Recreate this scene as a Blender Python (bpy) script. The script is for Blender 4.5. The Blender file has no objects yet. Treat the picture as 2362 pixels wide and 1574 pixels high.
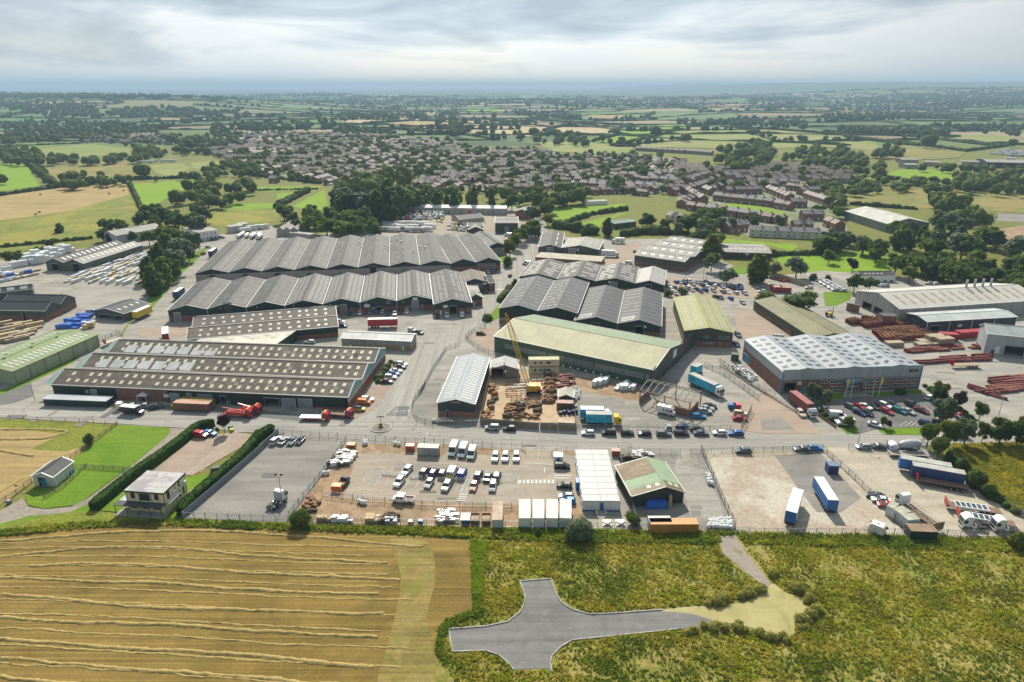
import bpy,math,random
import numpy as np
from mathutils import Vector,Matrix
from mathutils.geometry import tessellate_polygon
random.seed(7);rng=np.random.default_rng(11)
R=math.radians
C=bpy.context.scene.collection
sc=bpy.context.scene
# ------------------------------------------------------------ camera, sky, sun, exposure
H,PITCH,FPX=98.0,R(20.41),1575.0
cam=bpy.data.objects.new('camera',bpy.data.cameras.new('camera'));C.objects.link(cam)
cam.location=(0,0,H);cam.rotation_euler=(R(90)-PITCH,0,0)
cam.data.sensor_width=36;cam.data.lens=36*FPX/2362
cam.data.clip_start=1;cam.data.clip_end=80000
sc.camera=cam
SUN_EL,SUN_AZ=R(41),R(-4)
sun=bpy.data.objects.new('sun',bpy.data.lights.new('sun','SUN'));C.objects.link(sun)
sun.data.energy=5.0;sun.data.angle=R(0.6);sun.data.color=(1.0,0.93,0.79)
sd=Vector((math.sin(SUN_AZ)*math.cos(SUN_EL),math.cos(SUN_AZ)*math.cos(SUN_EL),math.sin(SUN_EL)))
sun.rotation_euler=sd.to_track_quat('Z','Y').to_euler();sun.location=sd*300
w=bpy.data.worlds.new('World');sc.world=w;w.use_nodes=True
def world():
 nt=w.node_tree;N=nt.nodes;L=nt.links
 for n in list(N):N.remove(n)
 out=N.new('ShaderNodeOutputWorld');mix=N.new('ShaderNodeMixShader')
 b1=N.new('ShaderNodeBackground');b2=N.new('ShaderNodeBackground')
 sky=N.new('ShaderNodeTexSky');sky.sky_type='NISHITA';sky.sun_disc=False
 sky.sun_elevation=SUN_EL;sky.sun_rotation=SUN_AZ;sky.air_density=1.2;sky.dust_density=1.5
 b1.inputs[1].default_value=0.11;L.new(sky.outputs[0],b1.inputs[0])
 tc=N.new('ShaderNodeTexCoord')
 mp=N.new('ShaderNodeMapping');mp.inputs['Scale'].default_value=(1.0,1.0,5.2);mp.inputs['Location'].default_value=(4.3,1.1,.3)
 L.new(tc.outputs['Generated'],mp.inputs[0])
 n1=N.new('ShaderNodeTexNoise');n1.inputs['Scale'].default_value=3.4;n1.inputs['Detail'].default_value=9;n1.inputs['Roughness'].default_value=.58
 n1.inputs['Distortion'].default_value=.35
 L.new(mp.outputs[0],n1.inputs['Vector'])
 mp2=N.new('ShaderNodeMapping');mp2.inputs['Scale'].default_value=(1,1,5);mp2.inputs['Location'].default_value=(3.1,1.7,.4)
 L.new(tc.outputs['Generated'],mp2.inputs[0])
 n2=N.new('ShaderNodeTexNoise');n2.inputs['Scale'].default_value=1.5;n2.inputs['Detail'].default_value=5
 L.new(mp2.outputs[0],n2.inputs['Vector'])
 sep=N.new('ShaderNodeSeparateXYZ');L.new(tc.outputs['Generated'],sep.inputs[0])
 # thick cloud decks build up above a pale band of thin cloud at the horizon
 el=N.new('ShaderNodeMapRange');el.inputs[1].default_value=.02;el.inputs[2].default_value=.11;el.inputs[3].default_value=-.15;el.inputs[4].default_value=.15
 L.new(sep.outputs[2],el.inputs[0])
 add=N.new('ShaderNodeMath');add.operation='ADD';L.new(n1.outputs[0],add.inputs[0]);L.new(el.outputs[0],add.inputs[1])
 rp=N.new('ShaderNodeValToRGB');cr=rp.color_ramp
 cr.elements[0].position=.30;cr.elements[0].color=(.80,.84,.86,1)
 cr.elements[1].position=.70;cr.elements[1].color=(.36,.45,.52,1)
 e=cr.elements.new(.45);e.color=(.86,.89,.90,1)
 e=cr.elements.new(.57);e.color=(.56,.64,.70,1)
 L.new(add.outputs[0],rp.inputs[0]);L.new(rp.outputs[0],b2.inputs[0])
 dt=N.new('ShaderNodeVectorMath');dt.operation='DOT_PRODUCT';dt.inputs[1].default_value=sd;L.new(tc.outputs['Generated'],dt.inputs[0])
 gl=N.new('ShaderNodeMapRange');gl.inputs[1].default_value=.58;gl.inputs[2].default_value=.92;gl.inputs[3].default_value=.54;gl.inputs[4].default_value=1.2;L.new(dt.outputs['Value'],gl.inputs[0]);L.new(gl.outputs[0],b2.inputs[1])
 msk=N.new('ShaderNodeMapRange');msk.inputs[1].default_value=.30;msk.inputs[2].default_value=.52;msk.inputs[3].default_value=.55;msk.inputs[4].default_value=.97
 L.new(n2.outputs[0],msk.inputs[0])
 L.new(msk.outputs[0],mix.inputs[0]);L.new(b1.outputs[0],mix.inputs[1]);L.new(b2.outputs[0],mix.inputs[2])
 L.new(mix.outputs[0],out.inputs[0])
world()
sc.view_settings.view_transform='Standard';sc.view_settings.look='None';sc.view_settings.gamma=1
sc.view_settings.use_curve_mapping=False;sc.view_settings.exposure=0.42
sc.cycles.max_bounces=6;sc.cycles.diffuse_bounces=2;sc.cycles.glossy_bounces=2;sc.cycles.transmission_bounces=2
sc.cycles.volume_bounces=0;sc.cycles.transparent_max_bounces=4;sc.cycles.use_denoising=True
sc.render.threads_mode='AUTO'
# ------------------------------------------------------------ survey points -> places on the ground
TILES={'S':(0,0,1),'T1':(0,900,3.92),'T2':(580,900,3.92),'T3':(1160,900,3.92),'T4':(1762,900,3.92),'U1':(0,520,3.92),'U2':(580,520,3.92),'U3':(1100,620,3.92),'U4':(1660,560,3.352),'V1':(0,180,2.941),'V2':(780,180,2.941),'V3':(1562,180,2.941),'V4':(1160,460,3.92),'W':(980,1200,2.353)}
def sstep(a,b,x):
 t=np.clip((x-a)/(b-a),0,1);return t*t*(3-2*t)
def hgt(x,y):
 """height of the land: level estate, rolling country beyond, wooded ridges left and right"""
 x=np.asarray(x,float);y=np.asarray(y,float)
 r=sstep(1250,2600,y)
 h=r*(11*np.sin(x/820+1)*np.sin(y/650)+7*np.sin(x/370+y/560)+5*np.sin(x/210-y/900))
 h=h+sstep(2600,6500,y)*(10+12*np.sin(x/1500+2)*np.sin(y/1300+1))
 h=h+62*sstep(2300,3900,y)*sstep(-500,-2600,x)*(1-sstep(4200,6500,y))*(.85+.15*np.sin(x/330))
 h=h+90*sstep(1500,4600,x)*sstep(3600,5600,y)*(1-.5*sstep(6200,7500,y))*(.9+.1*np.sin(x/420))
 h=h+(125*sstep(2200,5200,x)+40*sstep(5200,8500,x))*sstep(7600,10500,y)*(.94+.06*np.sin(x/700))
 return np.where(h>95,95+110*np.tanh((h-95)/110),h)
def ray(tile,x,y):
 ox,oy,s=TILES[tile];px,py=ox+x/s,oy+y/s
 a,b=(px-1181)/FPX,(787-py)/FPX
 c,n=math.cos(PITCH),math.sin(PITCH)
 return Vector((a,c+b*n,-n+b*c))
def at(tile,x,y,z=0.0):
 d=ray(tile,x,y)
 if d.z>-1e-3:d.z=-1e-3
 t=(z-H)/d.z
 p=Vector((0,0,H))+d*t
 if p.y>1200:
  k=np.linspace(1200,9000,1400)/d.y;g=H+d.z*k-hgt(d.x*k,d.y*k)-z;i=int(np.argmax(g<0))if(g<0).any()else len(k)-1
  p=Vector((d.x*k[i],d.y*k[i],0));p.z=float(hgt(p.x,p.y))+z
 return p
def pts(tile,lst,z=0.0):
 out=[]
 for q in lst:
  out.append(at(q[0],q[1],q[2],z)if isinstance(q[0],str)else at(tile,q[0],q[1],z))
 return out
 # ------------------------------------------------------------ materials
MATS={}
def newmat(name):
 m=bpy.data.materials.new(name);m.use_nodes=True
 nt=m.node_tree;return m,nt.nodes,nt.links,nt.nodes['Principled BSDF']
def ramp(N,cols):
 r=N.new('ShaderNodeValToRGB');e=r.color_ramp.elements
 e[0].position,e[1].position=cols[0][0],cols[-1][0]
 e[0].color=(*cols[0][1],1);e[1].color=(*cols[-1][1],1)
 for p,c in cols[1:-1]:
  k=e.new(p);k.color=(*c,1)
 return r
def noise(N,L,vec,scale,detail=5,rough=.6,stretch=None,loc=None,dist=0):
 n=N.new('ShaderNodeTexNoise');n.inputs['Scale'].default_value=scale;n.inputs['Detail'].default_value=detail;n.inputs['Roughness'].default_value=rough
 n.inputs['Distortion'].default_value=dist
 if stretch or loc:
  mp=N.new('ShaderNodeMapping');mp.inputs['Scale'].default_value=stretch or(1,1,1);mp.inputs['Location'].default_value=loc or(0,0,0)
  L.new(vec,mp.inputs[0]);vec=mp.outputs[0]
 L.new(vec,n.inputs['Vector']);return n
def mulc(N,L,a,b,fac=1.0,mode='MULTIPLY'):
 m=N.new('ShaderNodeMix');m.data_type='RGBA';m.blend_type=mode
 if isinstance(fac,float):m.inputs[0].default_value=fac
 else:L.new(fac,m.inputs[0])
 for i,s in((6,a),(7,b)):
  if isinstance(s,tuple):m.inputs[i].default_value=(*s,1)
  else:L.new(s,m.inputs[i])
 return m.outputs[2]
def paint(name,col,rough=.45,metal=0.0,var=.06):
 """a painted or plain surface with slight wear"""
 if name in MATS:return MATS[name]
 m,N,L,b=newmat(name);tc=N.new('ShaderNodeTexCoord')
 n=noise(N,L,tc.outputs['Object'],1.3,4)
 r=ramp(N,[(.3,tuple(c*(1-2*var)for c in col)),(.7,tuple(min(1,c*(1+var))for c in col))])
 L.new(n.outputs[0],r.inputs[0]);L.new(r.outputs[0],b.inputs['Base Color'])
 b.inputs['Roughness'].default_value=rough;b.inputs['Metallic'].default_value=metal
 MATS[name]=m;return m
def sheet(name,col,col2=None,rough=.75,su=1.05,sv=2.4,streak=.35,patch=.25,metal=0.0,lichen=None):
 """profiled roof or wall sheets: sheet to sheet variation, streaks down the slope, weather patches; UV in metres"""
 if name in MATS:return MATS[name]
 m,N,L,b=newmat(name);tc=N.new('ShaderNodeTexCoord');uv=tc.outputs['UV']
 br=N.new('ShaderNodeTexBrick');br.offset=0;br.inputs['Scale'].default_value=1;br.inputs['Brick Width'].default_value=su;br.inputs['Row Height'].default_value=sv
 br.inputs['Mortar Size'].default_value=.025;br.inputs['Bias'].default_value=0
 c2=col2 or tuple(c*.86 for c in col)
 br.inputs['Color1'].default_value=(*col,1);br.inputs['Color2'].default_value=(*c2,1);br.inputs['Mortar'].default_value=(*[c*.7 for c in col],1)
 L.new(uv,br.inputs['Vector'])
 n=noise(N,L,uv,1.0,4,.6,(1.1,.12,1));r=ramp(N,[(.3,(1-streak,)*3),(.7,(1.08,)*3)]);L.new(n.outputs[0],r.inputs[0])
 c=mulc(N,L,br.outputs[0],r.outputs[0])
 n2=noise(N,L,uv,.09,6,.65);r2=ramp(N,[(.35,(1-patch,)*3),(.65,(1.08,)*3)]);L.new(n2.outputs[0],r2.inputs[0])
 c=mulc(N,L,c,r2.outputs[0])
 if lichen:
  n3=noise(N,L,uv,.35,8,.75,loc=(7,3,0));r3=ramp(N,[(.5,(0,0,0)),(.68,(1,1,1))]);L.new(n3.outputs[0],r3.inputs[0])
  c=mulc(N,L,c,lichen,r3.outputs[0],'MIX')
 L.new(c,b.inputs['Base Color']);b.inputs['Roughness'].default_value=rough;b.inputs['Metallic'].default_value=metal
 wv=N.new('ShaderNodeTexWave');wv.bands_direction='X';wv.inputs['Scale'].default_value=1.6;L.new(uv,wv.inputs['Vector'])
 bp=N.new('ShaderNodeBump');bp.inputs['Strength'].default_value=.25;bp.inputs['Distance'].default_value=.03
 L.new(wv.outputs[1],bp.inputs['Height']);L.new(bp.outputs[0],b.inputs['Normal'])
 MATS[name]=m;return m
def brickm(name,col=(.27,.10,.06)):
 if name in MATS:return MATS[name]
 m,N,L,b=newmat(name);tc=N.new('ShaderNodeTexCoord');uv=tc.outputs['UV']
 br=N.new('ShaderNodeTexBrick');br.inputs['Scale'].default_value=1;br.inputs['Brick Width'].default_value=.45;br.inputs['Row Height'].default_value=.15
 br.inputs['Mortar Size'].default_value=.012
 br.inputs['Color1'].default_value=(*col,1);br.inputs['Color2'].default_value=(*[c*.72 for c in col],1);br.inputs['Mortar'].default_value=(.3,.25,.2,1)
 L.new(uv,br.inputs['Vector'])
 n=noise(N,L,uv,.5,5);r=ramp(N,[(.3,(.75,)*3),(.7,(1.15,)*3)]);L.new(n.outputs[0],r.inputs[0])
 L.new(mulc(N,L,br.outputs[0],r.outputs[0]),b.inputs['Base Color']);b.inputs['Roughness'].default_value=.9
 MATS[name]=m;return m
def glassm(name='window_glass',col=(.02,.028,.035)):
 if name in MATS:return MATS[name]
 m,N,L,b=newmat(name);b.inputs['Base Color'].default_value=(*col,1);b.inputs['Roughness'].default_value=.08
 b.inputs['Specular IOR Level'].default_value=.7
 tc=N.new('ShaderNodeTexCoord');n=noise(N,L,tc.outputs['Object'],.8,2)
 r=ramp(N,[(.3,col),(.7,tuple(c*2 for c in col))]);L.new(n.outputs[0],r.inputs[0]);L.new(r.outputs[0],b.inputs['Base Color'])
 MATS[name]=m;return m
def groundm(name,cols,scale=.06,fine=2.0,finev=.25,rough=.95,bump=.4,streak=None,spots=None):
 """worn ground: broad patches between the given colours, fine grain, optional stretched tyre or mowing streaks; world metres"""
 if name in MATS:return MATS[name]
 m,N,L,b=newmat(name);ge=N.new('ShaderNodeNewGeometry');v=ge.outputs['Position']
 n=noise(N,L,v,scale,7,.62,dist=.6);k=len(cols)
 r=ramp(N,[(.32+.36*i/(k-1),c)for i,c in enumerate(cols)]);L.new(n.outputs[0],r.inputs[0]);c=r.outputs[0]
 f=noise(N,L,v,fine,6,.7);rf=ramp(N,[(.3,(1-finev,)*3),(.7,(1+finev*.6,)*3)]);L.new(f.outputs[0],rf.inputs[0])
 c=mulc(N,L,c,rf.outputs[0])
 if streak:
  ang,sx,sy,amt=streak
  mp=N.new('ShaderNodeMapping');mp.inputs['Rotation'].default_value=(0,0,ang);mp.inputs['Scale'].default_value=(sx,sy,1);L.new(v,mp.inputs[0])
  s=noise(N,L,mp.outputs[0],1.0,4,.6,dist=.3);rs=ramp(N,[(.35,(1-amt,)*3),(.65,(1+amt*.5,)*3)]);L.new(s.outputs[0],rs.inputs[0])
  c=mulc(N,L,c,rs.outputs[0])
 if spots:
  scol,ss,lo,hi=spots
  s=noise(N,L,v,ss,6,.7,loc=(31,17,0));rs=ramp(N,[(lo,(0,0,0)),(hi,(1,1,1))]);L.new(s.outputs[0],rs.inputs[0])
  c=mulc(N,L,c,scol,rs.outputs[0],'MIX')
 L.new(c,b.inputs['Base Color']);b.inputs['Roughness'].default_value=rough;b.inputs['Specular IOR Level'].default_value=.2
 if bump:
  bp=N.new('ShaderNodeBump');bp.inputs['Strength'].default_value=bump;bp.inputs['Distance'].default_value=.15
  L.new(f.outputs[0],bp.inputs['Height']);L.new(bp.outputs[0],b.inputs['Normal'])
 MATS[name]=m;return m
def leafm(name,c1,c2,rnd=.35,trans=.25):
 """foliage: colour differs leaf to leaf (vertex tint), clump to clump and plant to plant"""
 if name in MATS:return MATS[name]
 m,N,L,b=newmat(name);ge=N.new('ShaderNodeNewGeometry');oi=N.new('ShaderNodeObjectInfo')
 n=noise(N,L,ge.outputs['Position'],.55,4,.6)
 ad=N.new('ShaderNodeMath');ad.operation='MULTIPLY_ADD';ad.inputs[1].default_value=rnd;L.new(oi.outputs['Random'],ad.inputs[0])
 sb=N.new('ShaderNodeMath');sb.operation='SUBTRACT';sb.inputs[1].default_value=rnd/2;L.new(n.outputs[0],sb.inputs[0]);L.new(sb.outputs[0],ad.inputs[2])
 r=ramp(N,[(.3,c1),(.7,c2)]);L.new(ad.outputs[0],r.inputs[0]);c=r.outputs[0]
 at_=N.new('ShaderNodeAttribute');at_.attribute_name='tint'
 c=mulc(N,L,c,at_.outputs['Color'])
 L.new(c,b.inputs['Base Color']);b.inputs['Roughness'].default_value=.8;b.inputs['Specular IOR Level'].default_value=.15
 tr=N.new('ShaderNodeBsdfTranslucent');L.new(c,tr.inputs[0]);mx=N.new('ShaderNodeMixShader');mx.inputs[0].default_value=trans
 L.new(b.outputs[0],mx.inputs[1]);L.new(tr.outputs[0],mx.inputs[2]);L.new(mx.outputs[0],N['Material Output'].inputs[0])
 MATS[name]=m;return m
 # ------------------------------------------------------------ mesh building
class MB:
 def __init__(s):s.v=[];s.f=[];s.m=[]
 def add(s,vs,fs,mi=0):
  o=len(s.v);s.v+=[tuple(v)for v in vs];s.f+=[tuple(i+o for i in f)for f in fs];s.m+=[mi]*len(fs);return s
 def poly(s,*vs,mi=0):return s.add(vs,[tuple(range(len(vs)))],mi)
 def box(s,x0,x1,y0,y1,z0,z1,mi=0):
  return s.add([(x0,y0,z0),(x1,y0,z0),(x1,y1,z0),(x0,y1,z0),(x0,y0,z1),(x1,y0,z1),(x1,y1,z1),(x0,y1,z1)],[(3,2,1,0),(4,5,6,7),(0,1,5,4),(1,2,6,5),(2,3,7,6),(3,0,4,7)],mi)
 def frustum(s,b,t,z0,z1,mi=0):
  return s.add([(b[0],b[2],z0),(b[1],b[2],z0),(b[1],b[3],z0),(b[0],b[3],z0),(t[0],t[2],z1),(t[1],t[2],z1),(t[1],t[3],z1),(t[0],t[3],z1)],[(3,2,1,0),(4,5,6,7),(0,1,5,4),(1,2,6,5),(2,3,7,6),(3,0,4,7)],mi)
 def bar(s,p,q,r=.1,n=4,r2=None,mi=0,cap=True):
  p,q=Vector(p),Vector(q);d=(q-p)
  if d.length<1e-6:return s
  d.normalize();a=d.orthogonal().normalized()
  if abs(d.z)<.99:a=d.cross(Vector((0,0,1))).normalized()
  b=d.cross(a);r2=r if r2 is None else r2;vs=[]
  for rr,c in((r,p),(r2,q)):
   for i in range(n):
    t=2*math.pi*(i+.5)/n;vs.append(c+a*math.cos(t)*rr+b*math.sin(t)*rr)
  fs=[(i,(i+1)%n,n+(i+1)%n,n+i)for i in range(n)]
  if cap:fs+=[tuple(range(n-1,-1,-1)),tuple(range(n,2*n))]
  return s.add(vs,fs,mi)
 def cyl(s,c,r,z0,z1,n=16,r2=None,mi=0):return s.bar((c[0],c[1],z0),(c[0],c[1],z1),r,n,r2,mi)
 def wheel(s,x,y,r,wd,n=14,mi=0):return s.bar((x,y-wd/2,r),(x,y+wd/2,r),r,n,mi=mi)
 def ext(s,prof,y0,y1,mi=0,inset=0.0):
  n=len(prof);vs=[(x,y0,z)for x,z in prof]+[(x,y1,z)for x,z in prof]
  return s.add(vs,[tuple(range(n)),tuple(range(2*n-1,n-1,-1))]+[(i,n+i,n+(i+1)%n,(i+1)%n)for i in range(n)],mi)
 def prism(s,poly,z0,z1,mi=0):
  n=len(poly);vs=[(p[0],p[1],z0)for p in poly]+[(p[0],p[1],z1)for p in poly]
  s.add(vs,[(i,(i+1)%n,n+(i+1)%n,n+i)for i in range(n)],mi)
  t=tessellate_polygon([[Vector((p[0],p[1],0))for p in poly]])
  o=[]
  for a,b,c in t:o+=[(n+a,n+b,n+c)]
  s.add(vs,o,mi);return s
 def ball(s,c,r,sx=1,sy=1,sz=1,jit=0,mi=0,seg=8,ring=5):
  vs=[(c[0],c[1],c[2]-r*sz)]
  for j in range(1,ring):
   ph=math.pi*j/ring-math.pi/2
   for i in range(seg):
    t=2*math.pi*i/seg;k=r*(1+random.uniform(-jit,jit))
    vs.append((c[0]+k*sx*math.cos(ph)*math.cos(t),c[1]+k*sy*math.cos(ph)*math.sin(t),c[2]+k*sz*math.sin(ph)))
  vs.append((c[0],c[1],c[2]+r*sz));fs=[]
  for i in range(seg):fs.append((0,1+(i+1)%seg,1+i))
  for j in range(ring-2):
   for i in range(seg):fs.append((1+j*seg+i,1+j*seg+(i+1)%seg,1+(j+1)*seg+(i+1)%seg,1+(j+1)*seg+i))
  t=len(vs)-1;b0=1+(ring-2)*seg
  for i in range(seg):fs.append((b0+i,b0+(i+1)%seg,t))
  return s.add(vs,fs,mi)
 def mesh(s,name,mats):
  me=bpy.data.meshes.new(name);me.from_pydata(s.v,[],s.f)
  if not isinstance(mats,(list,tuple)):mats=[mats]
  for m in mats:me.materials.append(m)
  if len(mats)>1:me.polygons.foreach_set('material_index',s.m)
  me.update(calc_edges=True)
  uv=me.uv_layers.new(name='UVMap');Z=Vector((0,0,1));dat=[0.0]*(2*len(me.loops));vs=me.vertices
  for p in me.polygons:
   n=p.normal
   t=Vector((1,0,0))if abs(n.z)>.995 else Z.cross(n).normalized()
   b=n.cross(t)
   for li in p.loop_indices:
    co=vs[me.loops[li].vertex_index].co
    dat[2*li]=co.dot(t);dat[2*li+1]=co.dot(b)
  uv.data.foreach_set('uv',dat)
  return me
 def build(s,name,mats,parent=None,kind=None):
  return put(name,s.mesh(name,mats),parent,kind)
def put(name,me,parent=None,kind=None,loc=None,rz=0):
 o=bpy.data.objects.new(name,me);C.objects.link(o)
 if parent:o.parent=parent
 if kind:o['kind']=kind
 if loc is not None:o.location=loc
 if rz:o.rotation_euler=(0,0,rz)
 return o
def tag(o,label,cat,group=None):
 o['label']=label;o['category']=cat
 if group:o['group']=group
 return o
def thing(name,label,cat,loc=(0,0,0),rz=0.0,group=None):
 o=bpy.data.objects.new(name,None);C.objects.link(o);o.empty_display_size=.1
 o.location=loc;o.rotation_euler=(0,0,rz);return tag(o,label,cat,group)
KIDS={}
def kids(o):
 return KIDS[o.name]if o.name in KIDS else KIDS.setdefault(o.name,list(o.children))
def dup(o,loc,rz=0.0,label=None,group=None,parent=None):
 c=o.copy();C.objects.link(c);c.parent=parent
 if parent is None:
  c.location=loc;c.rotation_euler=(0,0,rz)
  if label:c['label']=label
  if group:c['group']=group
 for k in kids(o):dup(k,None,parent=c)
 return c
def recolor(root,part,mat):
 for k in root.children:
  if k.name.split('.')[0]==part:
   k.material_slots[0].link='OBJECT';k.material_slots[0].material=mat
def text(s,parent,size,loc,rot,mat,name='lettering',extrude=.01,align='CENTER',sx=1.0):
 cu=bpy.data.curves.new(name,'FONT');cu.body=s;cu.size=size;cu.extrude=extrude;cu.align_x=align;cu.align_y='CENTER'
 tmp=bpy.data.objects.new(name,cu);me=bpy.data.meshes.new_from_object(tmp);bpy.data.objects.remove(tmp);me.materials.clear();me.materials.append(mat)
 o=bpy.data.objects.new(name,me);C.objects.link(o);o['kind']='stuff';o.parent=parent;o.location=loc;o.rotation_euler=rot;o.scale=(sx,1,1)
 return o
 # ------------------------------------------------------------ ground, fields, roads
FG=dict(grassrough=groundm('rough_grass',[(.12,.14,.025),(.18,.17,.035),(.14,.17,.03),(.22,.185,.05)],.03,.8,.4,spots=((.05,.07,.015),.2,.55,.7)),meadow=groundm('dry_meadow',[(.22,.19,.055),(.27,.21,.07),(.16,.17,.035),(.30,.24,.09)],.02,.35,.3,spots=((.10,.12,.025),.06,.55,.72)),yellowmeadow=groundm('yellow_meadow',[(.20,.20,.03),(.26,.235,.04),(.15,.18,.025),(.27,.23,.05)],.02,.3,.35,spots=((.08,.10,.02),.07,.56,.7)),green=groundm('green_field',[(.14,.245,.008),(.18,.29,.010),(.16,.265,.010)],.02,.3,.18,streak=(.3,.02,.25,.1)),lawn=groundm('mown_lawn',[(.095,.185,.007),(.125,.22,.009),(.145,.215,.016)],.05,1.2,.25,streak=(.6,.05,.6,.12)),palegreen=groundm('pale_pasture',[(.20,.225,.055),(.24,.24,.08),(.17,.215,.04),(.27,.25,.10)],.008,.2,.15),stubble=groundm('stubble',[(.20,.132,.030),(.255,.172,.045),(.18,.122,.028),(.23,.155,.038)],.035,2.6,.34,streak=(.02,.010,1.7,.38),spots=((.165,.13,.03),.1,.55,.75)),palestubble=groundm('pale_stubble',[(.36,.29,.15),(.42,.33,.18),(.33,.27,.13)],.008,.2,.12,streak=(.5,.006,.08,.16)),brownstubble=groundm('mown_corn',[(.30,.22,.09),(.36,.26,.11),(.32,.23,.09)],.02,.5,.16,streak=(-.5,.01,.28,.25)),scrub=groundm('scrub_ground',[(.19,.17,.04),(.28,.225,.065),(.17,.18,.03),(.32,.26,.085),(.20,.19,.035)],.06,1.1,.5,bump=.9,spots=((.22,.23,.025),.1,.58,.70)),scrubedge=groundm('rank_grass',[(.14,.17,.02),(.20,.22,.026),(.12,.15,.02)],.12,1.3,.5,bump=.9),apron=groundm('concrete_apron',[(.27,.25,.22),(.34,.315,.275),(.30,.28,.25),(.38,.345,.30)],.035,1.1,.18,bump=.1,streak=(.2,.03,.25,.2),spots=((.17,.158,.142),.09,.54,.72)),road=groundm('road_asphalt',[(.27,.258,.235),(.32,.30,.272),(.29,.277,.25)],.05,2.0,.10,bump=.1,streak=(.04,.012,.6,.24),spots=((.20,.19,.17),.16,.60,.70)),roadn=groundm('side_road_asphalt',[(.28,.262,.235),(.33,.308,.275),(.30,.282,.252)],.05,2.0,.10,bump=.1,streak=(.17,.6,.012,.22),spots=((.21,.197,.175),.16,.60,.70)),tarmac=groundm('worn_tarmac',[(.19,.18,.168),(.235,.222,.205),(.26,.242,.215),(.215,.205,.19)],.05,1.2,.14,bump=.15,streak=(.35,.04,.3,.2),spots=((.27,.22,.17),.08,.6,.75)),darktarmac=groundm('dark_tarmac',[(.125,.125,.125),(.16,.157,.152),(.14,.14,.14)],.06,1.6,.14,bump=.15,streak=(.1,.05,.4,.12),spots=((.21,.205,.2),.15,.6,.75)),pink=groundm('pink_gravel',[(.31,.235,.185),(.36,.28,.22),(.28,.22,.18)],.06,1.6,.18,bump=.2,streak=(.8,.05,.3,.1)),beige=groundm('beige_yard',[(.30,.255,.20),(.35,.295,.235),(.27,.24,.20)],.06,1.6,.15,bump=.2,streak=(.05,.04,.4,.14),spots=((.23,.215,.20),.07,.56,.74)),dirt=groundm('brown_dirt',[(.30,.20,.125),(.37,.26,.17),(.25,.17,.10),(.33,.25,.17)],.14,1.8,.35,bump=.6,spots=((.17,.16,.05),.25,.6,.72)),crane=groundm('sandy_yard',[(.42,.30,.19),(.48,.36,.24),(.38,.27,.17)],.1,1.8,.2,bump=.3,spots=((.25,.17,.10),.2,.58,.74)),gravel=groundm('grey_gravel',[(.22,.205,.18),(.28,.26,.225),(.24,.225,.20)],.08,2.2,.3,bump=.4,streak=(.5,.04,.25,.18),spots=((.34,.25,.19),.04,.56,.75)),bleached=groundm('bleached_concrete',[(.40,.35,.28),(.47,.43,.36),(.36,.29,.22),(.44,.40,.34)],.045,1.1,.28,bump=.25,spots=((.20,.18,.06),.13,.60,.72)),sand=groundm('sandy_gravel_yard',[(.36,.32,.25),(.42,.37,.29),(.33,.29,.23)],.05,1.4,.22,bump=.25,streak=(-.5,.04,.35,.14),spots=((.20,.20,.05),.1,.64,.76)),newroad=groundm('new_asphalt',[(.150,.147,.143),(.195,.19,.182),(.165,.162,.156)],.12,2.4,.16,bump=.12,streak=(.1,.03,.7,.2),spots=((.25,.235,.20),.3,.58,.76)),track=groundm('stony_track',[(.24,.21,.18),(.30,.26,.22),(.20,.175,.14)],.15,1.6,.25,bump=.3,spots=((.12,.15,.03),.3,.58,.7)),farwood=groundm('wooded_hills',[(.035,.055,.02),(.06,.085,.03),(.10,.12,.05),(.04,.06,.025)],.0016,.02,.35),)
def ground(name,P,mat,z=0.0,kind='structure',drape=False):
 P=[Vector((p[0],p[1],0))for p in P]
 tri=tessellate_polygon([P]);vs=[(p.x,p.y)for p in P];fs=[t for t in tri]
 if drape:
  lim=130.0;work=[tuple(vs[i]for i in t)for t in fs];done=[]
  while work:
   t=work.pop();e=[math.dist(t[i],t[(i+1)%3])for i in range(3)];k=e.index(max(e))
   if e[k]<lim or len(done)>6000:done.append(t);continue
   a,b,c=t[k],t[(k+1)%3],t[(k+2)%3];m=((a[0]+b[0])/2,(a[1]+b[1])/2)
   work+=[(a,m,c),(m,b,c)]
  vs=[q for t in done for q in t];fs=[(3*i,3*i+1,3*i+2)for i in range(len(done))]
  hz=hgt([q[0]for q in vs],[q[1]for q in vs]);v3=[(q[0],q[1],float(h)+z)for q,h in zip(vs,hz)]
 else:v3=[(q[0],q[1],z)for q in vs]
 me=bpy.data.meshes.new(name);me.from_pydata(v3,[],fs);me.materials.append(mat);me.update()
 for p in me.polygons:
  if p.normal.z<0:p.flip()
 return put(name,me,kind=kind)
def smooth(P,n=4,closed=True):
 out=[];k=len(P)
 for i in range(k if closed else k-1):
  p0,p1,p2,p3=(P[(i-1)%k]if closed or i else P[0]),P[i],P[(i+1)%k],(P[(i+2)%k]if closed or i+2<k else P[-1])
  for j in range(n):
   t=j/n
   out.append(p1*(1-3*t*t+2*t**3)+p2*(3*t*t-2*t**3)+((p2-p0)*(t-2*t*t+t**3)+(p3-p1)*(t**3-t*t))*.5)
 if not closed:out.append(P[-1])
 return out
LAYER=[0]
def G(name,tile,lst,mat,kind='structure',sm=0,lay=None,drape=False):
 P=pts(tile,lst)
 if sm:P=smooth(P,sm)
 LAYER[0]+=1
 z=(.0015*LAYER[0]if lay is None else lay)+(.5 if drape else 0)
 return ground(name,P,FG[mat]if isinstance(mat,str)else mat,z,kind,drape)
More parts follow.
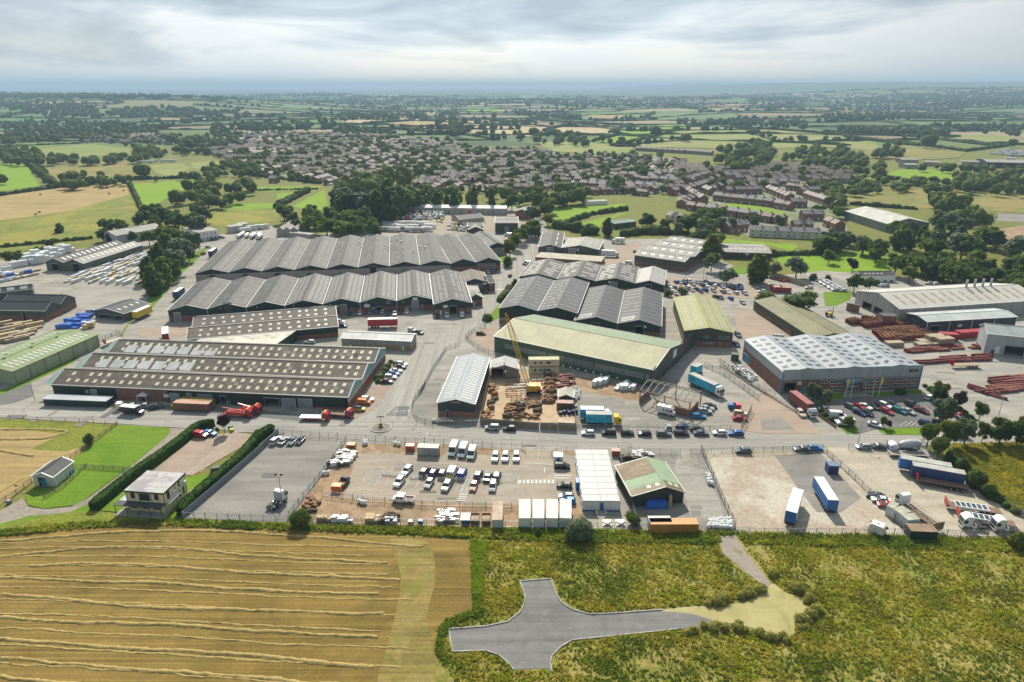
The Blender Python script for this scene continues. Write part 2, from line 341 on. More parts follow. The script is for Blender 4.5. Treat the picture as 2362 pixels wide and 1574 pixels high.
 # base sheets
ground('ground',[(-3000,-1500),(3000,-1500),(3000,1260),(-3000,1260)],FG['grassrough'],-.05)
def far_fields():
 pal=[groundm('crop_'+str(i),[c,tuple(v*1.2 for v in c),tuple(v*.85 for v in c)],.01,.1,.2)for i,c in enumerate(((.085,.13,.035),(.07,.15,.025),(.24,.20,.12),(.15,.145,.06),(.07,.10,.035),(.10,.15,.04),(.19,.15,.085),(.045,.075,.025)))]  # far crop colours darkened and greyed in place of cloud shadow
 r=np.random.default_rng(5);xs=np.linspace(-6200,6200,45);ys=1255+(np.linspace(0,1,26)**1.25)*6300
 X,Y=np.meshgrid(xs,ys);jx,jy=r.uniform(-.38,.38,X.shape)*275,r.uniform(-.35,.35,X.shape)
 dy=np.gradient(ys)[:,None];X=X+jx;Y=Y+jy*dy;Y[0]=1255;Y[-1]=ys[-1];X[:,0]=-6200;X[:,-1]=6200
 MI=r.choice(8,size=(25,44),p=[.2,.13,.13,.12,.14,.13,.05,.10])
 S=4;vs=[];fs=[];ms=[]
 for j in range(25):
  for i in range(44):
   o=len(vs);q=[(X[j+b,i+a],Y[j+b,i+a])for a,b in((0,0),(1,0),(1,1),(0,1))]
   for b in range(S+1):
    for a in range(S+1):
     u,v=a/S,b/S
     x=(q[0][0]*(1-u)+q[1][0]*u)*(1-v)+(q[3][0]*(1-u)+q[2][0]*u)*v
     y=(q[0][1]*(1-u)+q[1][1]*u)*(1-v)+(q[3][1]*(1-u)+q[2][1]*u)*v
     vs.append((x,y))
   for b in range(S):
    for a in range(S):
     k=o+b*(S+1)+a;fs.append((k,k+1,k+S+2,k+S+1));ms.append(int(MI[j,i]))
 hz=hgt([q[0]for q in vs],[q[1]for q in vs]);me=bpy.data.meshes.new('far_fields')
 me.from_pydata([(q[0],q[1],float(h))for q,h in zip(vs,hz)],[],fs)
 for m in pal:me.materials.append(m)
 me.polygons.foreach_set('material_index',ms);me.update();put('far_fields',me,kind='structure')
 xs=np.linspace(-22000,22000,89);ys=7555+(np.linspace(0,1,40)**1.6)*17000
 X2,Y2=np.meshgrid(xs,ys);Z=hgt(X2,Y2);v=np.stack([X2,Y2,Z],-1).reshape(-1,3)
 f=[(j*89+i,j*89+i+1,(j+1)*89+i+1,(j+1)*89+i)for j in range(39)for i in range(88)]
 me=bpy.data.meshes.new('hills');me.from_pydata(v.tolist(),[],f);me.materials.append(FG['farwood']);me.update();put('hills',me,kind='structure')
 v=[(sx*x,y,0)for sx in(-1,1)for x,y in((6200,1255),(22000,1255),(22000,7560),(6200,7560))]+[(sx*x,y,-.05)for sx in(-1,1)for x,y in((3000,-1500),(22000,-1500),(22000,1255),(3000,1260))]
 me=bpy.data.meshes.new('outlying_land');me.from_pydata(v,[],[(0,1,2,3),(4,5,6,7),(8,9,10,11),(12,13,14,15)]);me.materials.append(FG['grassrough']);me.update();put('outlying_land',me,kind='structure')
 return X,Y
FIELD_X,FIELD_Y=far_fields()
# fields traced one by one; (tile, outline, material)
for t,l,m in[('V1',[(-60,585),(180,580),(270,735),(-60,775)],'green'),('V1',[(-80,812),(420,745),(850,722),(880,790),(500,895),(180,945),(-80,975)],'brownstubble'),('V1',[(-80,975),(180,945),(500,895),(880,790),(960,890),(900,960),(720,1060),(600,1110),(300,1160),(-60,1190)],'yellowmeadow'),('V1',[(890,720),(1330,685),(1455,740),(1250,760),(1100,830),(1060,880),(965,890)],'green'),('V1',[(1380,675),(1480,675),(1480,700),(1450,720)],'green'),('V1',[(1690,740),(2160,735),(2175,752),(1800,772)],'green'),('V1',[(1480,850),(1880,850),(1880,785),(2090,765),(1870,880),(1690,895),(1520,885)],'green'),('V1',[(1985,870),(2200,760),(2230,895),(2080,900)],'green'),('V1',[(1390,940),(1500,890),(1750,900),(1900,890),(1880,970),(1500,1010),(1400,990)],'yellowmeadow'),('V1',[(265,480),(600,450),(890,480),(880,510),(580,530),(330,535)],'palegreen'),('V1',[(-20,472),(340,435),(540,440),(300,465),(50,478)],'green'),('V1',[(270,590),(480,575),(880,560),(900,650),(400,700)],'meadow'),('V1',[(1010,595),(1230,580),(1300,610),(1190,665),(1100,660),(1060,640)],'palegreen'),('V1',[(1290,575),(1620,555),(1560,600),(1420,630),(1310,610)],'palegreen'),('V2',[(1460,880),(1950,855),(1940,895),(1700,930),(1510,1000),(1470,1000)],'green'),('V4',[(540,255),(930,160),(1180,105),(900,210),(870,260),(640,275)],'green'),('V2',[(1110,860),(1200,855),(1200,900),(1110,905)],'green'),('V3',[(310,855),(480,850),(750,915),(740,935),(560,910),(350,885)],'green'),('V3',[(280,1085),(820,1140),(780,1176),(600,1130),(320,1120)],'green'),('U4',[(400,8),(580,10),(610,45),(400,10)],'green'),('U4',[(405,100),(800,95),(1100,65),(1370,140),(1370,190),(1250,240),(680,245),(480,170)],'green'),('V3',[(1390,650),(1560,615),(1700,620),(2090,665),(1900,690),(1600,685)],'green'),('V3',[(1080,780),(1700,755),(2440,790),(2440,920),(2200,905),(1600,880),(1200,850),(1070,800)],'meadow'),('V3',[(2180,920),(2440,930),(2440,985),(2160,970)],'tarmac'),('V3',[(2110,1040),(2440,985),(2440,1120),(2150,1080)],'dirt'),]:G('field',t,l,m)
for t,l,m in[('V2',[(0,295),(540,258),(790,272),(560,290),(160,315)],'palestubble'),('V2',[(270,320),(560,290),(780,290),(740,370),(400,350)],'brownstubble'),('V2',[(900,290),(1180,280),(1600,310),(1390,365),(1300,400),(880,375),(840,310)],'palestubble'),('V2',[(1420,365),(1640,312),(1960,325),(1830,380),(1560,385)],'palestubble'),('V2',[(1700,415),(1830,380),(2000,330),(2353,315),(2353,345),(2180,390),(1940,450),(1740,440)],'green'),('V2',[(1340,440),(1700,440),(2000,470),(1990,500),(1880,530),(1450,500)],'palegreen'),('V3',[(-120,400),(0,352),(300,335),(700,360),(1100,400),(1330,435),(1400,500),(1000,470),(700,480),(480,430),(280,480),(-300,470)],'palegreen'),('V3',[(1200,510),(1500,455),(1960,510),(1900,545),(1600,560),(1200,545)],'meadow'),('V3',[(1740,390),(2200,390),(2330,420),(2200,465),(1770,430)],'palegreen'),('V3',[(640,205),(1000,198),(1390,222),(1300,245),(900,235),(660,222)],'brownstubble'),('V3',[(180,180),(480,175),(500,205),(200,215)],'brownstubble'),('V2',[(830,215),(1120,200),(1110,240),(850,235)],'green'),('V2',[(1680,250),(1990,255),(1960,280),(1700,272)],'brownstubble'),]:G('field',t,l,m,drape=True)
# the estate: one broad apron, then each yard, road and lawn on top of it
G('estate_apron','S',[(-60,610),(150,580),(310,556),(440,545),(520,540),(620,520),(680,545),(870,530),(860,480),(1210,478),(1255,505),(1270,545),(1400,552),(1600,550),(1660,600),(1760,640),(1900,625),(2090,640),(2440,700),(2500,1010),(2180,1020),(2130,1030),(2250,1120),(2380,1245),(1690,1230),(690,1214),(420,1196),(630,990),(500,990),(240,972),(-60,962)],'apron')
G('pavement','V2',[(270,970),(640,900),(1290,930),(1300,990),(990,1060),(640,1080),(310,1050)],'beige')
G('lawn','U1',[(1690,270),(1830,215),(1870,190),(1855,245),(1640,440),(1360,770),(1180,870),(1100,1015),(1085,1000),(1175,850),(1320,690),(1480,470)],'lawn')
G('lawn','U1',[(770,1145),(660,1240),(440,1350),(-20,1560),(-20,1500),(150,1440),(600,1230)],'lawn')
G('lawn','V4',[(350,200),(380,230),(410,290),(330,420),(300,360),(335,270)],'lawn')
G('lawn','U2',[(2215,270),(2300,268),(2352,300),(2330,400),(2260,330)],'lawn')
G('lawn','U2',[(2352,600),(2352,720),(2240,840),(2130,890),(2110,850),(2250,700)],'lawn')
G('road','V4',[(300,170),(340,190),(345,260),(300,370),(90,575),(0,680),('U2',2190,540),('U2',2040,750),('U2',1560,1045),('U2',1215,1568),('T2',1130,170),('T2',940,270),('T2',1350,330),('T2',1560,320),('T2',1430,230),('T2',1440,150),('U2',1490,1568),('U2',1700,1240),('U2',1900,1060),('U2',2120,850),('U2',2340,600),(130,690),(300,450),(390,320),(405,280),(370,220),(320,170)],'roadn')
G('road','T1',[(-40,130),(390,150),(1050,185),(1330,205),(2000,238),('T2',300,285),('T2',700,300),('T2',900,272),('T2',1000,262),('T2',1440,270),('T2',1600,330),('T2',2000,350),('T3',0,370),('T3',660,380),('T3',2170,405),('T3',2352,430),('T4',860,395),('T4',1050,385),('T4',1400,412),('T4',1700,450),('T4',2450,445),('T4',2450,472),('T4',1690,492),('T4',750,522),('T4',530,512),('T4',0,522),('T3',1790,542),('T3',1000,530),('T3',0,500),('T2',1480,470),('T2',870,428),('T2',200,390),('T1',2130,382),('T1',1930,350),('T1',1740,350),('T1',1060,305),('T1',0,250),('T1',-40,246)],'road')
G('pavement','U2',[(790,870),(1600,800),(2100,840),(1560,1040),(1490,950),(820,900)],'apron')
G('pavement','U1',[(1270,940),(1690,900),(1690,1010),(1250,1005)],'pink')
G('pavement','T1',[(0,40),(280,-60),(300,60),(120,120),(0,140)],'darktarmac')
G('pavement','T1',[(1040,110),(2352,180),('T2',620,250),('T2',560,295),('T2',0,240),(1500,190),(1000,185)],'darktarmac')
G('pavement','T2',[(900,240),(960,60),(1090,-40),(1280,-30),(1060,200),(930,262)],'pink')
G('pavement','T2',[(1210,235),(1320,145),(1430,150),(1410,240)],'darktarmac')
G('pavement','T2',[(1450,150),(1590,-60),(1720,-70),(1690,250),(2060,270),(2050,310),(1640,325),(1520,290)],'tarmac')
G('field','T1',[(-60,255),(1060,312),(840,480),(640,640),(300,830),(-60,1090)],'brownstubble')
G('field','T1',[(-60,262),(1060,312),(830,490),(600,560),(270,540),(560,400),(-60,330)],'scrubedge')
G('lawn','T1',[(1065,315),(1530,345),(1525,400),(1480,450),(1150,715),(700,1040),(400,1075),(250,1040),(230,960),(300,900),(490,880),(680,740),(640,640)],'lawn')
G('track','T1',[(1535,345),(1740,352),(1600,430),(1400,590),(1100,800),(850,1010),(620,1110),(250,1145),(-60,1230),(-60,1130),(200,980),(260,1060),(400,1080),(640,1060),(800,980),(1150,720),(1480,450),(1535,390)],'track')
G('lawn','T1',[(1690,400),(1740,352),(1600,430),(1400,590),(1100,800),(850,1010),(620,1110),(250,1145),(-60,1230),(-60,1290),(820,1110),(1100,880),(1500,560)],'lawn')
G('lawn','T1',[(900,1090),(1100,920),(1400,740),(1700,790),(1760,770),(1950,770),(1790,900),(1640,1060),(1620,1160),(1500,1150)],'lawn')
G('pavement','T1',[(1090,1085),(1150,1040),(1690,930),(1790,860),(1790,890),(1640,1010),(1500,1145),(1085,1120)],'track')
G('pavement','T1',[(1760,425),(2130,382),(2330,412),(2230,490),(1740,775),(1380,735)],'pink')
G('grass_bank','T1',[(-60,1260),(400,1140),(820,1095),(1080,1120),(1640,1165),(2352,1190),('T2',400,1200),('T2',1400,1225),('T2',2352,1240),('T3',1300,1265),('T3',2000,1300),('T4',0,1310),('T4',2500,1350),('T4',2500,1420),('T4',1500,1400),('T4',0,1370),('T3',1300,1345),('T3',400,1330),('T2',1400,1330),('T2',600,1290),('T2',0,1265),('T1',1700,1230),('T1',1000,1215),('T1',400,1230),('T1',-60,1320)],'scrubedge')
G('field','S',[(-150,1236),(100,1220),(300,1208),(450,1210),(720,1224),(980,1240),(1085,1248),(1097,1330),(1097,1412),(1035,1435),(1012,1460),(1005,1580),(1000,1800),(-300,1800),(-250,1500)],'stubble')
G('field','S',[(900,1242),(985,1250),(1005,1330),(985,1420),(1003,1500),(990,1600),(870,1600),(905,1450),(925,1330)],groundm('worn_headland',[(.235,.17,.05),(.29,.22,.075),(.21,.165,.045),(.27,.20,.06)],.12,2.4,.36,streak=(1.45,.02,1.2,.3),spots=((.17,.18,.03),.2,.5,.68)),sm=3)
G('scrubland','S',[(1085,1246),(1300,1245),(1690,1240),(2450,1256),(2600,1800),(1000,1800),(1005,1580),(1012,1460),(1035,1435),(1097,1412),(1097,1330)],'scrub')
G('meadow','T4',[(1690,492),(2500,470),(2560,1250),(2352,1170),(2150,1000),(1890,700)],'grassrough')
G('pavement','T2',[(200,430),(860,492),(620,800),(325,1190),('T1',1655,1165)],'tarmac')
G('pavement','T2',[(840,500),(1480,480),(2352,545),('T3',650,548),('T3',740,1250),('T3',0,1245),(1400,1232),(330,1205),(620,810)],'dirt')
G('pavement','T2',[(960,580),(1480,575),(1720,610),(1770,560),(2352,610),('T3',200,540),('T3',440,540),('T3',640,600),('T3',700,1050),(1900,1030),(830,970)],'beige')
G('pavement','T3',[(840,1150),(1110,1150),(1115,1250),(860,1250)],'sand')
G('pavement','T3',[(1040,560),(1785,548),(1960,900),(2095,1260),(1215,1252),(1150,950)],'tarmac')
G('pavement','T3',[(1600,545),(1700,545),(1960,1000),(2000,1180),(1690,1130),(1640,950),(1550,700)],'apron')
G('pavement','T3',[(1785,560),('T4',520,545),('T4',900,900),('T4',1290,1312),('T4',0,1300),(2105,1262)],'bleached')
G('pavement','T4',[(100,600),(500,560),(880,980),(700,1110),(480,1110),(300,880)],'tarmac')
G('pavement','T4',[(525,520),(760,522),(1290,560),(1500,600),(1850,880),(2150,1030),(2400,1200),(2420,1335),(1290,1312),(900,900)],'sand')
G('pavement','T4',[(0,0),(280,200),(530,400),(0,395),(-500,330),(-200,120)],'pink')
G('pavement','T4',[(-30,260),(160,250),(280,365),(-20,370)],'tarmac')
G('pavement','U3',[(880,980),(1480,1080),(1750,1300),(2330,1330),(2330,1430),(905,1445)],'gravel')
G('pavement','U3',[(120,930),(870,940),(900,1395),(30,1395)],'crane')
G('pavement','U3',[(870,980),(1150,1000),(1480,1090),(1470,1200),(930,1110)],'dirt')
G('pavement','U2',[(1980,990),(2200,900),(2352,960),(2190,1150),(2050,1110)],'pink')
G('lawn','U3',[(1540,1130),(2030,1190),(1900,1330),(1620,1270)],'track')
G('pavement','V4',[(1480,690),(1900,740),(2330,800),(2340,900),(1480,890)],'pink')
G('road','V4',[(1470,660),(1960,690),(2352,690),(2352,720),(1960,722),(1480,700)],'road')
G('pavement','V4',[(1690,440),(1820,440),(1830,690),(1660,665)],'gravel')
G('pavement','V4',[(1060,400),(1240,400),(1185,610),(1000,620),(910,590)],'pink')
G('pavement','U4',[(110,520),(230,530),(700,750),(420,740),(140,745)],'pink')
G('lawn','U4',[(90,182),(218,190),(212,246),(95,240)],'lawn')
G('lawn','U4',[(800,385),(1020,375),(1010,440),(900,490),(815,490)],'lawn')
G('pavement','U4',[(680,280),(900,270),(1050,330),(1000,375),(780,350)],'tarmac')
G('pavement','U4',[(590,1210),(1560,1175),(1670,1230),(1660,1425),(1220,1440),(1080,1480),(900,1400),(740,1290)],'darktarmac')
for l in([(690,1185),(960,1165),(950,1205),(760,1240)],[(1130,1165),(1560,1138),(1560,1172),(1180,1190)],[(915,1420),(1055,1425),(1078,1470),(985,1482)],[(740,1240),(800,1260),(870,1380),(830,1350)],[(1215,1440),(1650,1428),(1680,1490),(1270,1487)]):G('lawn','U4',l,'lawn')
G('track','U4',[(1590,1110),(1640,1110),(1800,1240),(2000,1380),(1960,1400),(1700,1240)],'grassrough')
G('road','W',[(515,335),(685,322),(705,390),(740,450),(800,490),(900,515),(1050,508),(1290,490),(1900,440),(2000,500),(1980,600),(1700,590),(1400,592),(1050,630),(800,655),(740,690),(690,740),(680,780),(690,825),(660,808),(480,815),(465,790),(400,735),(330,712),(150,718),(130,595),(330,580),(450,555),(520,500),(545,440),(540,400)],'newroad')
G('path','W',[(1600,88),(1690,88),(1740,180),(1880,350),(1860,385),(1800,330),(1615,180)],'track')
# flooded end of the unfinished road
def pond():
 m,N,L,b=newmat('muddy_water');ge=N.new('ShaderNodeNewGeometry')
 n=noise(N,L,ge.outputs['Position'],.16,6,.65,dist=1);r=ramp(N,[(.3,(.27,.235,.075)),(.55,(.36,.31,.12)),(.75,(.42,.37,.17))]);L.new(n.outputs[0],r.inputs[0]);L.new(r.outputs[0],b.inputs['Base Color'])
 b.inputs['Roughness'].default_value=.2
 f=noise(N,L,ge.outputs['Position'],2.5,3);bp=N.new('ShaderNodeBump');bp.inputs['Strength'].default_value=.06;bp.inputs['Distance'].default_value=.05
 L.new(f.outputs[0],bp.inputs['Height']);L.new(bp.outputs[0],b.inputs['Normal'])
 P=smooth(pts('W',[(1300,491),(1640,462),(1760,440),(1855,375),(1890,350),(1950,390),(2050,430),(2085,490),(2010,555),(2000,630),(1880,625),(1750,580),(1620,556),(1450,512)]),4)
 ground('water',P,m,.0015*LAYER[0]+.02)
 e=groundm('wet_silt',[(.36,.32,.22),(.42,.38,.27)],.3,3,.2)
 ground('silt',smooth(pts('W',[(1270,492),(1640,458),(1640,470),(1640,562),(1560,545),(1440,512)]),3),e,.0015*LAYER[0]+.008)
pond()
# ------------------------------------------------------------ buildings
WHITE=paint('white_paint',(.78,.78,.76),.4);GREYTRIM=paint('grey_trim',(.42,.43,.43),.5);DARKTRIM=paint('dark_trim',(.04,.045,.045),.5)
GLASS=glassm();DARK=paint('dark_interior',(.02,.02,.02),.9)  # DARK: near-black slabs filling doorways, interior shade put into the colour
ROLLER=sheet('grey_roller_door',(.30,.33,.36),su=40,sv=.25,rough=.5,streak=.1);BLUED=paint('blue_paint',(.02,.12,.42),.4)
BRICK=brickm('red_brick');BRICK2=brickm('orange_brick',(.38,.17,.08));BRICKY=brickm('yellow_brick',(.42,.32,.16))
ASB=sheet('weathered_cement_roof',(.125,.098,.077),(.097,.077,.06),su=1.05,sv=2.2,streak=.3,patch=.35,lichen=(.17,.15,.115))
ASBG=sheet('grey_cement_roof',(.058,.056,.054),(.046,.045,.044),su=1.05,sv=2.4,streak=.4,patch=.32,lichen=(.115,.11,.10))
ASBL=sheet('light_cement_roof',(.34,.32,.29),(.30,.28,.25),streak=.3,patch=.3)
ASBD=sheet('dark_cement_roof',(.055,.055,.06),(.045,.045,.05),streak=.35,patch=.3)
SLATE=sheet('charcoal_sheet_roof',(.068,.070,.076),(.060,.062,.067),streak=.2,patch=.15,su=1.0,sv=8)
GREENCL=sheet('dark_green_cladding',(.015,.042,.034),su=1.0,sv=9,streak=.25,patch=.2,rough=.6)
GREEN2=sheet('mid_green_cladding',(.075,.125,.075),su=1.0,sv=9,streak=.3,patch=.2,rough=.6)
BROWNCL=sheet('brown_grey_cladding',(.095,.09,.075),su=1.0,sv=9,streak=.2,patch=.15,rough=.6)
PALEGREEN=sheet('pale_green_cladding',(.37,.41,.27),su=1.0,sv=9,streak=.12,patch=.12)
GREYCL=sheet('silver_cladding',(.40,.42,.43),su=1.0,sv=9,streak=.10,patch=.1,rough=.5)
DGREYCL=sheet('dark_grey_cladding',(.045,.058,.066),su=1.0,sv=9,streak=.15,patch=.1,rough=.5)
OLIVECL=sheet('olive_cladding',(.075,.08,.05),su=1.0,sv=9,streak=.15,patch=.15)
DIRTYW=sheet('stained_white_cladding',(.46,.45,.41),su=1.0,sv=9,streak=.35,patch=.25)
GREYW=paint('rendered_grey',(.36,.34,.30),.9,var=.12)
LITE=paint('cream_rooflight',(.52,.49,.36),.5,var=.12);LITEW=paint('white_rooflight',(.50,.50,.47),.5,var=.2);LITED=paint('dark_rooflight',(.05,.05,.05),.4)
TURQ=sheet('turquoise_fascia',(.22,.40,.40),su=1.5,sv=9,streak=.12,patch=.1)
FACES={'front':0,'right':1,'left':2,'back':3}
class Shed:
 """a shed or building; local x along the front, y away from the viewer, z up"""
 def __init__(s,label,tile,A,B,C=None,D=None,ze=6,rise=2.5,n=1,ridge='v',apex=.5,roof=ASBG,wall=GREENCL,base=None,zb=0,over=.25,name='warehouse',cat='warehouse',group=None,trim=GREYTRIM,holes=(),flat=False,depth=None,gutters=True,parapet=None):
  q=lambda p:at(p[0],p[1],p[2],ze)if isinstance(p[0],str)else at(tile,p[0],p[1],ze)
  A,B=q(A),q(B);u=(B-A);s.W=u.length;u.normalize();v=Vector((-u.y,u.x,0));s.u,s.v=u,v
  s.D=depth or((q(C)-B).dot(v)if C else(q(D)-A).dot(v))
  if s.D<0:raise ValueError(label)
  s.o=Vector((A.x,A.y,0));s.rot=math.atan2(u.y,u.x);s.ze,s.rise,s.n,s.ridge,s.ap,s.tile=ze,rise,n,ridge,apex,tile
  s.root=thing(name,label,cat,s.o,s.rot,group);s.flat=flat;s.doors=[];s.sky={}
  s.over=over;s.mats=dict(roof=roof,wall=wall,base=base,trim=trim);s.zb=zb;s.gut=gutters;s.holes=[];s.parapet=parapet
  # --- place a photo point on a wall
 def on(s,face,x,y,tile=None):
  d=ray(tile or s.tile,x,y);cam0=Vector((0,0,H))-s.o
  o=Vector((cam0.dot(s.u),cam0.dot(s.v),cam0.z));dd=Vector((d.dot(s.u),d.dot(s.v),d.z))
  if face=='front':t=-o.y/dd.y;p=o+dd*t;return p.x,p.z
  if face=='right':t=(s.W-o.x)/dd.x;p=o+dd*t;return p.y,p.z
  t=-o.x/dd.x;p=o+dd*t;return p.y,p.z
 def rect(s,face,r,tile=None):
  a=s.on(face,r[0],r[1],tile);b=s.on(face,r[2],r[3],tile)
  s0,s1=sorted((a[0],b[0]));z0,z1=sorted((a[1],b[1]));return s0,s1,max(z0,0.0),z1
 def P(s,face,a,z,d=0.0):
  if face=='front':return Vector((a,-d,z))
  if face=='right':return Vector((s.W+d,a,z))
  if face=='left':return Vector((-d,a,z))
  return Vector((a,s.D+d,z))
 def slab(s,m,face,a0,a1,z0,z1,d0,d1,mi=0):
  p=[s.P(face,a,0,d)for a,d in((a0,d0),(a1,d1))]
  x0,x1=sorted((p[0].x,p[1].x));y0,y1=sorted((p[0].y,p[1].y));return m.box(x0,x1,y0,y1,z0,z1,mi)
 def top(s,face,a):
  gable=(s.ridge=='v')==(face in('front','back'))
  if s.flat or not gable:return s.ze
  L=s.W if face in('front','back')else s.D;w=L/s.n;t=(a/w)%1.0
  if abs(a-L)<1e-6:t=1.0
  return s.ze+s.rise*(t/s.ap if t<s.ap else(1-t)/(1-s.ap))
 def brk(s,face):
  L=s.W if face in('front','back')else s.D
  if s.flat or(s.ridge=='v')!=(face in('front','back')):return[0,L]
  w=L/s.n;return sorted({0.0,L}|{w*i for i in range(1,s.n)}|{w*(i+s.ap)for i in range(s.n)})
 def finish(s,walls=True,roofparts=True):
  mw=MB()
  for face in FACES:
   hs=[h for h in s.holes if h[0]==face];L=s.W if face in('front','back')else s.D
   ss=sorted({round(a,4)for a in s.brk(face)}|{round(min(max(v,0),L),4)for h in hs for v in(h[1],h[2])})
   zz=sorted({0.0,round(s.zb,4),round(s.ze,4)}|{round(min(v,s.ze),4)for h in hs for v in(h[3],h[4])})
   flip=face in('left','back')
   def em(vs,mi):
    if flip:vs=vs[::-1]
    mw.poly(*vs,mi=mi)
   for a,b in zip(ss,ss[1:]):
    for z0,z1 in zip(zz,zz[1:]):
     ca,cz=(a+b)/2,(z0+z1)/2
     if any(h[1]<ca<h[2]and h[3]<cz<h[4]for h in hs):continue
     em([s.P(face,a,z0),s.P(face,b,z0),s.P(face,b,z1),s.P(face,a,z1)],1 if(s.zb and cz<s.zb)else 0)
    ta,tb=s.top(face,a+1e-6),s.top(face,b-1e-6)
    if max(ta,tb)>s.ze+.01:
     vs=[s.P(face,a,s.ze),s.P(face,b,s.ze)]
     if tb>s.ze+.01:vs.append(s.P(face,b,tb))
     if ta>s.ze+.01:vs.append(s.P(face,a,ta))
     em(vs,0)
  s.wallob=mw.build('wall',[s.mats['wall'],s.mats['base']or s.mats['wall']],s.root)
  if s.flat:
   MB().box(-s.over,s.W+s.over,-s.over,s.D+s.over,s.ze,s.ze+.18).build('roof',s.mats['roof'],s.root);return s
  w=(s.W if s.ridge=='v' else s.D)/s.n;LL=s.D if s.ridge=='v' else s.W
  gm=MB();tm=MB()
  def q(c,l,z):return(c,l,z)if s.ridge=='v' else(l,c,z)
  for i in range(s.n):
   c0,ca,c1=w*i,w*(i+s.ap),w*(i+1)
   e0=-s.over if i==0 else 0;e1=s.over if i==s.n-1 else 0
   k0=s.rise/(ca-c0);k1=s.rise/(c1-ca);l0,l1=-s.over,LL+s.over
   for(xa,za,xb,zb)in((c0+e0,s.ze+e0*k0,ca,s.ze+s.rise),(ca,s.ze+s.rise,c1+e1,s.ze-e1*k1)):
    m=MB();t=.09
    vs=[q(xa,l0,za),q(xb,l0,zb),q(xb,l1,zb),q(xa,l1,za)]
    if s.ridge!='v':vs=vs[::-1]
    up=[(p[0],p[1],p[2]+t)for p in vs]
    m.add(up+vs,[(0,1,2,3),(7,6,5,4)]+[(j+4,(j+1)%4+4,(j+1)%4,j)for j in range(4)])
    m.build('roof',s.mats['roof'],s.root)
    if s.gut:
     for l in(l0,l1):
      tm.bar(q(xa,l+(.05 if l>0 else-.05),za+.02),q(xb,l+(.05 if l>0 else-.05),zb+.02),.13)
   gm.bar(q(ca,l0,s.ze+s.rise+.10),q(ca,l1,s.ze+s.rise+.10),.16)
   for cc in([c0]if i else[c0-s.over])+([c1+s.over]if i==s.n-1 else[]):
    if s.gut:tm.bar(q(cc,l0,s.ze+.06),q(cc,l1,s.ze+.06),.17)
  gm.build('ridge_cap',s.mats['roof'],s.root)
  if s.gut:tm.build('gutter',s.mats['trim'],s.root)
  return s
 def lights(s,rows,cnt,size,mat=LITE,bays=None,sides=(0,1),name='rooflight',skip=0.0,span=(.04,.96),joined=False,jit=0.0):
  """rows: fractions up the slope (0 eave, 1 ridge); cnt along the ridge; size = (along ridge, up slope)"""
  w=(s.W if s.ridge=='v' else s.D)/s.n;LL=s.D if s.ridge=='v' else s.W
  me=None;jm=MB();a,b=size;joined=joined and s.o.y>330
  for i in(range(s.n)if bays is None else bays):
   for sd in sides:
    run=w*(s.ap if sd==0 else 1-s.ap);th=math.atan2(s.rise,run);ln=math.hypot(run,s.rise)
    for r in rows:
     for k in range(cnt):
      if random.random()<skip:continue
      l=LL*(span[0]+(span[1]-span[0])*(k+.5)/cnt)+random.uniform(-jit,jit);rr=r
      c=w*i+(run*rr if sd==0 else w-run*rr);z=s.ze+s.rise*rr+.115
      ex=Vector((math.cos(th),0,math.sin(th)if sd==0 else-math.sin(th)))
      ey=Vector((0,1,0));
      if s.ridge!='v':ex=Vector((0,ex.x,ex.z));ey=Vector((-1,0,0));loc=Vector((l,c,z))
      else:loc=Vector((c,l,z))
      ez=ex.cross(ey);M=Matrix((ex,ey,ez)).transposed().to_4x4()
      if joined:
       vs=[loc+ex*x*b/2+ey*y*a/2+ez*zz for zz in(-.02,.035)for x,y in((-1,-1),(1,-1),(1,1),(-1,1))]
       jm.add(vs,[(4,5,6,7),(0,1,5,4),(1,2,6,5),(2,3,7,6),(3,0,4,7)]);continue
      if me is None:me=MB().box(-b/2,b/2,-a/2,a/2,-.02,.035).mesh(name,mat)
      o=put(name,me,s.root);o.matrix_local=Matrix.Translation(loc)@M
  if joined:jm.build(name,mat,s.root,'stuff')
  return s
 def door(s,face,r,mat=ROLLER,open=False,tile=None,frame=True,name=None,fm=None):
  a0,a1,z0,z1=s.rect(face,r,tile);z0=0.0
  if open:
   s.holes.append((face,a0,a1,0.0,z1));m=MB();s.slab(m,face,a0,a1,z1-.45,z1,-.3,-.18);m.build('door_header',mat,s.root)
   m=MB();s.slab(m,face,a0-.1,a0,0,z1+.1,.01,.1);s.slab(m,face,a1,a1+.1,0,z1+.1,.01,.1);s.slab(m,face,a0,a1,z1,z1+.12,.01,.1);m.build('door_frame',fm or GREYTRIM,s.root);return s
  m=MB();s.slab(m,face,a0,a1,z0,z1,.01,.07);nm=name or('roller_door' if a1-a0>1.8 else 'door');m.build(nm,mat,s.root)
  if frame:
   m=MB()
   s.slab(m,face,a0-.12,a0,z0,z1+.12,.01,.14);s.slab(m,face,a1,a1+.12,z0,z1+.12,.01,.14);s.slab(m,face,a0,a1,z1,z1+.14,.01,.16)
   m.build('door_frame',fm or s.mats['trim'],s.root)
  return s
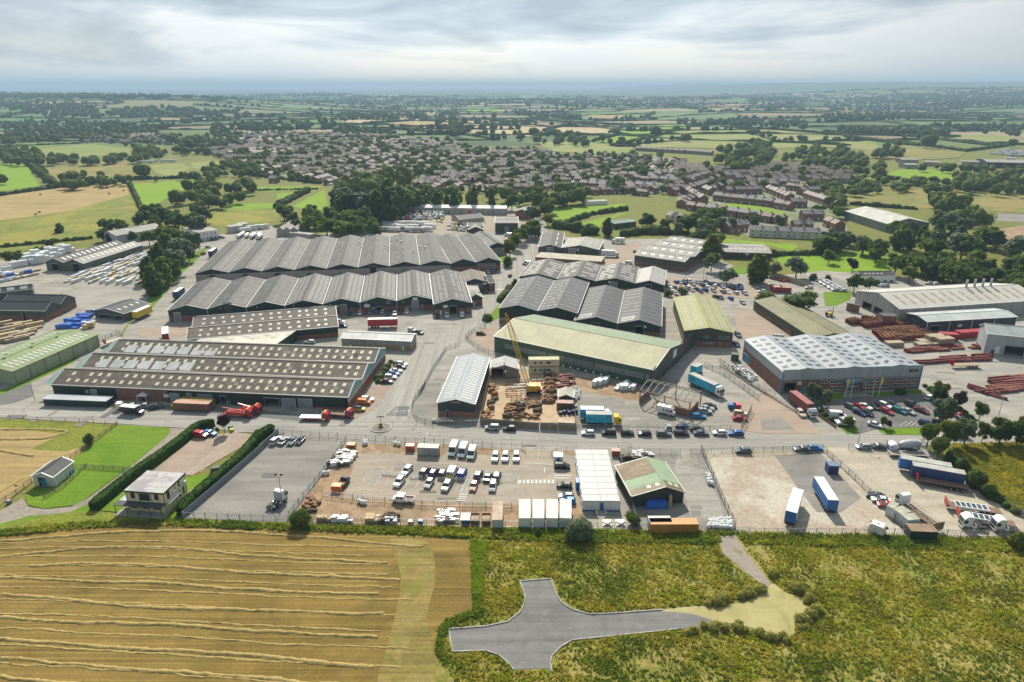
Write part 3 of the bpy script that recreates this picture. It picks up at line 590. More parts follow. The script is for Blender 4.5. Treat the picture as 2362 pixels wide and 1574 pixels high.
 def win(s,face,r,fm=WHITE,nx=2,tile=None,glass=GLASS,wall=None):
  a0,a1,z0,z1=r if wall else s.rect(face,r,tile)
  m=MB();t=.09
  for i in range(nx+1):
   a=a0+(a1-a0)*i/nx;s.slab(m,face,a-t/2,a+t/2,z0,z1,.01,.09)
  s.slab(m,face,a0+t/2,a1-t/2,z0-t,z0,.012,.12);s.slab(m,face,a0+t/2,a1-t/2,z1,z1+t,.012,.085)
  f=m.build('window',fm,s.root)
  for i in range(nx):
   p=MB();b0=a0+(a1-a0)*i/nx+t/2;b1=a0+(a1-a0)*(i+1)/nx-t/2
   s.slab(p,face,b0,b1,z0,z1,.012,.03);p.build('pane',glass,f)
  return s
 def panel(s,face,r,mat,name='cladding_panel',d=.05,tile=None,d0=.012):
  a0,a1,z0,z1=s.rect(face,r,tile);m=MB();s.slab(m,face,a0,a1,z0,z1,d0,d);return m.build(name,mat,s.root)
 def rot_of(s,face):return{'front':(R(90),0,0),'right':(R(90),0,R(90)),'left':(R(90),0,R(-90))}[face]
 def sign(s,face,r,board,txt=None,tm=None,size=None,tile=None,name='sign',sx=1.0):
  a0,a1,z0,z1=s.rect(face,r,tile);m=MB();s.slab(m,face,a0,a1,z0,z1,.09,.17);o=m.build(name,board,s.root)
  if txt:
   lines=txt if isinstance(txt,(list,tuple))else[txt];hh=(z1-z0)/len(lines)
   for i,l in enumerate(lines):
    if not l:continue
    text(l,o,size or hh*.75,s.P(face,(a0+a1)/2,z1-hh*(i+.5),.185),s.rot_of(face),tm or WHITE,sx=sx)
  return o
 def lamp(s,face,x,y,tile=None):
  a,z=s.on(face,x,y,tile);m=MB();s.slab(m,face,a-.25,a+.25,z-.15,z+.15,.02,.35);return m.build('floodlight',WHITE,s.root)
 def pipes(s,face,n,mat=None):
  L=s.W if face in('front','back')else s.D;me=MB().box(-.08,.08,-.08,.08,0,s.ze).mesh('downpipe',mat or s.mats['trim'])
  for i in range(n+1):put('downpipe',me,s.root,loc=s.P(face,min(max(L*i/n,.15),L-.15),0,.1))
  # --- long terraces of gabled sheds, left of the side road
r1=Shed('long dark row of gabled sheds furthest back left of the side road','U2',('U1',1765,437),(1800,347),C=(1690,92),ze=5,rise=2.2,n=8,wall=sheet('black_green_cladding',(.03,.04,.036),su=1,sv=9,streak=.2),base=GREYW,zb=4.2,trim=GREYTRIM)
for x in(205,500,790):r1.door('front',(x,430,x+68,470),mat=DGREYCL)
r1.door('front',('U1' and 1070,375,1130,425),mat=DARK);r1.door('front',(1350,375,1415,420));r1.door('front',(1890,450,1955,490),mat=DGREYCL,tile='U1');r1.door('front',(2190,440,2255,480),mat=DGREYCL,tile='U1')
for i in range(8):r1.lamp('front',92+i*285-12,432-i*9)
r1.finish();r1.lights((.25,.62),26,(1.0,2.3),sheet('old_rooflight',(.30,.29,.26)),joined=True,bays=(0,1,2,3));r1.lights((.25,.62),24,(1.0,2.3),sheet('dull_rooflight',(.26,.25,.225)),joined=True,bays=(4,5,6,7),skip=.25);r1.pipes('front',8)
for k in range(16):MB().cyl((0,0),.45,-.3,.9,10).build('roof_vent',WHITE,r1.root).location=(r1.W*(.60+.33*random.random()),r1.D*random.uniform(.2,.9),r1.ze+1.9)
r1b=Shed('gabled sheds with brick office front at the road end of the back row','U2',(1803,346),(2252,322),C=(2075,95),ze=5.6,rise=2.3,n=2,wall=GREENCL,base=BRICK,zb=3.4)
for i in range(6):r1b.win('front',(2045+i*29,348,2063+i*29,362),nx=2)
for i in range(3):r1b.win('front',(2105+i*28,380,2128+i*28,408),nx=3)
r1b.win('front',(2190,384,2208,398));r1b.win('front',(2050,386,2066,400));r1b.finish();r1b.lights((.2,.45,.72),16,(1.0,1.6),sheet('dull_rooflight',(.26,.25,.225)),joined=True)
r1c=Shed('short gabled shed with beige wall behind the brick office front','U2',(2140,194),(2308,182),C=(2210,72),ze=5.2,rise=2.2,wall=GREENCL,base=GREYW,zb=4);r1c.finish();r1c.lights((.3,.6),8,(1,1.5),LITEW,joined=True)
r2=Shed('front row of seven gabled grey-roofed sheds with dark green gable ends','U2',('U1',1515,772),(1640,667),C=(1565,440),ze=5.3,rise=2.3,n=7,wall=GREENCL,base=BRICK,zb=2.6,trim=WHITE)
r2.door('front',(800,718,862,790));r2.door('front',(1450,685,1512,755));r2.door('front',(1128,735,1192,765),open=True);r2.door('front',(1570,790,1640,858),tile='U1');r2.panel('front',(2020,700,2105,790),OLIVECL,tile='U1')
r2.door('front',(760,760,776,792),mat=BLUED);r2.door('front',(1094,745,1110,776),mat=BLUED);r2.door('front',(1535,722,1551,752),mat=BLUED)
r2.win('front',(893,752,926,770));r2.win('front',(1220,685,1254,706));r2.win('front',(1400,732,1424,746));r2.sign('front',(1458,653,1500,675),WHITE);r2.sign('front',(1018,715,1072,738),WHITE);r2.sign('front',(762,722,790,742),WHITE)
r2.finish();r2.lights((.22,.6),30,(.7,2.2),sheet('dull_rooflight',(.21,.205,.195)),joined=True,bays=(0,1,2),skip=.3);r2.lights((.2,.45,.72),22,(.9,1.7),sheet('white_rooflight2',(.45,.44,.41)),joined=True,bays=(3,4,5,6));r2.pipes('front',7,WHITE)
for i in range(7):r2.lamp('front',300-2*290+i*330,735+15-i*12)
r3=Shed('end shed of the front row standing forward of its neighbours','U2',(1650,713),(1990,698),C=(1850,432),ze=5.4,rise=2.3,wall=GREENCL,base=BRICK,zb=3.0,trim=WHITE)
r3.door('front',(1790,727,1856,800),open=True);r3.sign('front',(1732,722,1774,744),WHITE);r3.win('front',(1665,778,1692,793));r3.win('front',(1745,774,1772,790));r3.win('front',(1885,770,1915,786));r3.win('front',(1955,764,1980,778));r3.door('front',(1705,775,1722,808),mat=WHITE)
r3.finish();r3.lights((.2,.45,.72),22,(.9,1.6),sheet('white_rooflight2',(.45,.44,.41)),joined=True,skip=.1)
s=Shed('low gabled workshop with tan rooflights beside the side road','U2',(1900,520),(2138,510),C=(2075,425),ze=5,rise=1.9,roof=ASB,wall=DGREYCL,base=BRICK,zb=2.2);s.door('front',(2010,530,2085,600));s.sign('front',(2092,518,2130,535),WHITE);s.finish();s.lights((.25,.6),10,(.9,1.8),sheet('tan_rooflight',(.36,.27,.17)),joined=True)
s=Shed('flat-roofed link block beside the end shed','U2',(1935,610),(2062,605),C=(2000,530),ze=4,flat=True,roof=ASBL,wall=BRICK,name='outbuilding',cat='building');s.finish()
s=Shed('little brick lodge with black gable in front of the link block','U2',(1968,660),(2088,652),C=(2070,615),ze=4,rise=1.8,roof=ASBL,wall=DGREYCL,base=BRICK,zb=3,name='brick_lodge',cat='building');s.win('front',(2030,690,2050,708));s.door('front',(2005,692,2022,728),mat=WHITE);s.finish()
s=Shed('small brick house with pitched slate roof at the roadside','U2',(2150,525),(2202,520),C=(2165,470),ze=4.5,rise=2.2,ridge='u',roof=SLATE,wall=BRICK,name='brick_house',cat='house');s.win('front',(2158,532,2170,545));s.finish()
# --- right of the side road
m3=sheet('rusty_grey_roof',(.082,.070,.064),(.066,.057,.052),streak=.3,patch=.35)
s=Shed('three mottled brown-grey gabled sheds in a row right of the side road','V4',(150,699),(1197,759),C=(1240,617),ze=5,rise=2.2,n=3,roof=m3,wall=GREENCL,base=BRICK,zb=2.2);s.door('front',(975,745,1032,790));s.finish();s.lights((.25,.45,.7),9,(1.0,2.6),LITEW,joined=True,skip=.25);s.sign('front',(955,740,972,758),WHITE)
s=Shed('narrow shed with many pale rooflights at the end of the mottled row','V4',(1199,760),(1455,777),C=(1474,645),ze=4.8,rise=2,roof=ASBL,wall=GREENCL);s.door('front',(1290,770,1340,805),mat=DARK);s.finish();s.lights((.2,.4,.6,.8),14,(.9,1.3),LITEW,joined=True)
s=Shed('twin dark grey gabled warehouse with plain green end walls behind the crane','U3',(200,358),(906,403),C=('V4',815,757),ze=7,rise=2.1,n=2,roof=SLATE,wall=sheet('deep_green_cladding',(.035,.055,.036),su=1,sv=9),base=BRICK2,zb=2.6,trim=GREYTRIM);s.win('front',(215,445,232,460));s.win('front',(238,447,255,462));s.finish();s.lights((.25,.42,.6,.78),9,(.8,2.2),paint('faint_rooflight',(.21,.21,.22)),joined=True,skip=.3);s.pipes('front',2)
s=Shed('twin dark warehouse with black rooflights and open door beside the olive shed','U3',(885,468),(1667,521),C=('V4',1487,852),ze=5.5,rise=2.3,n=2,roof=SLATE,wall=GREENCL,base=BRICK,zb=2.6,trim=GREYTRIM)
s.door('front',(1430,515,1502,600),open=True);s.door('front',(1038,490,1105,560),mat=DARK);s.sign('front',(1515,515,1532,535),WHITE);s.finish();s.lights((.25,.5,.75),9,(.9,2.4),LITED,joined=True,skip=.1);s.lights((.3,.6),3,(.7,3),LITEW,joined=True,span=(.02,.14),sides=(0,));s.pipes('front',2)
s=Shed('dark-roofed gabled shed with two white stripes by the tree-lined road','V4',(320,433),(530,438),C=(682,310),ze=4.2,rise=1.9,wall=BROWNCL,trim=WHITE);s.door('front',(398,435,455,480),mat=ROLLER);s.finish();s.lights((.5,),3,(9,.8),LITEW,joined=True,sides=(1,))
s=Shed('light grey gabled shed with green walls and loading door','V4',(533,438),(866,456),C=(922,378),ze=4.5,rise=2.2,roof=ASBL,wall=GREEN2,trim=WHITE);s.door('front',(595,442,656,490));s.sign('front',(670,446,686,466),WHITE);s.finish();s.lights((.3,.6),7,(.8,2),LITEW,joined=True,sides=(1,))
s=Shed('long low cream flat-roofed store in front of the two gabled sheds','V4',(292,524),(885,566),C=(915,520),ze=2.8,flat=True,roof=sheet('cream_sheet_roof',(.42,.37,.28),streak=.3,patch=.3),wall=BRICK);s.finish()
s=Shed('grey factory with four stepped ridges and dark brown cladding over brick','V4',(1192,505),(1640,568),C=(1697,352),ze=5.9,rise=1.5,n=4,ridge='u',roof=ASBL,wall=BROWNCL,base=BRICK,zb=2.4,trim=GREYTRIM);s.win('front',(1200,570,1216,584));s.win('front',(1238,572,1254,586));s.finish();s.lights((.5,),5,(2.4,2.2),LITEW,joined=True,sides=(0,));s.lights((.5,),5,(2.2,1.6),LITEW,joined=True,sides=(1,))
s=Shed('long low shed with white rooflights and open machinery bays beside the meadow','U4',(22,72),(400,84),C=(400,18),ze=4,rise=1.2,ridge='u',roof=ASBL,wall=paint('dark_brown_wall',(.07,.05,.04),.8),name='farm_shed');s.sign('front',(198,82,226,96),WHITE);s.finish();s.lights((.55,),9,(1.6,1.6),LITEW,joined=True,sides=(0,))
s=Shed('green-roofed open barn among the paddocks','V4',(1010,222),(1205,200),D=(985,192),ze=4,rise=1.0,ridge='u',roof=sheet('barn_green_roof',(.17,.27,.20)),wall=sheet('barn_wall',(.11,.12,.10)),name='barn',cat='barn');s.door('front',(1015,235,1050,260),mat=DARK);s.finish()
olive=sheet('olive_roof',(.27,.27,.10),(.24,.245,.095),su=1,sv=8,streak=.12,patch=.15)
s=Shed('olive-green gabled warehouse with rows of pale rooflights and brick-based end','V4',(1645,1189),(2083,1207),C=(1979,905),ze=6.4,rise=1.8,roof=olive,wall=OLIVECL,base=BRICK,zb=2.2,trim=sheet('pale_olive_trim',(.42,.42,.24)))
for x,y in((1680,1225),(1700,1227),(1815,1235),(1835,1237),(1850,1238)):s.win('front',(x,y,x+14,y+18),fm=GREYTRIM,nx=1)
for i in range(4):s.win('front',(1815+i*24,1292,1833+i*24,1306),nx=1)
for i in range(3):s.win('front',(1950+i*36,1240,1974+i*36,1262),fm=GREYTRIM,nx=2)
s.door('front',(1952,1298,1972,1338),mat=BRICK2);s.finish();s.lights((.28,.68),21,(1.0,2.6),sheet('pale_yellow_rooflight',(.55,.52,.33)),joined=True)
dol=sheet('mossy_olive_roof',(.20,.185,.09),(.18,.165,.08),streak=.2,patch=.3)
s=Shed('long moss-olive roofed unit with teal roller doors behind the silver factory','U4',(716,737),(1042,722),C=(520,440),ze=4.6,rise=1.6,roof=dol,wall=OLIVECL,base=BRICK,zb=1.6,trim=OLIVECL)
teal=sheet('teal_roller_door',(.04,.12,.10),su=40,sv=.3)
for r in((268,525,292,600),(304,545,330,625),(405,605,434,690),(450,630,478,715),(560,690,590,735)):s.door('left',r,mat=teal)
s.sign('left',(490,676,512,702),WHITE);s.finish()
# --- silver factory with office front
sf=Shed('silver three-ridged factory with brick office front and rows of windows','U4',(492,1003),(1568,963),C=(1045,722),ze=8.1,rise=1.3,n=3,roof=sheet('silver_roof',(.31,.33,.355),(.29,.31,.335),su=1,sv=12,streak=.08,patch=.1,rough=.4),wall=GREYCL,base=BRICK,zb=5.0,trim=GREYCL,over=.15)
for i,(x0,x1)in enumerate(((858,955),(1113,1190),(1208,1305),(1325,1420),(1438,1535))):
 dy=(x0-858)*-.042;sf.win('front',(x0,1064+dy,x1,1084+dy),nx=7);
 if i:sf.win('front',(x0,1104+dy+8,x1,1124+dy+8),nx=7)
 else:sf.win('front',(x0,1114,x1,1134),nx=7)
sf.win('front',(785,1066,838,1086),nx=4)
sf.door('front',(502,1080,578,1165),open=True);sf.door('front',(632,1122,655,1165),mat=paint('sky_blue_door',(.06,.28,.50)));sf.door('front',(692,1125,712,1166),mat=paint('sky_blue_door',(.06,.28,.50)));sf.sign('front',(603,1074,630,1100),WHITE)
sf.win('front',(990,1074,1064,1145),nx=5);sf.win('front',(990,1110,1064,1113),nx=1,glass=WHITE)
sf.sign('front',(1466,980,1534,998),paint('black_sign',(.03,.03,.03)),'FILLEY',paint('sign_yellow',(.75,.5,.03)))
a0,a1,z0,z1=sf.rect('front',(962,1045,1112,1080));cm=MB();N_=10
prof=[(a0+(a1-a0)*i/N_,z0+1.0+1.0*math.sin(math.pi*i/N_))for i in range(N_+1)]
for(xa,za),(xb,zb)in zip(prof,prof[1:]):cm.add([(xa,-2.4,za),(xb,-2.4,zb),(xb,-.02,zb),(xa,-.02,za),(xa,-2.4,za-.9),(xb,-2.4,zb-.9),(xb,-.02,zb-.9),(xa,-.02,za-.9)],[(0,1,2,3),(4,5,1,0),(7,6,5,4)])
cn=cm.build('entrance_canopy',paint('canopy_blue_grey',(.22,.30,.36),.4),sf.root)
text('BLOCK',cn,.75,((a0+a1)/2+1.2,-2.43,z0+1.5),(R(90),0,0),DARKTRIM);text('HOUSE',cn,.75,((a0+a1)/2+1.2,-2.43,z0+.75),(R(90),0,0),DARKTRIM)
for k in(a0+.4,a1-.4):MB().cyl((k,-2.2),.12,0,z0+.5,10).build('canopy_post',GREYCL,sf.root)
cor=paint('bright_blue_trim',(.05,.22,.50));m=MB();m.box(-.2,.2,-.2,.05,0,8.1);m.build('corner_trim',cor,sf.root);MB().box(sf.W-.2,sf.W+.2,-.2,.05,0,8.1).build('corner_trim',cor,sf.root)
MB().box(-.1,sf.W+.1,-.12,.1,7.8,8.9).build('parapet',GREYCL,sf.root);MB().box(-.12,sf.W+.12,-.16,.12,8.905,9.02).build('coping',sheet('pale_blue_coping',(.45,.55,.60)),sf.root)
sf.door('left',(188,850,225,930),mat=paint('cyan_door',(.02,.25,.50)));sf.finish();sf.lights((.22,.34,.62,.74),7,(1.6,.9),LITED,span=(.05,.95),joined=False,jit=.4)
# --- big sheds at right
s=Shed('huge pale-roofed shed with stained white end wall and two dark doorways','U4',(1396,514),(2500,444),D=(1028,374),ze=6.5,rise=3.3,ridge='u',roof=sheet('pale_sheet_roof',(.47,.45,.41),(.44,.42,.38),su=1,sv=9,streak=.12,patch=.12),wall=DIRTYW,trim=WHITE)
s.door('left',(1112,445,1166,545),open=True);s.door('left',(1198,486,1248,590),open=True);s.finish();s.lights((.35,.68),14,(1.3,4),sheet('tan_rooflight2',(.40,.34,.22)),sides=(0,),joined=True);s.sign('left',(1240,535,1258,590),paint('safety_blue_sign',(.05,.2,.5)))
for x in(.62,.68,.74,.80):MB().cyl((s.W*x,s.D*.5),.55,s.ze+3,s.ze+7+3*(x*50%2>1),12).build('flue',GREYTRIM,s.root)
s=Shed('dark blue-grey shed with pale roof and brick office, in front of the huge shed','U4',(1607,613),(2300,574),D=(1437,548),ze=5.2,rise=1,ridge='u',roof=sheet('pale_blue_roof',(.46,.49,.48),streak=.1),wall=sheet('slate_blue_cladding',(.055,.075,.088),su=1,sv=9),trim=WHITE);s.door('front',(1630,642,1692,695),open=True);s.sign('front',(1842,634,1868,650),WHITE);s.finish();s.pipes('front',4)
s=Shed('small flat brick substation by the white shed doorways','U4',(985,470),(1080,488),D=(950,458),ze=3.5,flat=True,roof=SLATE,wall=BRICK,name='brick_substation',cat='building');s.finish()
s=Shed('flat-roofed brick block against the corner of the white shed','U4',(1262,568),(1372,572),C=(1390,552),ze=4.5,flat=True,roof=SLATE,wall=BRICK,name='brick_block',cat='building');s.finish()
s=Shed('pale grey shed with big open doorway cut off by the right edge of the view','U4',(2075,705),(2560,752),D=(2240,660),ze=8,rise=2.5,ridge='u',roof=sheet('pale_blue_roof',(.46,.49,.48)),wall=GREYCL,trim=WHITE);s.door('front',(2212,792,2330,925),open=True);s.door('front',(2098,826,2120,865),mat=DGREYCL);s.sign('front',(2134,800,2156,860),WHITE);s.finish()
s=Shed('green-walled hall with bright ribbed white roof beyond the trees','V3',(1142,905),(1420,990),C=(1690,978),ze=6,rise=3.6,ridge='u',roof=sheet('white_ribbed_roof',(.52,.51,.46),streak=.1),wall=sheet('grey_green_cladding',(.24,.31,.25)),trim=WHITE);s.finish();s.lights((.55,),13,(1.1,13),sheet('ivory_strip',(.60,.59,.54)),sides=(0,),joined=True)
s=Shed('low whitewashed stable block with slate roof beyond the parked cars','U4',(1100,262),(1362,258),D=(955,258),depth=9,ze=3.2,rise=1.6,ridge='u',roof=ASBD,wall=WHITE,name='stable_block',cat='building')
for i in range(5):s.door('front',(1120+i*50,290,1134+i*50,318),mat=DARKTRIM,frame=False)
s.finish();s.lights((.5,),5,(1.2,1),LITEW,sides=(0,),joined=True,span=(.1,.7))
# --- big green assembly shed behind the crane yard
bg=Shed('big green shed with cream roof slope and strip windows behind the yellow crane','U3',(157,612),(1597,917),C=(1962,692),ze=6.5,rise=3,ridge='u',roof=sheet('cream_lichen_roof',(.42,.39,.245),(.385,.365,.23),su=1.1,sv=3,streak=.10,patch=.22,lichen=(.37,.37,.22)),wall=sheet('green_box_cladding',(.085,.135,.085),su=1.0,sv=9,streak=.25,patch=.2),base=sheet('green_box_cladding',(.085,.135,.085)),zb=1,trim=paint('pale_trim',(.55,.55,.5)))
zw0,zw1=2.6,4.2;k=0;x=5.0
while x<bg.W-1.6:
 bg.win('front',(x,x+1.15,zw0,zw1),fm=GREYTRIM,nx=2,wall=True,glass=glassm('dusty_glass',(.09,.11,.11)));x+=1.42;k+=1
 if k%13==0:x+=.8
m=MB()
for i in range(26):m.ball((16+i*1.28,-.1,1.9),.17)
for i in range(8):MB().box(30+i*3.1,31+i*3.1,-.12,-.02,.4,.9).build('wall_vent',WHITE,bg.root)
m.build('wall_lamp',WHITE,bg.root)
bg.door('right',(1800,888,1870,968),open=True);bg.panel('right',(1680,870,1735,985),BROWNCL,'sliding_door',d=.12);bg.sign('right',(1775,745,1800,785),WHITE);bg.panel('right',(1598,900,1955,1040),BROWNCL,'gable_cladding',d=.03);bg.finish()
bg.wallob.data.materials[1]=bg.mats['wall']
for o in bg.root.children:
 if o.name.startswith('roof')and not o.name.startswith('rooflight')and max(v.co.y for v in o.data.vertices)>bg.D-.1:o.data.materials[0]=sheet('faded_green_roof',(.20,.26,.16),(.18,.24,.15),streak=.15,patch=.15)
 # --- front left works with three long ridges
fw=Shed('wide green-walled works with three long brown roofs and turquoise gable ends','U1',(467,1440),('T2',868,66),C=('U2',1250,1117),ze=4.6,rise=2.6,n=3,ridge='u',roof=ASB,wall=GREENCL,base=None,zb=0,trim=paint('pale_grey_gutter',(.5,.5,.47)),over=.3)
fw.door('front',(115,68,262,175),tile='T2',open=True);fw.door('front',(272,75,405,178),tile='T2');fw.door('front',(422,78,556,182),tile='T2')
fw.panel('front',(568,148,880,195),BRICK,'brick_panel',tile='T2',d=.1);fw.sign('front',(580,160,640,184),paint('faded_pink_sign',(.6,.35,.35)),tile='T2')
fw.panel('front',(1045,-25,1530,125),BRICK,'brick_panel',tile='T1',d=.12)
for x in(1155,1228,1282,1322,1357,1400,1448):fw.win('front',(x-(9 if x==1322 else 15),3,x+(9 if x==1322 else 15),30),tile='T1',nx=1 if x==1322 else 2)
for x,w_ in((1132,8),(1158,8),(1182,8),(1222,15),(1380,15),(1450,16)):fw.win('front',(x-w_,62,x+w_,88),tile='T1',nx=1 if w_==8 else 2)
fw.sign('front',(1478,35,1530,66),WHITE,tile='T1');fw.door('front',(1535,30,1632,125),tile='T1',mat=sheet('pale_blue_roller',(.36,.43,.48),su=40,sv=.3));fw.door('front',(1685,30,1735,85),tile='T1',mat=ROLLER);fw.door('front',(1788,40,1926,120),tile='T1');fw.door('front',(1985,48,2055,138),tile='T1',open=True);fw.door('front',(2058,100,2082,145),tile='T1',mat=BLUED)
fw.panel('front',(810,-10,885,50),PALEGREEN,'pale_panel',tile='T1');fw.panel('front',(768,-2,806,30),GREYCL,'grey_panel',tile='T1')
a,z=fw.on('front',1312,110,'T1');m=MB();m.box(a-1.6,a+1.6,-1.5,-.12,2.3,2.4);m.add([(a-1.8,-1.7,2.4),(a+1.8,-1.7,2.4),(a,-1.7,3.4),(a-1.8,-.12,2.4),(a+1.8,-.12,2.4),(a,-.12,3.4)],[(0,1,2),(1,4,5,2),(3,0,2,5)]);m.box(a-1.6,a-1.45,-1.5,-1.35,0,2.3);m.box(a+1.45,a+1.6,-1.5,-1.35,0,2.3);m.build('porch',WHITE,fw.root)
MB().box(a-.9,a+.9,-.2,-.13,0,2.2).build('door',GLASS,fw.root)
# gable ends: turquoise triangle over white band over brick with windows
bw=fw.D/3
for i in range(3):
 y0,y1,ym=bw*i,bw*(i+1),bw*(i+.5);e=fw.W+.32
 MB().add([(e,y0,3.8),(e,y1,3.8),(e,y1,4.7),(e,ym,7.35),(e,y0,4.7)]+[(e-.28,y,z)for y,z in((y0,3.8),(y1,3.8),(y1,4.7),(ym,7.35),(y0,4.7))],[(0,1,2,3,4),(0,4,9,5),(4,3,8,9),(3,2,7,8),(2,1,6,7)]).build('gable_fascia',TURQ,fw.root)
 MB().box(fw.W+.02,fw.W+.22,y0+.05,y1-.05,2.6,3.75).build('white_band',sheet('white_band',(.62,.63,.62)),fw.root);MB().box(fw.W+.02,fw.W+.16,y0+.05,y1-.05,0,2.55).build('brick_panel',BRICK,fw.root)
 for k in range(5):
  yy=y0+1.3+k*2.6
  if i:fw.win('right',(yy,yy+1.6,1.0,2.3),nx=2,wall=True)
 m=MB();m.bar((fw.W+.35,y0,4.75),(fw.W+.35,ym,7.4),.14);m.bar((fw.W+.35,ym,7.4),(fw.W+.35,y1,4.75),.14);m.build('bargeboard',WHITE,fw.root)
 MB().add([(-.32,y0,3.8),(-.32,y1,3.8),(-.32,y1,4.7),(-.32,ym,7.35),(-.32,y0,4.7)]+[(-.04,y,z)for y,z in((y0,3.8),(y1,3.8),(y1,4.7),(ym,7.35),(y0,4.7))],[(4,3,2,1,0),(0,5,9,4),(4,9,8,3),(3,8,7,2)]).build('gable_fascia',TURQ,fw.root)
m=MB()
for i in range(3):
 y0=bw*i;m.add([(-3.2,y0+.2,4.55),(-.1,y0+.2,4.55),(-.1,y0+bw/2,7.1),(-1.6,y0+bw/2,7.1)],[(0,1,2,3)])
m.build('side_canopy',sheet('canopy_turquoise',(.33,.45,.43)),fw.root)
fw.sign('right',(1030,1385,1068,1430),paint('sign_red',(.55,.04,.04)),tile='U2')
fw.finish();lm=paint('cream_rooflight2',(.62,.58,.40),.5,var=.15)
fw.lights((.30,.72),31,(1.15,1.55),lm,bays=(0,),sides=(0,),span=(.03,.99),skip=.04);fw.lights((.30,.72),31,(1.15,1.55),lm,bays=(1,2),sides=(0,),span=(.03,.99),skip=.06)
for b_,(f0,f1)in((1,(.04,.40)),(2,(.05,.41))):
 th=math.atan2(2.6,bw/2);
 for k in range(7):
  l=fw.W*(f0+(f1-f0)*(k+.5)/7);ww=fw.W*(f1-f0)/7-1.1;m=MB()
  y0,y1=bw*b_+.5,bw*b_+bw*.5*.62;z0,z1=4.6+2.6*.5/(bw/2)+.16,4.6+2.6*.62+.16
  m.add([(l-ww/2,y0,z0),(l+ww/2,y0,z0),(l+ww/2,y1,z1),(l-ww/2,y1,z1),(l-ww/2,y0,z0-.1),(l+ww/2,y0,z0-.1),(l+ww/2,y1,z1-.1),(l-ww/2,y1,z1-.1)],[(0,1,2,3),(4,5,1,0),(5,6,2,1),(6,7,3,2),(7,4,0,3)]);m.build('roof_panel',sheet('white_roof_panel',(.55,.56,.55),streak=.15),fw.root)
for k in range(26):
 MB().box(-.75,.75,-.9,.9,0,.03).build('patch_sheet',sheet('patch_sheet',(.27,.245,.20)),fw.root).matrix_local=Matrix.Translation((fw.W*random.uniform(.3,.98),bw*random.choice((0,1,2))+bw*.25+random.uniform(-1.5,1.5)*0,4.6+1.3+.13))@Matrix.Rotation(math.atan2(2.6,bw/2),4,'X')
s=Shed('low dark green lean-to with shiny metal roof against the works','T1',(388,82),(958,103),C=(1035,62),ze=2.3,flat=True,roof=sheet('galvanised_roof',(.52,.55,.57),su=1,sv=5,streak=.15,rough=.35),wall=GREENCL,name='lean_to',cat='building');s.finish()
s=Shed('two-ridged brown roofed unit peppered with white rooflights behind the works','U1',(1690,1035),('U2',780,915),C=('U2',706,732),ze=4.6,rise=2.2,n=2,ridge='u',roof=ASB,wall=GREENCL,base=BRICK,zb=2,trim=WHITE)
s.finish();s.lights((.28,.72),14,(1.2,1.3),LITEW,sides=(0,),jit=.5);s.panel('right',(757,960,777,1000),paint('yellow_panel',(.75,.55,.03)),'yellow_door',tile='U2')if False else None
P_=pts('U1',[(1732,1062),(2000,1075),('U2',225,1076),('U2',405,952),('U2',0,985),(1880,1005)],4.5);cx=sum(P_,Vector())/6
t=thing('annexe','low white-roofed annexe with slanting green side wall in front of the unit','building',(cx.x,cx.y,0));loc=[(p.x-cx.x,p.y-cx.y)for p in P_]
MB().prism(loc,0,4.4).build('wall',GREENCL,t);MB().prism([(x*1.004,y*1.004)for x,y in loc],4.405,4.6).build('roof',sheet('white_annexe_roof',(.55,.53,.45),streak=.12),t)
for k in range(8):MB().box(-1.2,1.2,-.5,.5,0,.04).build('rooflight',sheet('patch_light',(.40,.37,.30)),t).location=(loc[0][0]+6+(k%4)*8+(k//4)*5,loc[0][1]+2+(k//4)*3.2+(k%4)*1.3,4.605)
s=Shed('small white gabled shed with yellow brick base by the junction','U2',(812,1022),(1440,1050),C=(1497,985),ze=4,rise=1.3,ridge='u',roof=sheet('white_sheet_roof',(.74,.73,.70),streak=.06),wall=sheet('light_grey_cladding',(.42,.42,.40),su=1,sv=9),base=BRICKY,zb=2.0,trim=WHITE)
s.win('front',(1060,1034,1090,1048),nx=2);s.win('front',(1160,1038,1192,1052),nx=3);s.door('front',(1362,1098,1380,1138),mat=WHITE);s.door('front',(1096,1090,1108,1115),mat=DARKTRIM);s.door('front',(888,1080,905,1105),mat=WHITE);s.finish()
s=Shed('pale green shed with green roof and white rooflights at the left edge','U1',(-330,1278),(116,1322),C=(828,986),ze=5,rise=1.4,roof=sheet('sage_roof',(.21,.27,.11),(.19,.245,.10),su=1,sv=8,streak=.1),wall=PALEGREEN,trim=sheet('sage_trim',(.33,.38,.2)));s.finish();s.lights((.3,.55),17,(.75,2.3),LITEW,sides=(0,1));s.pipes('right',6)
for k in range(3):MB().cyl((s.W*.5,s.D*(.2+.3*k)),.5,s.ze+2.5,s.ze+3.0,12).build('roof_vent',GREYTRIM,s.root)
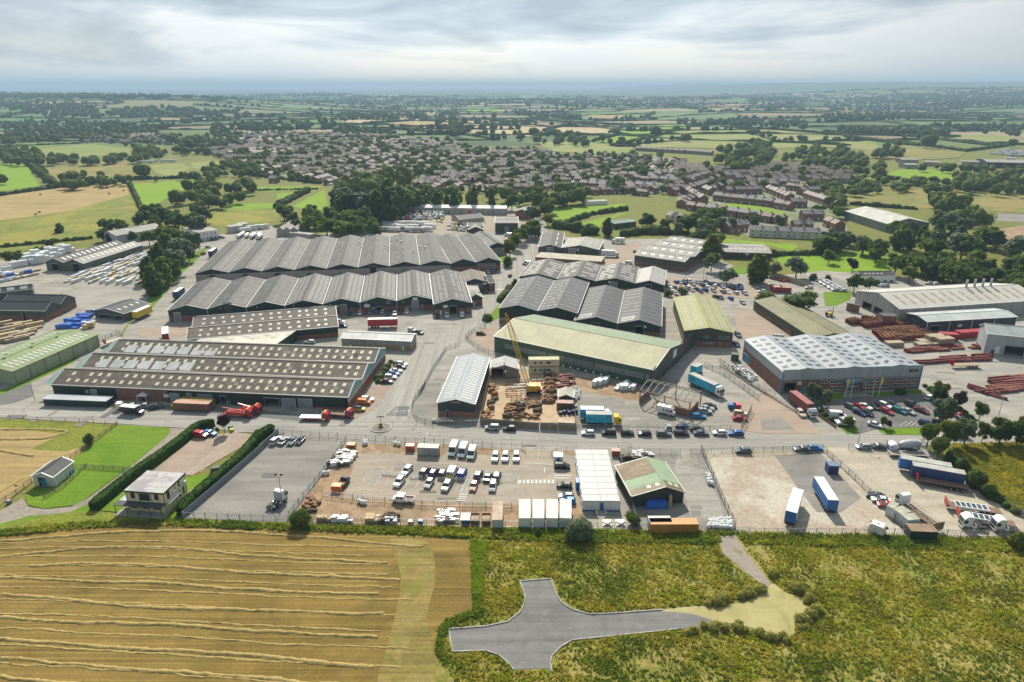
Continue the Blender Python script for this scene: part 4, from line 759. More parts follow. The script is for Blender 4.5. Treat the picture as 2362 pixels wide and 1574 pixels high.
# --- timber yard and left side
s=Shed('twin timber store, left roof dark and right roof pale, with two open doorways','U1',(410,330),(757,347),C=(1282,180),ze=5,rise=2.3,n=2,roof=ASBD,wall=sheet('weathered_green_cladding',(.13,.15,.115),su=1,sv=9),trim=GREYTRIM);s.door('front',(465,345,535,405),open=True);s.door('front',(652,345,725,412),open=True);s.finish()
for o in s.root.children:
 if o.name.split('.')[0]=='roof' and max(v.co.x for v in o.data.vertices)>s.W:o.data.materials[0]=ASBL
s.lights((.55,),12,(1.0,3.0),LITEW,bays=(0,),sides=(1,),joined=True);s.lights((.55,),12,(1.0,3.0),paint('brown_rooflight',(.09,.08,.07)),bays=(1,),sides=(1,),joined=True)
s=Shed('pair of long dark-roofed timber mills with brick gable ends at the left','U1',(-140,768),(402,776),C=(818,655),ze=4.8,rise=2.8,n=2,ridge='u',roof=ASBD,wall=sheet('grey_mill_wall',(.11,.12,.11)),base=BRICK,zb=2.4);s.door('front',(195,770,250,855),mat=DARK,tile='U1');s.finish()
s=Shed('small black-roofed shed behind the timber mills','U1',(-100,622),(290,578),C=(372,545),ze=4.5,rise=1.8,ridge='u',roof=ASBD,wall=BROWNCL);s.finish();s.lights((.5,),3,(3,2),GREYTRIM,sides=(0,),joined=True)
s=Shed('open-fronted dark shed beside the yellow trailer','U1',(850,768),(1127,799),C=(1248,700),ze=3.6,rise=1.6,apex=.4,roof=ASBD,wall=sheet('grey_mill_wall',(.11,.12,.11)),trim=WHITE);s.door('front',(900,800,1010,850),open=True);s.door('front',(1030,810,1110,850),open=True);s.finish();s.lights((.5,),4,(1,2),LITEW,sides=(1,),joined=True)
s=Shed('white two-storey office with flat roof beyond the poplar clump','V1',(1345,1052),(1481,1032),C=(1400,998),ze=6,flat=True,roof=ASBL,wall=WHITE,name='office_block',cat='office')
for i in range(5):
 s.win('front',(1352+i*26,1062-i*4,1362+i*26,1072-i*4),nx=1)
 s.win('front',(1352+i*26,1090-i*4,1362+i*26,1100-i*4),nx=1)
s.finish()
s=Shed('wide pale-roofed shed half hidden by trees at the estate corner','V1',(790,1072),(1105,1018),D=(735,1042),ze=6,rise=2.2,ridge='u',roof=ASBL,wall=GREYCL);s.finish()
s=Shed('row of small grey units behind the tanker yard','V1',(1875,1030),(2020,1030),D=(1775,985),ze=4.5,rise=1.8,n=3,roof=ASBL,wall=GREYW);s.finish()
s=Shed('flat grey portable offices beside the tanker yard','V1',(1960,1050),(2105,1065),C=(2100,1052),ze=3.2,flat=True,roof=ASBL,wall=GREYW,name='portable_office',cat='building');s.finish()
s=Shed('long white warehouse behind the lorry breakers yard','V2',(437,878),(1135,888),C=(1135,868),ze=5,rise=1.4,ridge='u',roof=sheet('white_sheet_roof',(.74,.73,.70)),wall=sheet('white_box_cladding',(.55,.54,.50)),trim=WHITE)
for x in(492,550,640,684,740,822,880,935,965,1040):s.door('front',(x,896,x+24,918),mat=(paint('sign_red',(.55,.04,.04))if x==880 else ROLLER))
s.finish()
s=Shed('pale shed with three roller doors left of the breakers yard','V2',(215,920),(410,905),D=(190,898),depth=22,ze=6.5,rise=1.8,ridge='u',roof=ASBL,wall=DIRTYW);s.door('front',(275,920,298,950));s.door('front',(340,912,362,940));s.finish()
s=Shed('dark-roofed workshop in the middle of the breakers yard','V2',(830,962),(990,946),C=(960,935),ze=5,rise=2,ridge='u',roof=ASBD,wall=GREYW,depth=16);s.finish()
s=Shed('brick workshop with dark roof beside the breakers yard','V2',(880,1010),(985,1008),C=(985,980),ze=5,rise=1.6,ridge='u',roof=ASBD,wall=BRICK);s.finish()
s=Shed('little arched-roof store in front of the brick workshop','V2',(885,1030),(983,1028),C=(975,1008),ze=4,rise=2,roof=ASBL,wall=ASBD);s.finish()
s=Shed('olive-walled unit with pale stepped roof near the tree-lined road','V2',(1065,985),(1220,985),C=(1290,945),ze=7,rise=1.6,n=2,ridge='u',roof=ASBL,wall=OLIVECL);s.door('front',(1130,1010,1155,1038),mat=ROLLER);s.finish()
s=Shed('brick gabled unit at the bend of the tree-lined road','V2',(1203,905),(1288,910),C=(1285,880),ze=6,rise=1.8,roof=ASBL,wall=BRICK);s.finish()
s=Shed('long white temporary hut at the top of the green field','V2',(1680,842),(1830,835),C=(1830,825),ze=3.2,flat=True,roof=ASBL,wall=WHITE,name='site_hut',cat='building');s.finish()
s=Shed('dark green works with long roof at the far right','V3',(2110,572),(2440,580),D=(2130,552),ze=7,rise=2,ridge='u',roof=ASBL,wall=GREENCL);s.finish()
for l_,a,b in(('pale flat unit among trees far right',(1530,556),(1640,556)),('low white-roofed unit far right',(1555,590),(1640,590)),('small grey-roofed unit far right',(1680,570),(1780,575)),('long low pale roof below the coach park',(1930,568),(2050,572)),('tiny pale workshop at the edge of the coach park',(2230,545),(2300,548))):
 Shed(l_,'V3',a,b,depth=18,ze=5,rise=1.2,ridge='u',roof=ASBL,wall=GREYW).finish()
 # --- foreground buildings
cl=Shed('cream two-storey clubhouse with stained flat roof and black trim','T1',(1132,910),(1474,934),C=(1677,758),ze=5.7,flat=True,roof=groundm('stained_felt',[(.36,.345,.33),(.45,.435,.42),(.31,.28,.265)],.18,1.5,.15,rough=.5,spots=((.29,.265,.27),.12,.5,.56)),wall=paint('cream_render',(.74,.67,.42),.8),name='clubhouse',cat='building',over=.2)
bk=DARKTRIM
for r in((1178,930,1222,975),(1258,938,1358,998),(1392,945,1436,990),(1182,1035,1246,1064),(1288,1040,1350,1072),(1395,1048,1458,1080)):cl.win('front',r,fm=bk,nx=2 if r[2]-r[0]<80 else 4)
for r in((1500,915,1535,970),(1605,820,1622,868),(1612,908,1635,958),(1648,880,1668,925)):cl.win('right',r,fm=bk,nx=1)
m=MB();m.box(-.28,cl.W+.28,-.28,-.2,5.45,5.9);m.box(cl.W+.2,cl.W+.28,-.2,cl.D+.28,5.45,5.9);m.box(-.28,-.2,-.2,cl.D+.28,5.45,5.9);m.box(-.2,cl.W+.2,cl.D+.2,cl.D+.28,5.45,5.9)
for k in(.33,.66):m.box(cl.W*k-.06,cl.W*k+.06,-.06,-.01,0,5.45)
for k in(0.0,1.0):m.box(cl.W*k-.08,cl.W*k+.08,-.08,-.01,0,5.45)
for k in(.5,.99):m.box(cl.W+.01,cl.W+.06,cl.D*k-.06,cl.D*k+.06,0,5.45)
m.build('black_trim',bk,cl.root)
MB().box(-2.2,cl.W+.3,-2.2,-.1,2.75,2.9).build('veranda_roof',SLATE,cl.root)
m=MB()
for k in range(5):x=-2.0+(cl.W+2.1)*k/4;m.box(x-.06,x+.06,-2.1,-1.98,0,2.75)
m.build('veranda_post',bk,cl.root);MB().box(-2.3,cl.W+.5,-2.4,-.02,0,.12).build('terrace',GREYW,cl.root)
m=MB();m.box(cl.W+.1,cl.W+1.1,0,5,2.75,2.85);m.build('balcony',GREYTRIM,cl.root);MB().box(-2.2,-.1,-.1,4,2.75,2.88).build('balcony',GREYTRIM,cl.root);MB().bar((cl.W+1.05,0,3.7),(cl.W+1.05,5,3.7),.04).build('handrail',GREYTRIM,cl.root);MB().bar((-2.1,-2.1,3.7),(-2.1,4,3.7),.04).build('handrail',GREYTRIM,cl.root)
for y,z in((6.5,4.6),(3.2,3.6),(8,3.3)):MB().box(cl.W+.02,cl.W+.4,y,y+.9,z,z+.7).build('air_conditioner',WHITE,cl.root)
cl.finish()
wb=Shed('white whitewashed shed with dark pitched roof and open blue door on the lawn','T1',(292,779),(484,786),C=(673,652),ze=2.9,rise=1.3,roof=ASBD,wall=paint('whitewash',(.60,.60,.57),.9,var=.12),trim=WHITE,name='white_shed',cat='shed')
wb.door('front',(336,785,425,885),open=True,fm=WHITE);a0,a1,z0,z1=wb.rect('front',(378,800,430,885));MB().box(a1,a1+.06,-1.4,-.05,.1,2.6).build('door',paint('turquoise_door',(.03,.25,.42)),wb.root);wb.panel('right',(622,745,672,775),paint('turquoise_door',(.03,.25,.42)),'blue_hatch');wb.pipes('right',5,WHITE);wb.finish()
mod=Shed('white modular office block of nine paired cabins with blue door','T3',(722,1012),(1060,1014),C=(971,547),ze=2.7,flat=True,roof=DIRTYW,wall=paint('cabin_white',(.66,.67,.66),.5),name='modular_office',cat='office',over=.02)
dp=mod.D/9;rm=sheet('cabin_roof',(.56,.56,.55),(.53,.53,.52),su=.9,sv=9,streak=.08,patch=.08)
for i in range(9):
 for j in range(2):
  m=MB();x0,x1=mod.W*j/2+.06,mod.W*(j+1)/2-.06;y0,y1=dp*i+.07,dp*(i+1)-.07
  m.box(x0,x1,y0,y1,2.885,2.99)
  for k in range(6):m.box(x0+(x1-x0)*(k+.5)/6-.04,x0+(x1-x0)*(k+.5)/6+.04,y0+.3,y1-.3,2.991,3.05)
  m.build('roof_panel',rm,mod.root)
m=MB()
for k in range(5):m.box(mod.W*k/4-.04,mod.W*k/4+.04,-.05,-.01,.4,2.7)
m.build('joint_strip',GREYTRIM,mod.root);m=MB();m.box(-.03,mod.W+.03,-.06,-.01,0,.42);m.box(-.06,-.01,0,mod.D,0,.42);m.build('blue_skirt',BLUED,mod.root)
mod.door('front',(880,1020,906,1088),mat=BLUED);a,z=mod.on('left',690,815);MB().box(-.9,-.02,a-1.2,a+1.2,0,2.4).build('entrance_lobby',BLUED,mod.root)
m=MB();m.box(mod.W*.35,mod.W*.6,-3,-.06,.35,.45)
for k in range(4):m.box(mod.W*.4,mod.W*.55,-3.0-.3*(k+1),-3.0-.3*k,0,.35-.09*k)
for x in(.35,.6):m.bar((mod.W*x,-3,1.4),(mod.W*x,-.1,1.4),.04);m.bar((mod.W*x,-3,.4),(mod.W*x,-3,1.4),.04)
m.build('entrance_ramp',paint('grey_timber',(.30,.27,.23)),mod.root)
for y in(.1,.25,.4,.55,.7,.85):mod.win('left',(mod.D*y,mod.D*y+1.4,1.2,2.2),wall=True)
mod.finish()
gb=Shed('green and brown patched barn with asymmetric roof and black end wall','T3',(1165,957),(1637,919),C=(1532,653),ze=3.3,rise=2.0,apex=.64,roof=sheet('patched_green_roof',(.26,.36,.22),(.24,.33,.21),streak=.15,patch=.15),wall=paint('black_wall',(.028,.03,.026),.7),trim=paint('pale_barge',(.5,.46,.38)),name='barn',cat='barn')
gb.finish();
def barnpatch(side,y0,y1,f0,f1,mat,nm='roof_patch',th_=.05):
 x=(lambda f:gb.W*.64*f)if side==0 else(lambda f:gb.W-gb.W*.36*f);m=MB()
 p=[(x(f),y,gb.ze+gb.rise*f+.095+dz)for dz in(0,th_)for f,y in((f0,y0),(f1,y0),(f1,y1),(f0,y1))]
 m.add(p,[(4,5,6,7),(7,6,5,4)][side:side+1]+[(0,1,5,4),(1,2,6,5),(2,3,7,6),(3,0,4,7)]);m.build(nm,mat,gb.root)
br_=sheet('brown_old_roof',(.24,.17,.10),(.21,.15,.09),streak=.3,patch=.4,lichen=(.33,.28,.18));barnpatch(0,gb.D*.48,gb.D*1.0,0,.96,br_);barnpatch(0,-.2,gb.D*.16,0,.96,sheet('tan_old_roof',(.32,.26,.18),streak=.25,patch=.3));barnpatch(1,-.2,gb.D*.22,0,.96,sheet('dark_brown_roof',(.16,.12,.075),streak=.2))
for f in(.28,.62):barnpatch(1,1.2,2.6,f-.1,f+.12,LITE,'rooflight',.09)
for f in(.55,.8):barnpatch(0,1.0,2.0,f-.05,f+.06,LITE,'rooflight',.09)
MB().cyl((gb.W*.72,-.9),.55,0,3.2,14,.4).build('silo_drum',paint('tan_metal',(.36,.28,.2)),gb.root)
fl=Shed('narrow dark grey unit with brick base and black name board at the bend','T2',(1683,114),(2019,127),C=('U2',2117,1199),ze=4.9,rise=1.5,roof=sheet('blue_grey_roof',(.20,.235,.27),(.185,.22,.25),su=1,sv=8,streak=.08,patch=.1,rough=.5),wall=DGREYCL,base=BRICK2,zb=2.0,trim=paint('pale_grey_gutter',(.5,.5,.47)))
fl.sign('front',(1808,100,1888,136),paint('black_sign',(.03,.03,.03)),['FLΛMME',''],WHITE,size=.75);fl.door('front',(1763,182,1785,240),mat=DARKTRIM);fl.finish();fl.lights((.5,),20,(.8,3.6),LITEW,sides=(0,1))
# ------------------------------------------------------------ vehicles
def carpaint(name,col):return paint('car_'+name,col,.25,.0,.02)
COL={k:carpaint(k,c)for k,c in dict(white=(.72,.72,.71),black=(.012,.012,.014),silver=(.38,.40,.41),grey=(.13,.14,.15),darkgrey=(.05,.055,.06),blue=(.02,.10,.36),darkblue=(.012,.03,.12),brightblue=(.02,.22,.55),red=(.42,.02,.02),darkred=(.18,.015,.02),yellow=(.72,.52,.02),orange=(.62,.17,.02),copper=(.35,.17,.09),green=(.03,.12,.07),teal=(.02,.16,.20),cream=(.58,.52,.38)).items()}
TYRE=paint('tyre_rubber',(.018,.018,.018),.9);RIM=paint('wheel_rim',(.30,.31,.32),.4,.5);HEADL=paint('headlight',(.75,.75,.72),.15);TAILL=paint('tail_light',(.40,.015,.01),.25);CHASSIS=paint('chassis_black',(.025,.025,.027),.6)
def wheels(root,xs,half,r,wd=.22):
 key=('wheel',r,wd)
 if key not in WM:WM[key]=(MB().bar((0,-wd/2,0),(0,wd/2,0),r,12).mesh('wheel',TYRE),MB().bar((0,-wd/2-.012,0),(0,wd/2+.012,0),r*.58,8).mesh('rim',RIM))
 for x in xs:
  for y in(-half,half):
   o=put('wheel',WM[key][0],root,loc=(x,y,r));put('rim',WM[key][1],o)
WM={}
KINDS={'hatch':(4.1,1.76,1.47,.93,.82,(-1.98,.92,-1.55,.10),.93),'saloon':(4.6,1.80,1.43,.90,.82,(-1.72,1.0,-.95,.15),.94),'suv':(4.5,1.86,1.68,1.05,.98,(-2.18,1.0,-1.85,.25),1.05),'estate':(4.6,1.80,1.46,.91,.82,(-2.2,1.0,-1.85,.15),.91),'mini':(3.6,1.65,1.50,.95,.86,(-1.72,.85,-1.4,.25),.95),'mpv':(4.4,1.8,1.70,1.0,.92,(-2.12,1.35,-1.95,.35),1.0)}
def make_car(kind):
 L,W,zr,zb,zh,(g0,g1,t0,t1),zd=KINDS[kind];a=L/2;h=W/2
 root=thing('parked_car','parked car','car')
 def sect(y,k):
  return[(-a+k,y,.34),(-a-.02+k,y,.62),(-a+.06+k,y,zd-.06),(g0+.02,y,zb),(g1,y,zb-.01),(a-.38,y,zh-.05),(a-.06-k,y,zh-.20),(a-k,y,.50),(a-.04-k,y,.30)]
 m=MB();rows=[sect(-h+.10,.07),sect(-h,.0)];hi=[(x,y*1.0,z)for x,y,z in rows[1]]
 mid=[sect(-h+.10,.05),sect(-h,0),sect(h,0),sect(h-.10,.05)];n=9;vs=[]
 for j,r_ in enumerate(mid):
  for(x,y,z)in r_:vs.append((x,y,z if j in(1,2)and z<zb-.05 else z+(.0 if j in(1,2)else .02)))
 fs=[]
 for j in range(3):
  for i in range(n):fs.append((j*n+i,(j+1)*n+i,(j+1)*n+(i+1)%n,j*n+(i+1)%n))
 fs+=[tuple(range(n-1,-1,-1)),tuple(range(3*n,4*n))];m.add(vs,fs);b=m.build('body',COL['white'],root);b.data.polygons.foreach_set('use_smooth',[False]*len(b.data.polygons))
 k=.10;MB().frustum((g0,g1,-h+.05,h-.05),(t0-.06,t1+.06,-h+.23,h-.23),zb-.02,zr-.06).build('windows',GLASS,root)
 m=MB().frustum((t0-.06,t1+.06,-h+.225,h-.225),(t0+.06,t1-.1,-h+.30,h-.30),zr-.06,zr)
 for y in(-1,1):
  for(xb,xt)in((g1-.02,t1+.04),(.5*(g0+g1)-.15,.5*(t0+t1)-.1),(g0+.05,t0-.03)):m.bar((xb,y*(h-.045),zb),(xt,y*(h-.22),zr-.05),.045)
 m.build('roof',COL['white'],root)
 wheels(root,(-a*.62,a*.64),h-.09,.32,.22)
 for y in(-1,1):MB().box(a-.12,a+.005,y*(h-.28)-.2,y*(h-.28)+.2,.58,.72).build('headlight',HEADL,root);MB().box(-a-.025,-a+.1,y*(h-.2)-.14,y*(h-.2)+.14,.66,.86).build('tail_light',TAILL,root)
 return root
def make_van(L=5.3,W=2.0,zr=2.35,name='parked_van',low=.95):
 a,h=L/2,W/2;root=thing(name,'parked van','van');nose=.85
 prof=[(-a,.38),(-a+.02,zr-.12),(-a+.15,zr),(a-2.0,zr),(a-1.75,zr-.06),(a-nose-.1,1.25),(a-.15,1.0),(a,.72),(a-.02,.36)]
 m=MB();n=len(prof);vs=[]
 for y,k in((-h+.12,.06),(-h,0),(h,0),(h-.12,.06)):
  for x,z in prof:vs.append((x*(1-k/a),y if z<1.2 else y*.96,z+(.0 if k==0 else(.03 if z>1.1 else 0))))
 fs=[(j*n+i,(j+1)*n+i,(j+1)*n+(i+1)%n,j*n+(i+1)%n)for j in range(3)for i in range(n)]+[tuple(range(n-1,-1,-1)),tuple(range(3*n,4*n))]
 m.add(vs,fs).build('body',COL['white'],root)
 x0,x1=a-1.77,a-nose-.07;m=MB();e=.03
 m.add([(x0+e,-h*.84,zr-.10),(x0+e,h*.84,zr-.10),(x1+e,h*.88,1.30),(x1+e,-h*.88,1.30),(x0-.1,-h*.84,zr-.12),(x0-.1,h*.84,zr-.12),(x1-.1,h*.88,1.28),(x1-.1,-h*.88,1.28)],[(0,3,2,1),(0,1,5,4),(3,7,6,2),(1,2,6,5),(0,4,7,3)]);m.build('windscreen',GLASS,root)
 for y in(-1,1):MB().add([(a-2.75,y*(h*.965+.015),1.3),(a-1.25,y*(h*.965+.015),1.3),(a-1.75,y*(h*.965+.01),zr-.3),(a-2.7,y*(h*.965+.01),zr-.3)],[(0,1,2,3)[::y]]).build('side_window',GLASS,root)
 for y in(-.45,.45):MB().box(-a-.015,-a+.02,y-.32,y+.32,1.35,zr-.35).build('rear_window',GLASS,root)
 wheels(root,(-a*.58,a*.64),h-.1,.36,.24)
 for y in(-1,1):MB().box(a-.14,a+.005,y*(h-.3)-.2,y*(h-.3)+.2,.70,.90).build('headlight',HEADL,root);MB().box(-a-.02,-a+.08,y*(h-.14)-.1,y*(h-.14)+.1,.75,1.15).build('tail_light',TAILL,root)
 MB().box(a-.25,a+.03,-h+.15,h-.15,.38,.60).build('bumper',CHASSIS,root)
 return root
PROTO={}
def spawn(kind,loc,rz,label,group=None,col=None,cat=None,name=None):
 if kind not in PROTO:PROTO[kind]=[make_car(kind)if kind in KINDS else VANS[kind](),False]
 p=PROTO[kind]
 if not p[1]:r=p[0];p[1]=True;kids(r);r.location=loc;r.rotation_euler=(0,0,rz);r['label']=label;(group and r.__setitem__('group',group))
 else:
  r=dup(p[0],loc,rz,label,group)
  if not group and 'group' in r:del r['group']
 if cat:r['category']=cat
 if col:
  for n_ in('body','roof'):recolor(r,n_,COL[col])
 return r
VANS={'van':lambda:make_van(),'bigvan':lambda:make_van(5.9,2.05,2.6),'smallvan':lambda:make_van(4.4,1.82,1.85)}
CW={'white':'white','black':'black','silver':'silver','grey':'grey','darkgrey':'charcoal','blue':'blue','darkblue':'navy','brightblue':'bright blue','red':'red','darkred':'maroon','yellow':'yellow','orange':'orange','copper':'copper','green':'green','teal':'teal','cream':'cream'}
KW={'hatch':'hatchback','saloon':'saloon','suv':'suv','estate':'estate car','mini':'small hatchback','mpv':'people carrier','van':'van','bigvan':'high-roofed van','smallvan':'small van'}
def cars(tile,lst,group=None,where=''):
 """lst rows: x, y, heading in degrees (0 right, 90 away), kind, colour, words that single it out"""
 for x,y,hd,kind,col,wd in lst:
  p=at(tile,x,y,.8);p.z=.0015*LAYER[0]+.004
  spawn(kind,p,R(hd),f"{CW[col]} {KW[kind]} {wd}{(' ' + where) if where else ''}",group,col,'van' if 'van' in kind else 'car')
G0=.0015*LAYER[0]+.006
cars('T3',[(770,385,177,'hatch','white','first from the steel yard'),(957,383,177,'mpv','black','second from the steel yard'),(1125,385,-3,'hatch','black','third from the steel yard'),(1280,390,177,'hatch','black','fourth from the steel yard'),(1455,393,-3,'estate','grey','fifth from the steel yard'),(1615,388,-3,'estate','black','sixth from the steel yard'),(1793,386,-3,'saloon','grey','seventh from the steel yard'),(1958,384,177,'hatch','white','last but one from the steel yard'),(2105,388,177,'estate','blue','at the gate end')],'cars parked along the kerb','in the kerbside row')
cars('T3',[(58,345,177,'hatch','black','beside the wooden yard fence')]);cars('T2',[(2175,338,177,'mpv','silver','nearer the grey unit, beside the wooden yard fence')])
cars('T3',[(1498,332,85,'hatch','silver','facing away behind the roadside mesh fence'),(1620,330,40,'suv','darkblue','behind the roadside mesh fence'),(1757,348,-5,'saloon','darkgrey','behind the seventh kerbside car')])
cars('T3',[(1770,233,-8,'estate','brightblue','in front of the parked pair by the steel frame'),(1828,192,-10,'suv','silver','second from the front beside the steel frame'),(1845,162,-10,'estate','silver','third from the front beside the steel frame'),(1870,140,-15,'saloon','black','rearmost beside the steel frame'),(2150,212,-12,'suv','cream','beside the skips near the yard gate'),(2145,255,-8,'saloon','red','nearest the yard gate')])
cars('T3',[(535,688,-4,'mpv','black','beside the little gate cabin'),(555,860,172,'hatch','black','in a bay beside the white office block'),(570,958,176,'hatch','silver','in the nearest bay beside the white office block'),(585,1000,176,'hatch','brightblue','tucked behind the white cabins')])
cars('T3',[(2172,548,177,'suv','grey','outside the fence of the bleached yard')])
cars('T4',[(345,530,177,'saloon','grey','outside the mesh gates, beside a bright blue car'),(465,522,-3,'hatch','brightblue','outside the mesh gates, beside a grey saloon'),(900,510,177,'hatch','silver','nearest the lamp post at the yard entrance'),(1050,508,-3,'saloon','darkgrey','between a silver hatchback and the cement mixer')])
cars('T2',[(222,455,72,'suv','white','first from the clipped hedge'),(292,455,76,'saloon','silver','second from the clipped hedge'),(370,458,-98,'saloon','grey','third from the clipped hedge'),(440,455,-98,'hatch','darkgrey','fourth from the clipped hedge')],'cars in the corner of the tarmac lot','in the corner of the tarmac lot')
cars('T1',[(1818,405,-18,'smallvan','red','parked by the clipped hedge'),(1900,387,-15,'hatch','brightblue','parked by the clipped hedge and dark red tree'),(1975,715,25,'hatch','grey','half hidden behind the clipped hedge')])
cars('T1',[(1320,140,15,'saloon','silver','by the porch of the brick offices'),(1412,145,20,'estate','darkgrey','right of the porch of the brick offices'),(1205,140,15,'saloon','silver','left of the porch of the brick offices')])
cars('T2',[(980,168,-5,'mini','yellow','with black roof, at the corner of the works'),(1020,110,-6,'smallvan','orange','at the side of the works'),(1050,78,-8,'estate','white','beside the orange van')])
cars('U2',[(1360,1250,-12,'estate','white','nearest the white gabled shed'),(1345,1275,-8,'saloon','darkgrey','next to the white estate'),(1285,1338,-5,'saloon','blue','in the planted forecourt'),(1258,1372,-5,'suv','white','between blue and dark red cars'),(1225,1408,-10,'saloon','darkred','beside the clipped shrubs')],'cars on the forecourt beside the works','on the works forecourt')
cars('U2',[(1308,1312,0,'saloon','white','between clipped shrubs on the works forecourt'),(1520,966,-30,'hatch','black','at the corner of the white gabled shed'),(1450,945,-15,'mini','white','behind the white gabled shed'),(2075,975,-8,'hatch','darkred','behind the fence by the big green shed'),(525,1052,172,'estate','white','in the courtyard behind the works')])
cars('U2',[(825,905,-5,'hatch','darkblue','nearest the brown roofed unit'),(812,885,-5,'saloon','grey','second from the brown roofed unit corner'),(802,865,-5,'estate','white','third from the brown roofed unit corner')],'cars at the brown roofed unit')
for i,(x,y,k,c)in enumerate([(887,796,'hatch','darkgrey'),(935,796,'saloon','grey'),(980,792,'hatch','white'),(1022,789,'hatch','red'),(1071,786,'suv','grey'),(1132,784,'estate','darkgrey'),(1186,780,'suv','cream'),(1233,795,'suv','darkblue'),(1296,800,'suv','silver'),(1294,770,'hatch','grey'),(1348,780,'suv','darkred'),(1404,780,'hatch','white'),(1683,822,'hatch','black'),(1768,815,'suv','white')]):
 cars('U2',[(x,y,-82 if i%3 else 98,k,c,['first from the brown unit','second from the brown unit','third from the brown unit','fourth from the brown unit','fifth from the brown unit','sixth from the brown unit','seventh from the brown unit','eighth from the brown unit','standing ahead of another car','tucked behind a silver suv','near the loading ramp','between ramp and red suv','at the end shed corner','by the end shed door'][i])],'cars in front of the green sheds','before the green sheds')
for i,(x,y,k,c)in enumerate([(2142,422,'hatch','silver'),(2180,420,'saloon','darkgrey'),(2220,418,'hatch','darkgrey')]):cars('U2',[(x,y,-80,k,c,['left of two others','between two others','right of two others'][i])],None,'before the brick office front')
cars('U2',[(2166,570,-80,'hatch','white','in front of the small roadside house'),(2070,590,95,'suv','black','beside the low gabled workshop'),(2125,598,95,'hatch','darkgrey','in front of the low gabled workshop'),(2338,452,80,'hatch','darkred','driving on the side road'),(1905,815,-85,'smallvan','white','backed to the end shed')])
for i,(x,y,k,c,h_)in enumerate([(1405,725,'estate','white',-108),(1568,735,'suv','black',75),(1650,740,'estate','darkblue',75),(1732,748,'suv','black',78),(2052,765,'suv','darkgrey',80),(2138,780,'saloon','grey',80),(2220,775,'mpv','grey',82),(1335,830,'suv','white',-105),(1605,842,'hatch','silver',-103),(1763,868,'suv','silver',-103),(2008,868,'hatch','copper',-98),(2182,870,'mpv','silver',-95)]):
 cars('T2',[(x,y,h_,k,c,['far side, at the hatched end','far side, first of the dark group','far side, second of the dark group','far side, left of the marked van','far side, just right of the orange walkway','far side, between two dark cars','far side, at the far hatched end','near side, at the hatched end','near side, opposite the dark group','near side, opposite the marked van','near side, beside the orange walkway','near side, last in the row'][i])],'cars in the fenced car park','in the fenced car park')
cars('T2',[(1820,745,78,'van','white','with yellow green chequered tail in the fenced car park'),(1905,752,78,'smallvan','blue','left of the orange hatched walkway')])
for i,(x,y,k)in enumerate([(1825,548,'bigvan'),(1912,560,'bigvan'),(1992,578,'van')]):cars('T2',[(x,y,-98,k,'white',['nearest the grey cabin','between two other vans','lower than its two neighbours'][i])],'white vans along the compound fence','along the compound fence')
cars('T2',[(2205,605,-95,'suv','white','apart from two others beside the compound fence'),(2296,605,-95,'suv','white','left of two by the compound gate')]);cars('T3',[(122,605,-93,'suv','white','right of two by the compound gate')])
cp=[(790,150,-62,'estate','grey'),(865,148,-62,'saloon','red'),(918,146,-62,'saloon','white'),(980,144,-62,'saloon','black'),(1043,142,-62,'saloon','black'),(1098,135,-62,'estate','white'),(1160,132,-62,'suv','darkgrey'),(1340,130,-55,'suv','darkgrey'),(865,200,-62,'saloon','darkblue'),(935,205,-62,'hatch','black'),(1115,190,-62,'hatch','red'),(1225,183,-58,'estate','teal'),(1305,190,-58,'saloon','silver'),(1425,180,-55,'saloon','darkred')]
for i,q in enumerate(cp):cars('T4',[(*q[:5],['first of the back line','second of the back line','third of the back line','fourth of the back line','fifth of the back line','sixth of the back line','seventh of the back line','standing apart at the back','first of the front line','second of the front line','alone in the middle','right of the lone red car','paired with a teal estate','at the end near trees'][i])],'cars in the office car park','in the office car park')
cars('T4',[(1010,310,-40,'saloon','white','alone at the car park entrance'),(1470,298,-45,'estate','darkblue','by the hatched bays of the office car park'),(1510,65,30,'suv','white','at the top corner of the office car park'),(1575,112,20,'hatch','blue','under the trees beside the office car park'),(1775,222,10,'saloon','red','among trees by the red steel yard'),(1800,252,10,'hatch','black','among trees by the red steel yard'),(1585,290,-30,'hatch','darkgrey','below the silvery tree in the office car park'),(1690,165,10,'estate','silver','behind the silvery tree in the office car park'),(560,170,-15,'saloon','white','nearest the red container lorry'),(600,192,-15,'saloon','silver','by the kerb below the white saloon'),(670,235,-12,'van','white','with windows, behind a smaller white van'),(735,298,175,'van','white','by the young tree at the car park entrance'),(690,268,175,'hatch','darkgrey','between two white vans')])
cars('T4',[(1010,950,160,'saloon','darkgrey','behind the mesh fence, furthest of three'),(1060,990,165,'saloon','white','behind the mesh fence, between two cars'),(1105,1035,165,'hatch','red','behind the mesh fence, nearest the grey cabins')])
cars('T4',[(335,210,-88,'suv','cream','beside the red container lorry')])
for o in list(bpy.data.objects):
 l_=o.get('label','')
 if 'chequered tail' in l_:MB().box(-2.70,-2.675,-.95,.95,.5,1.3).build('chequer_panel',COL['yellow'],o)
 if 'with black roof, at the corner' in l_:recolor(o,'roof',COL['black'])
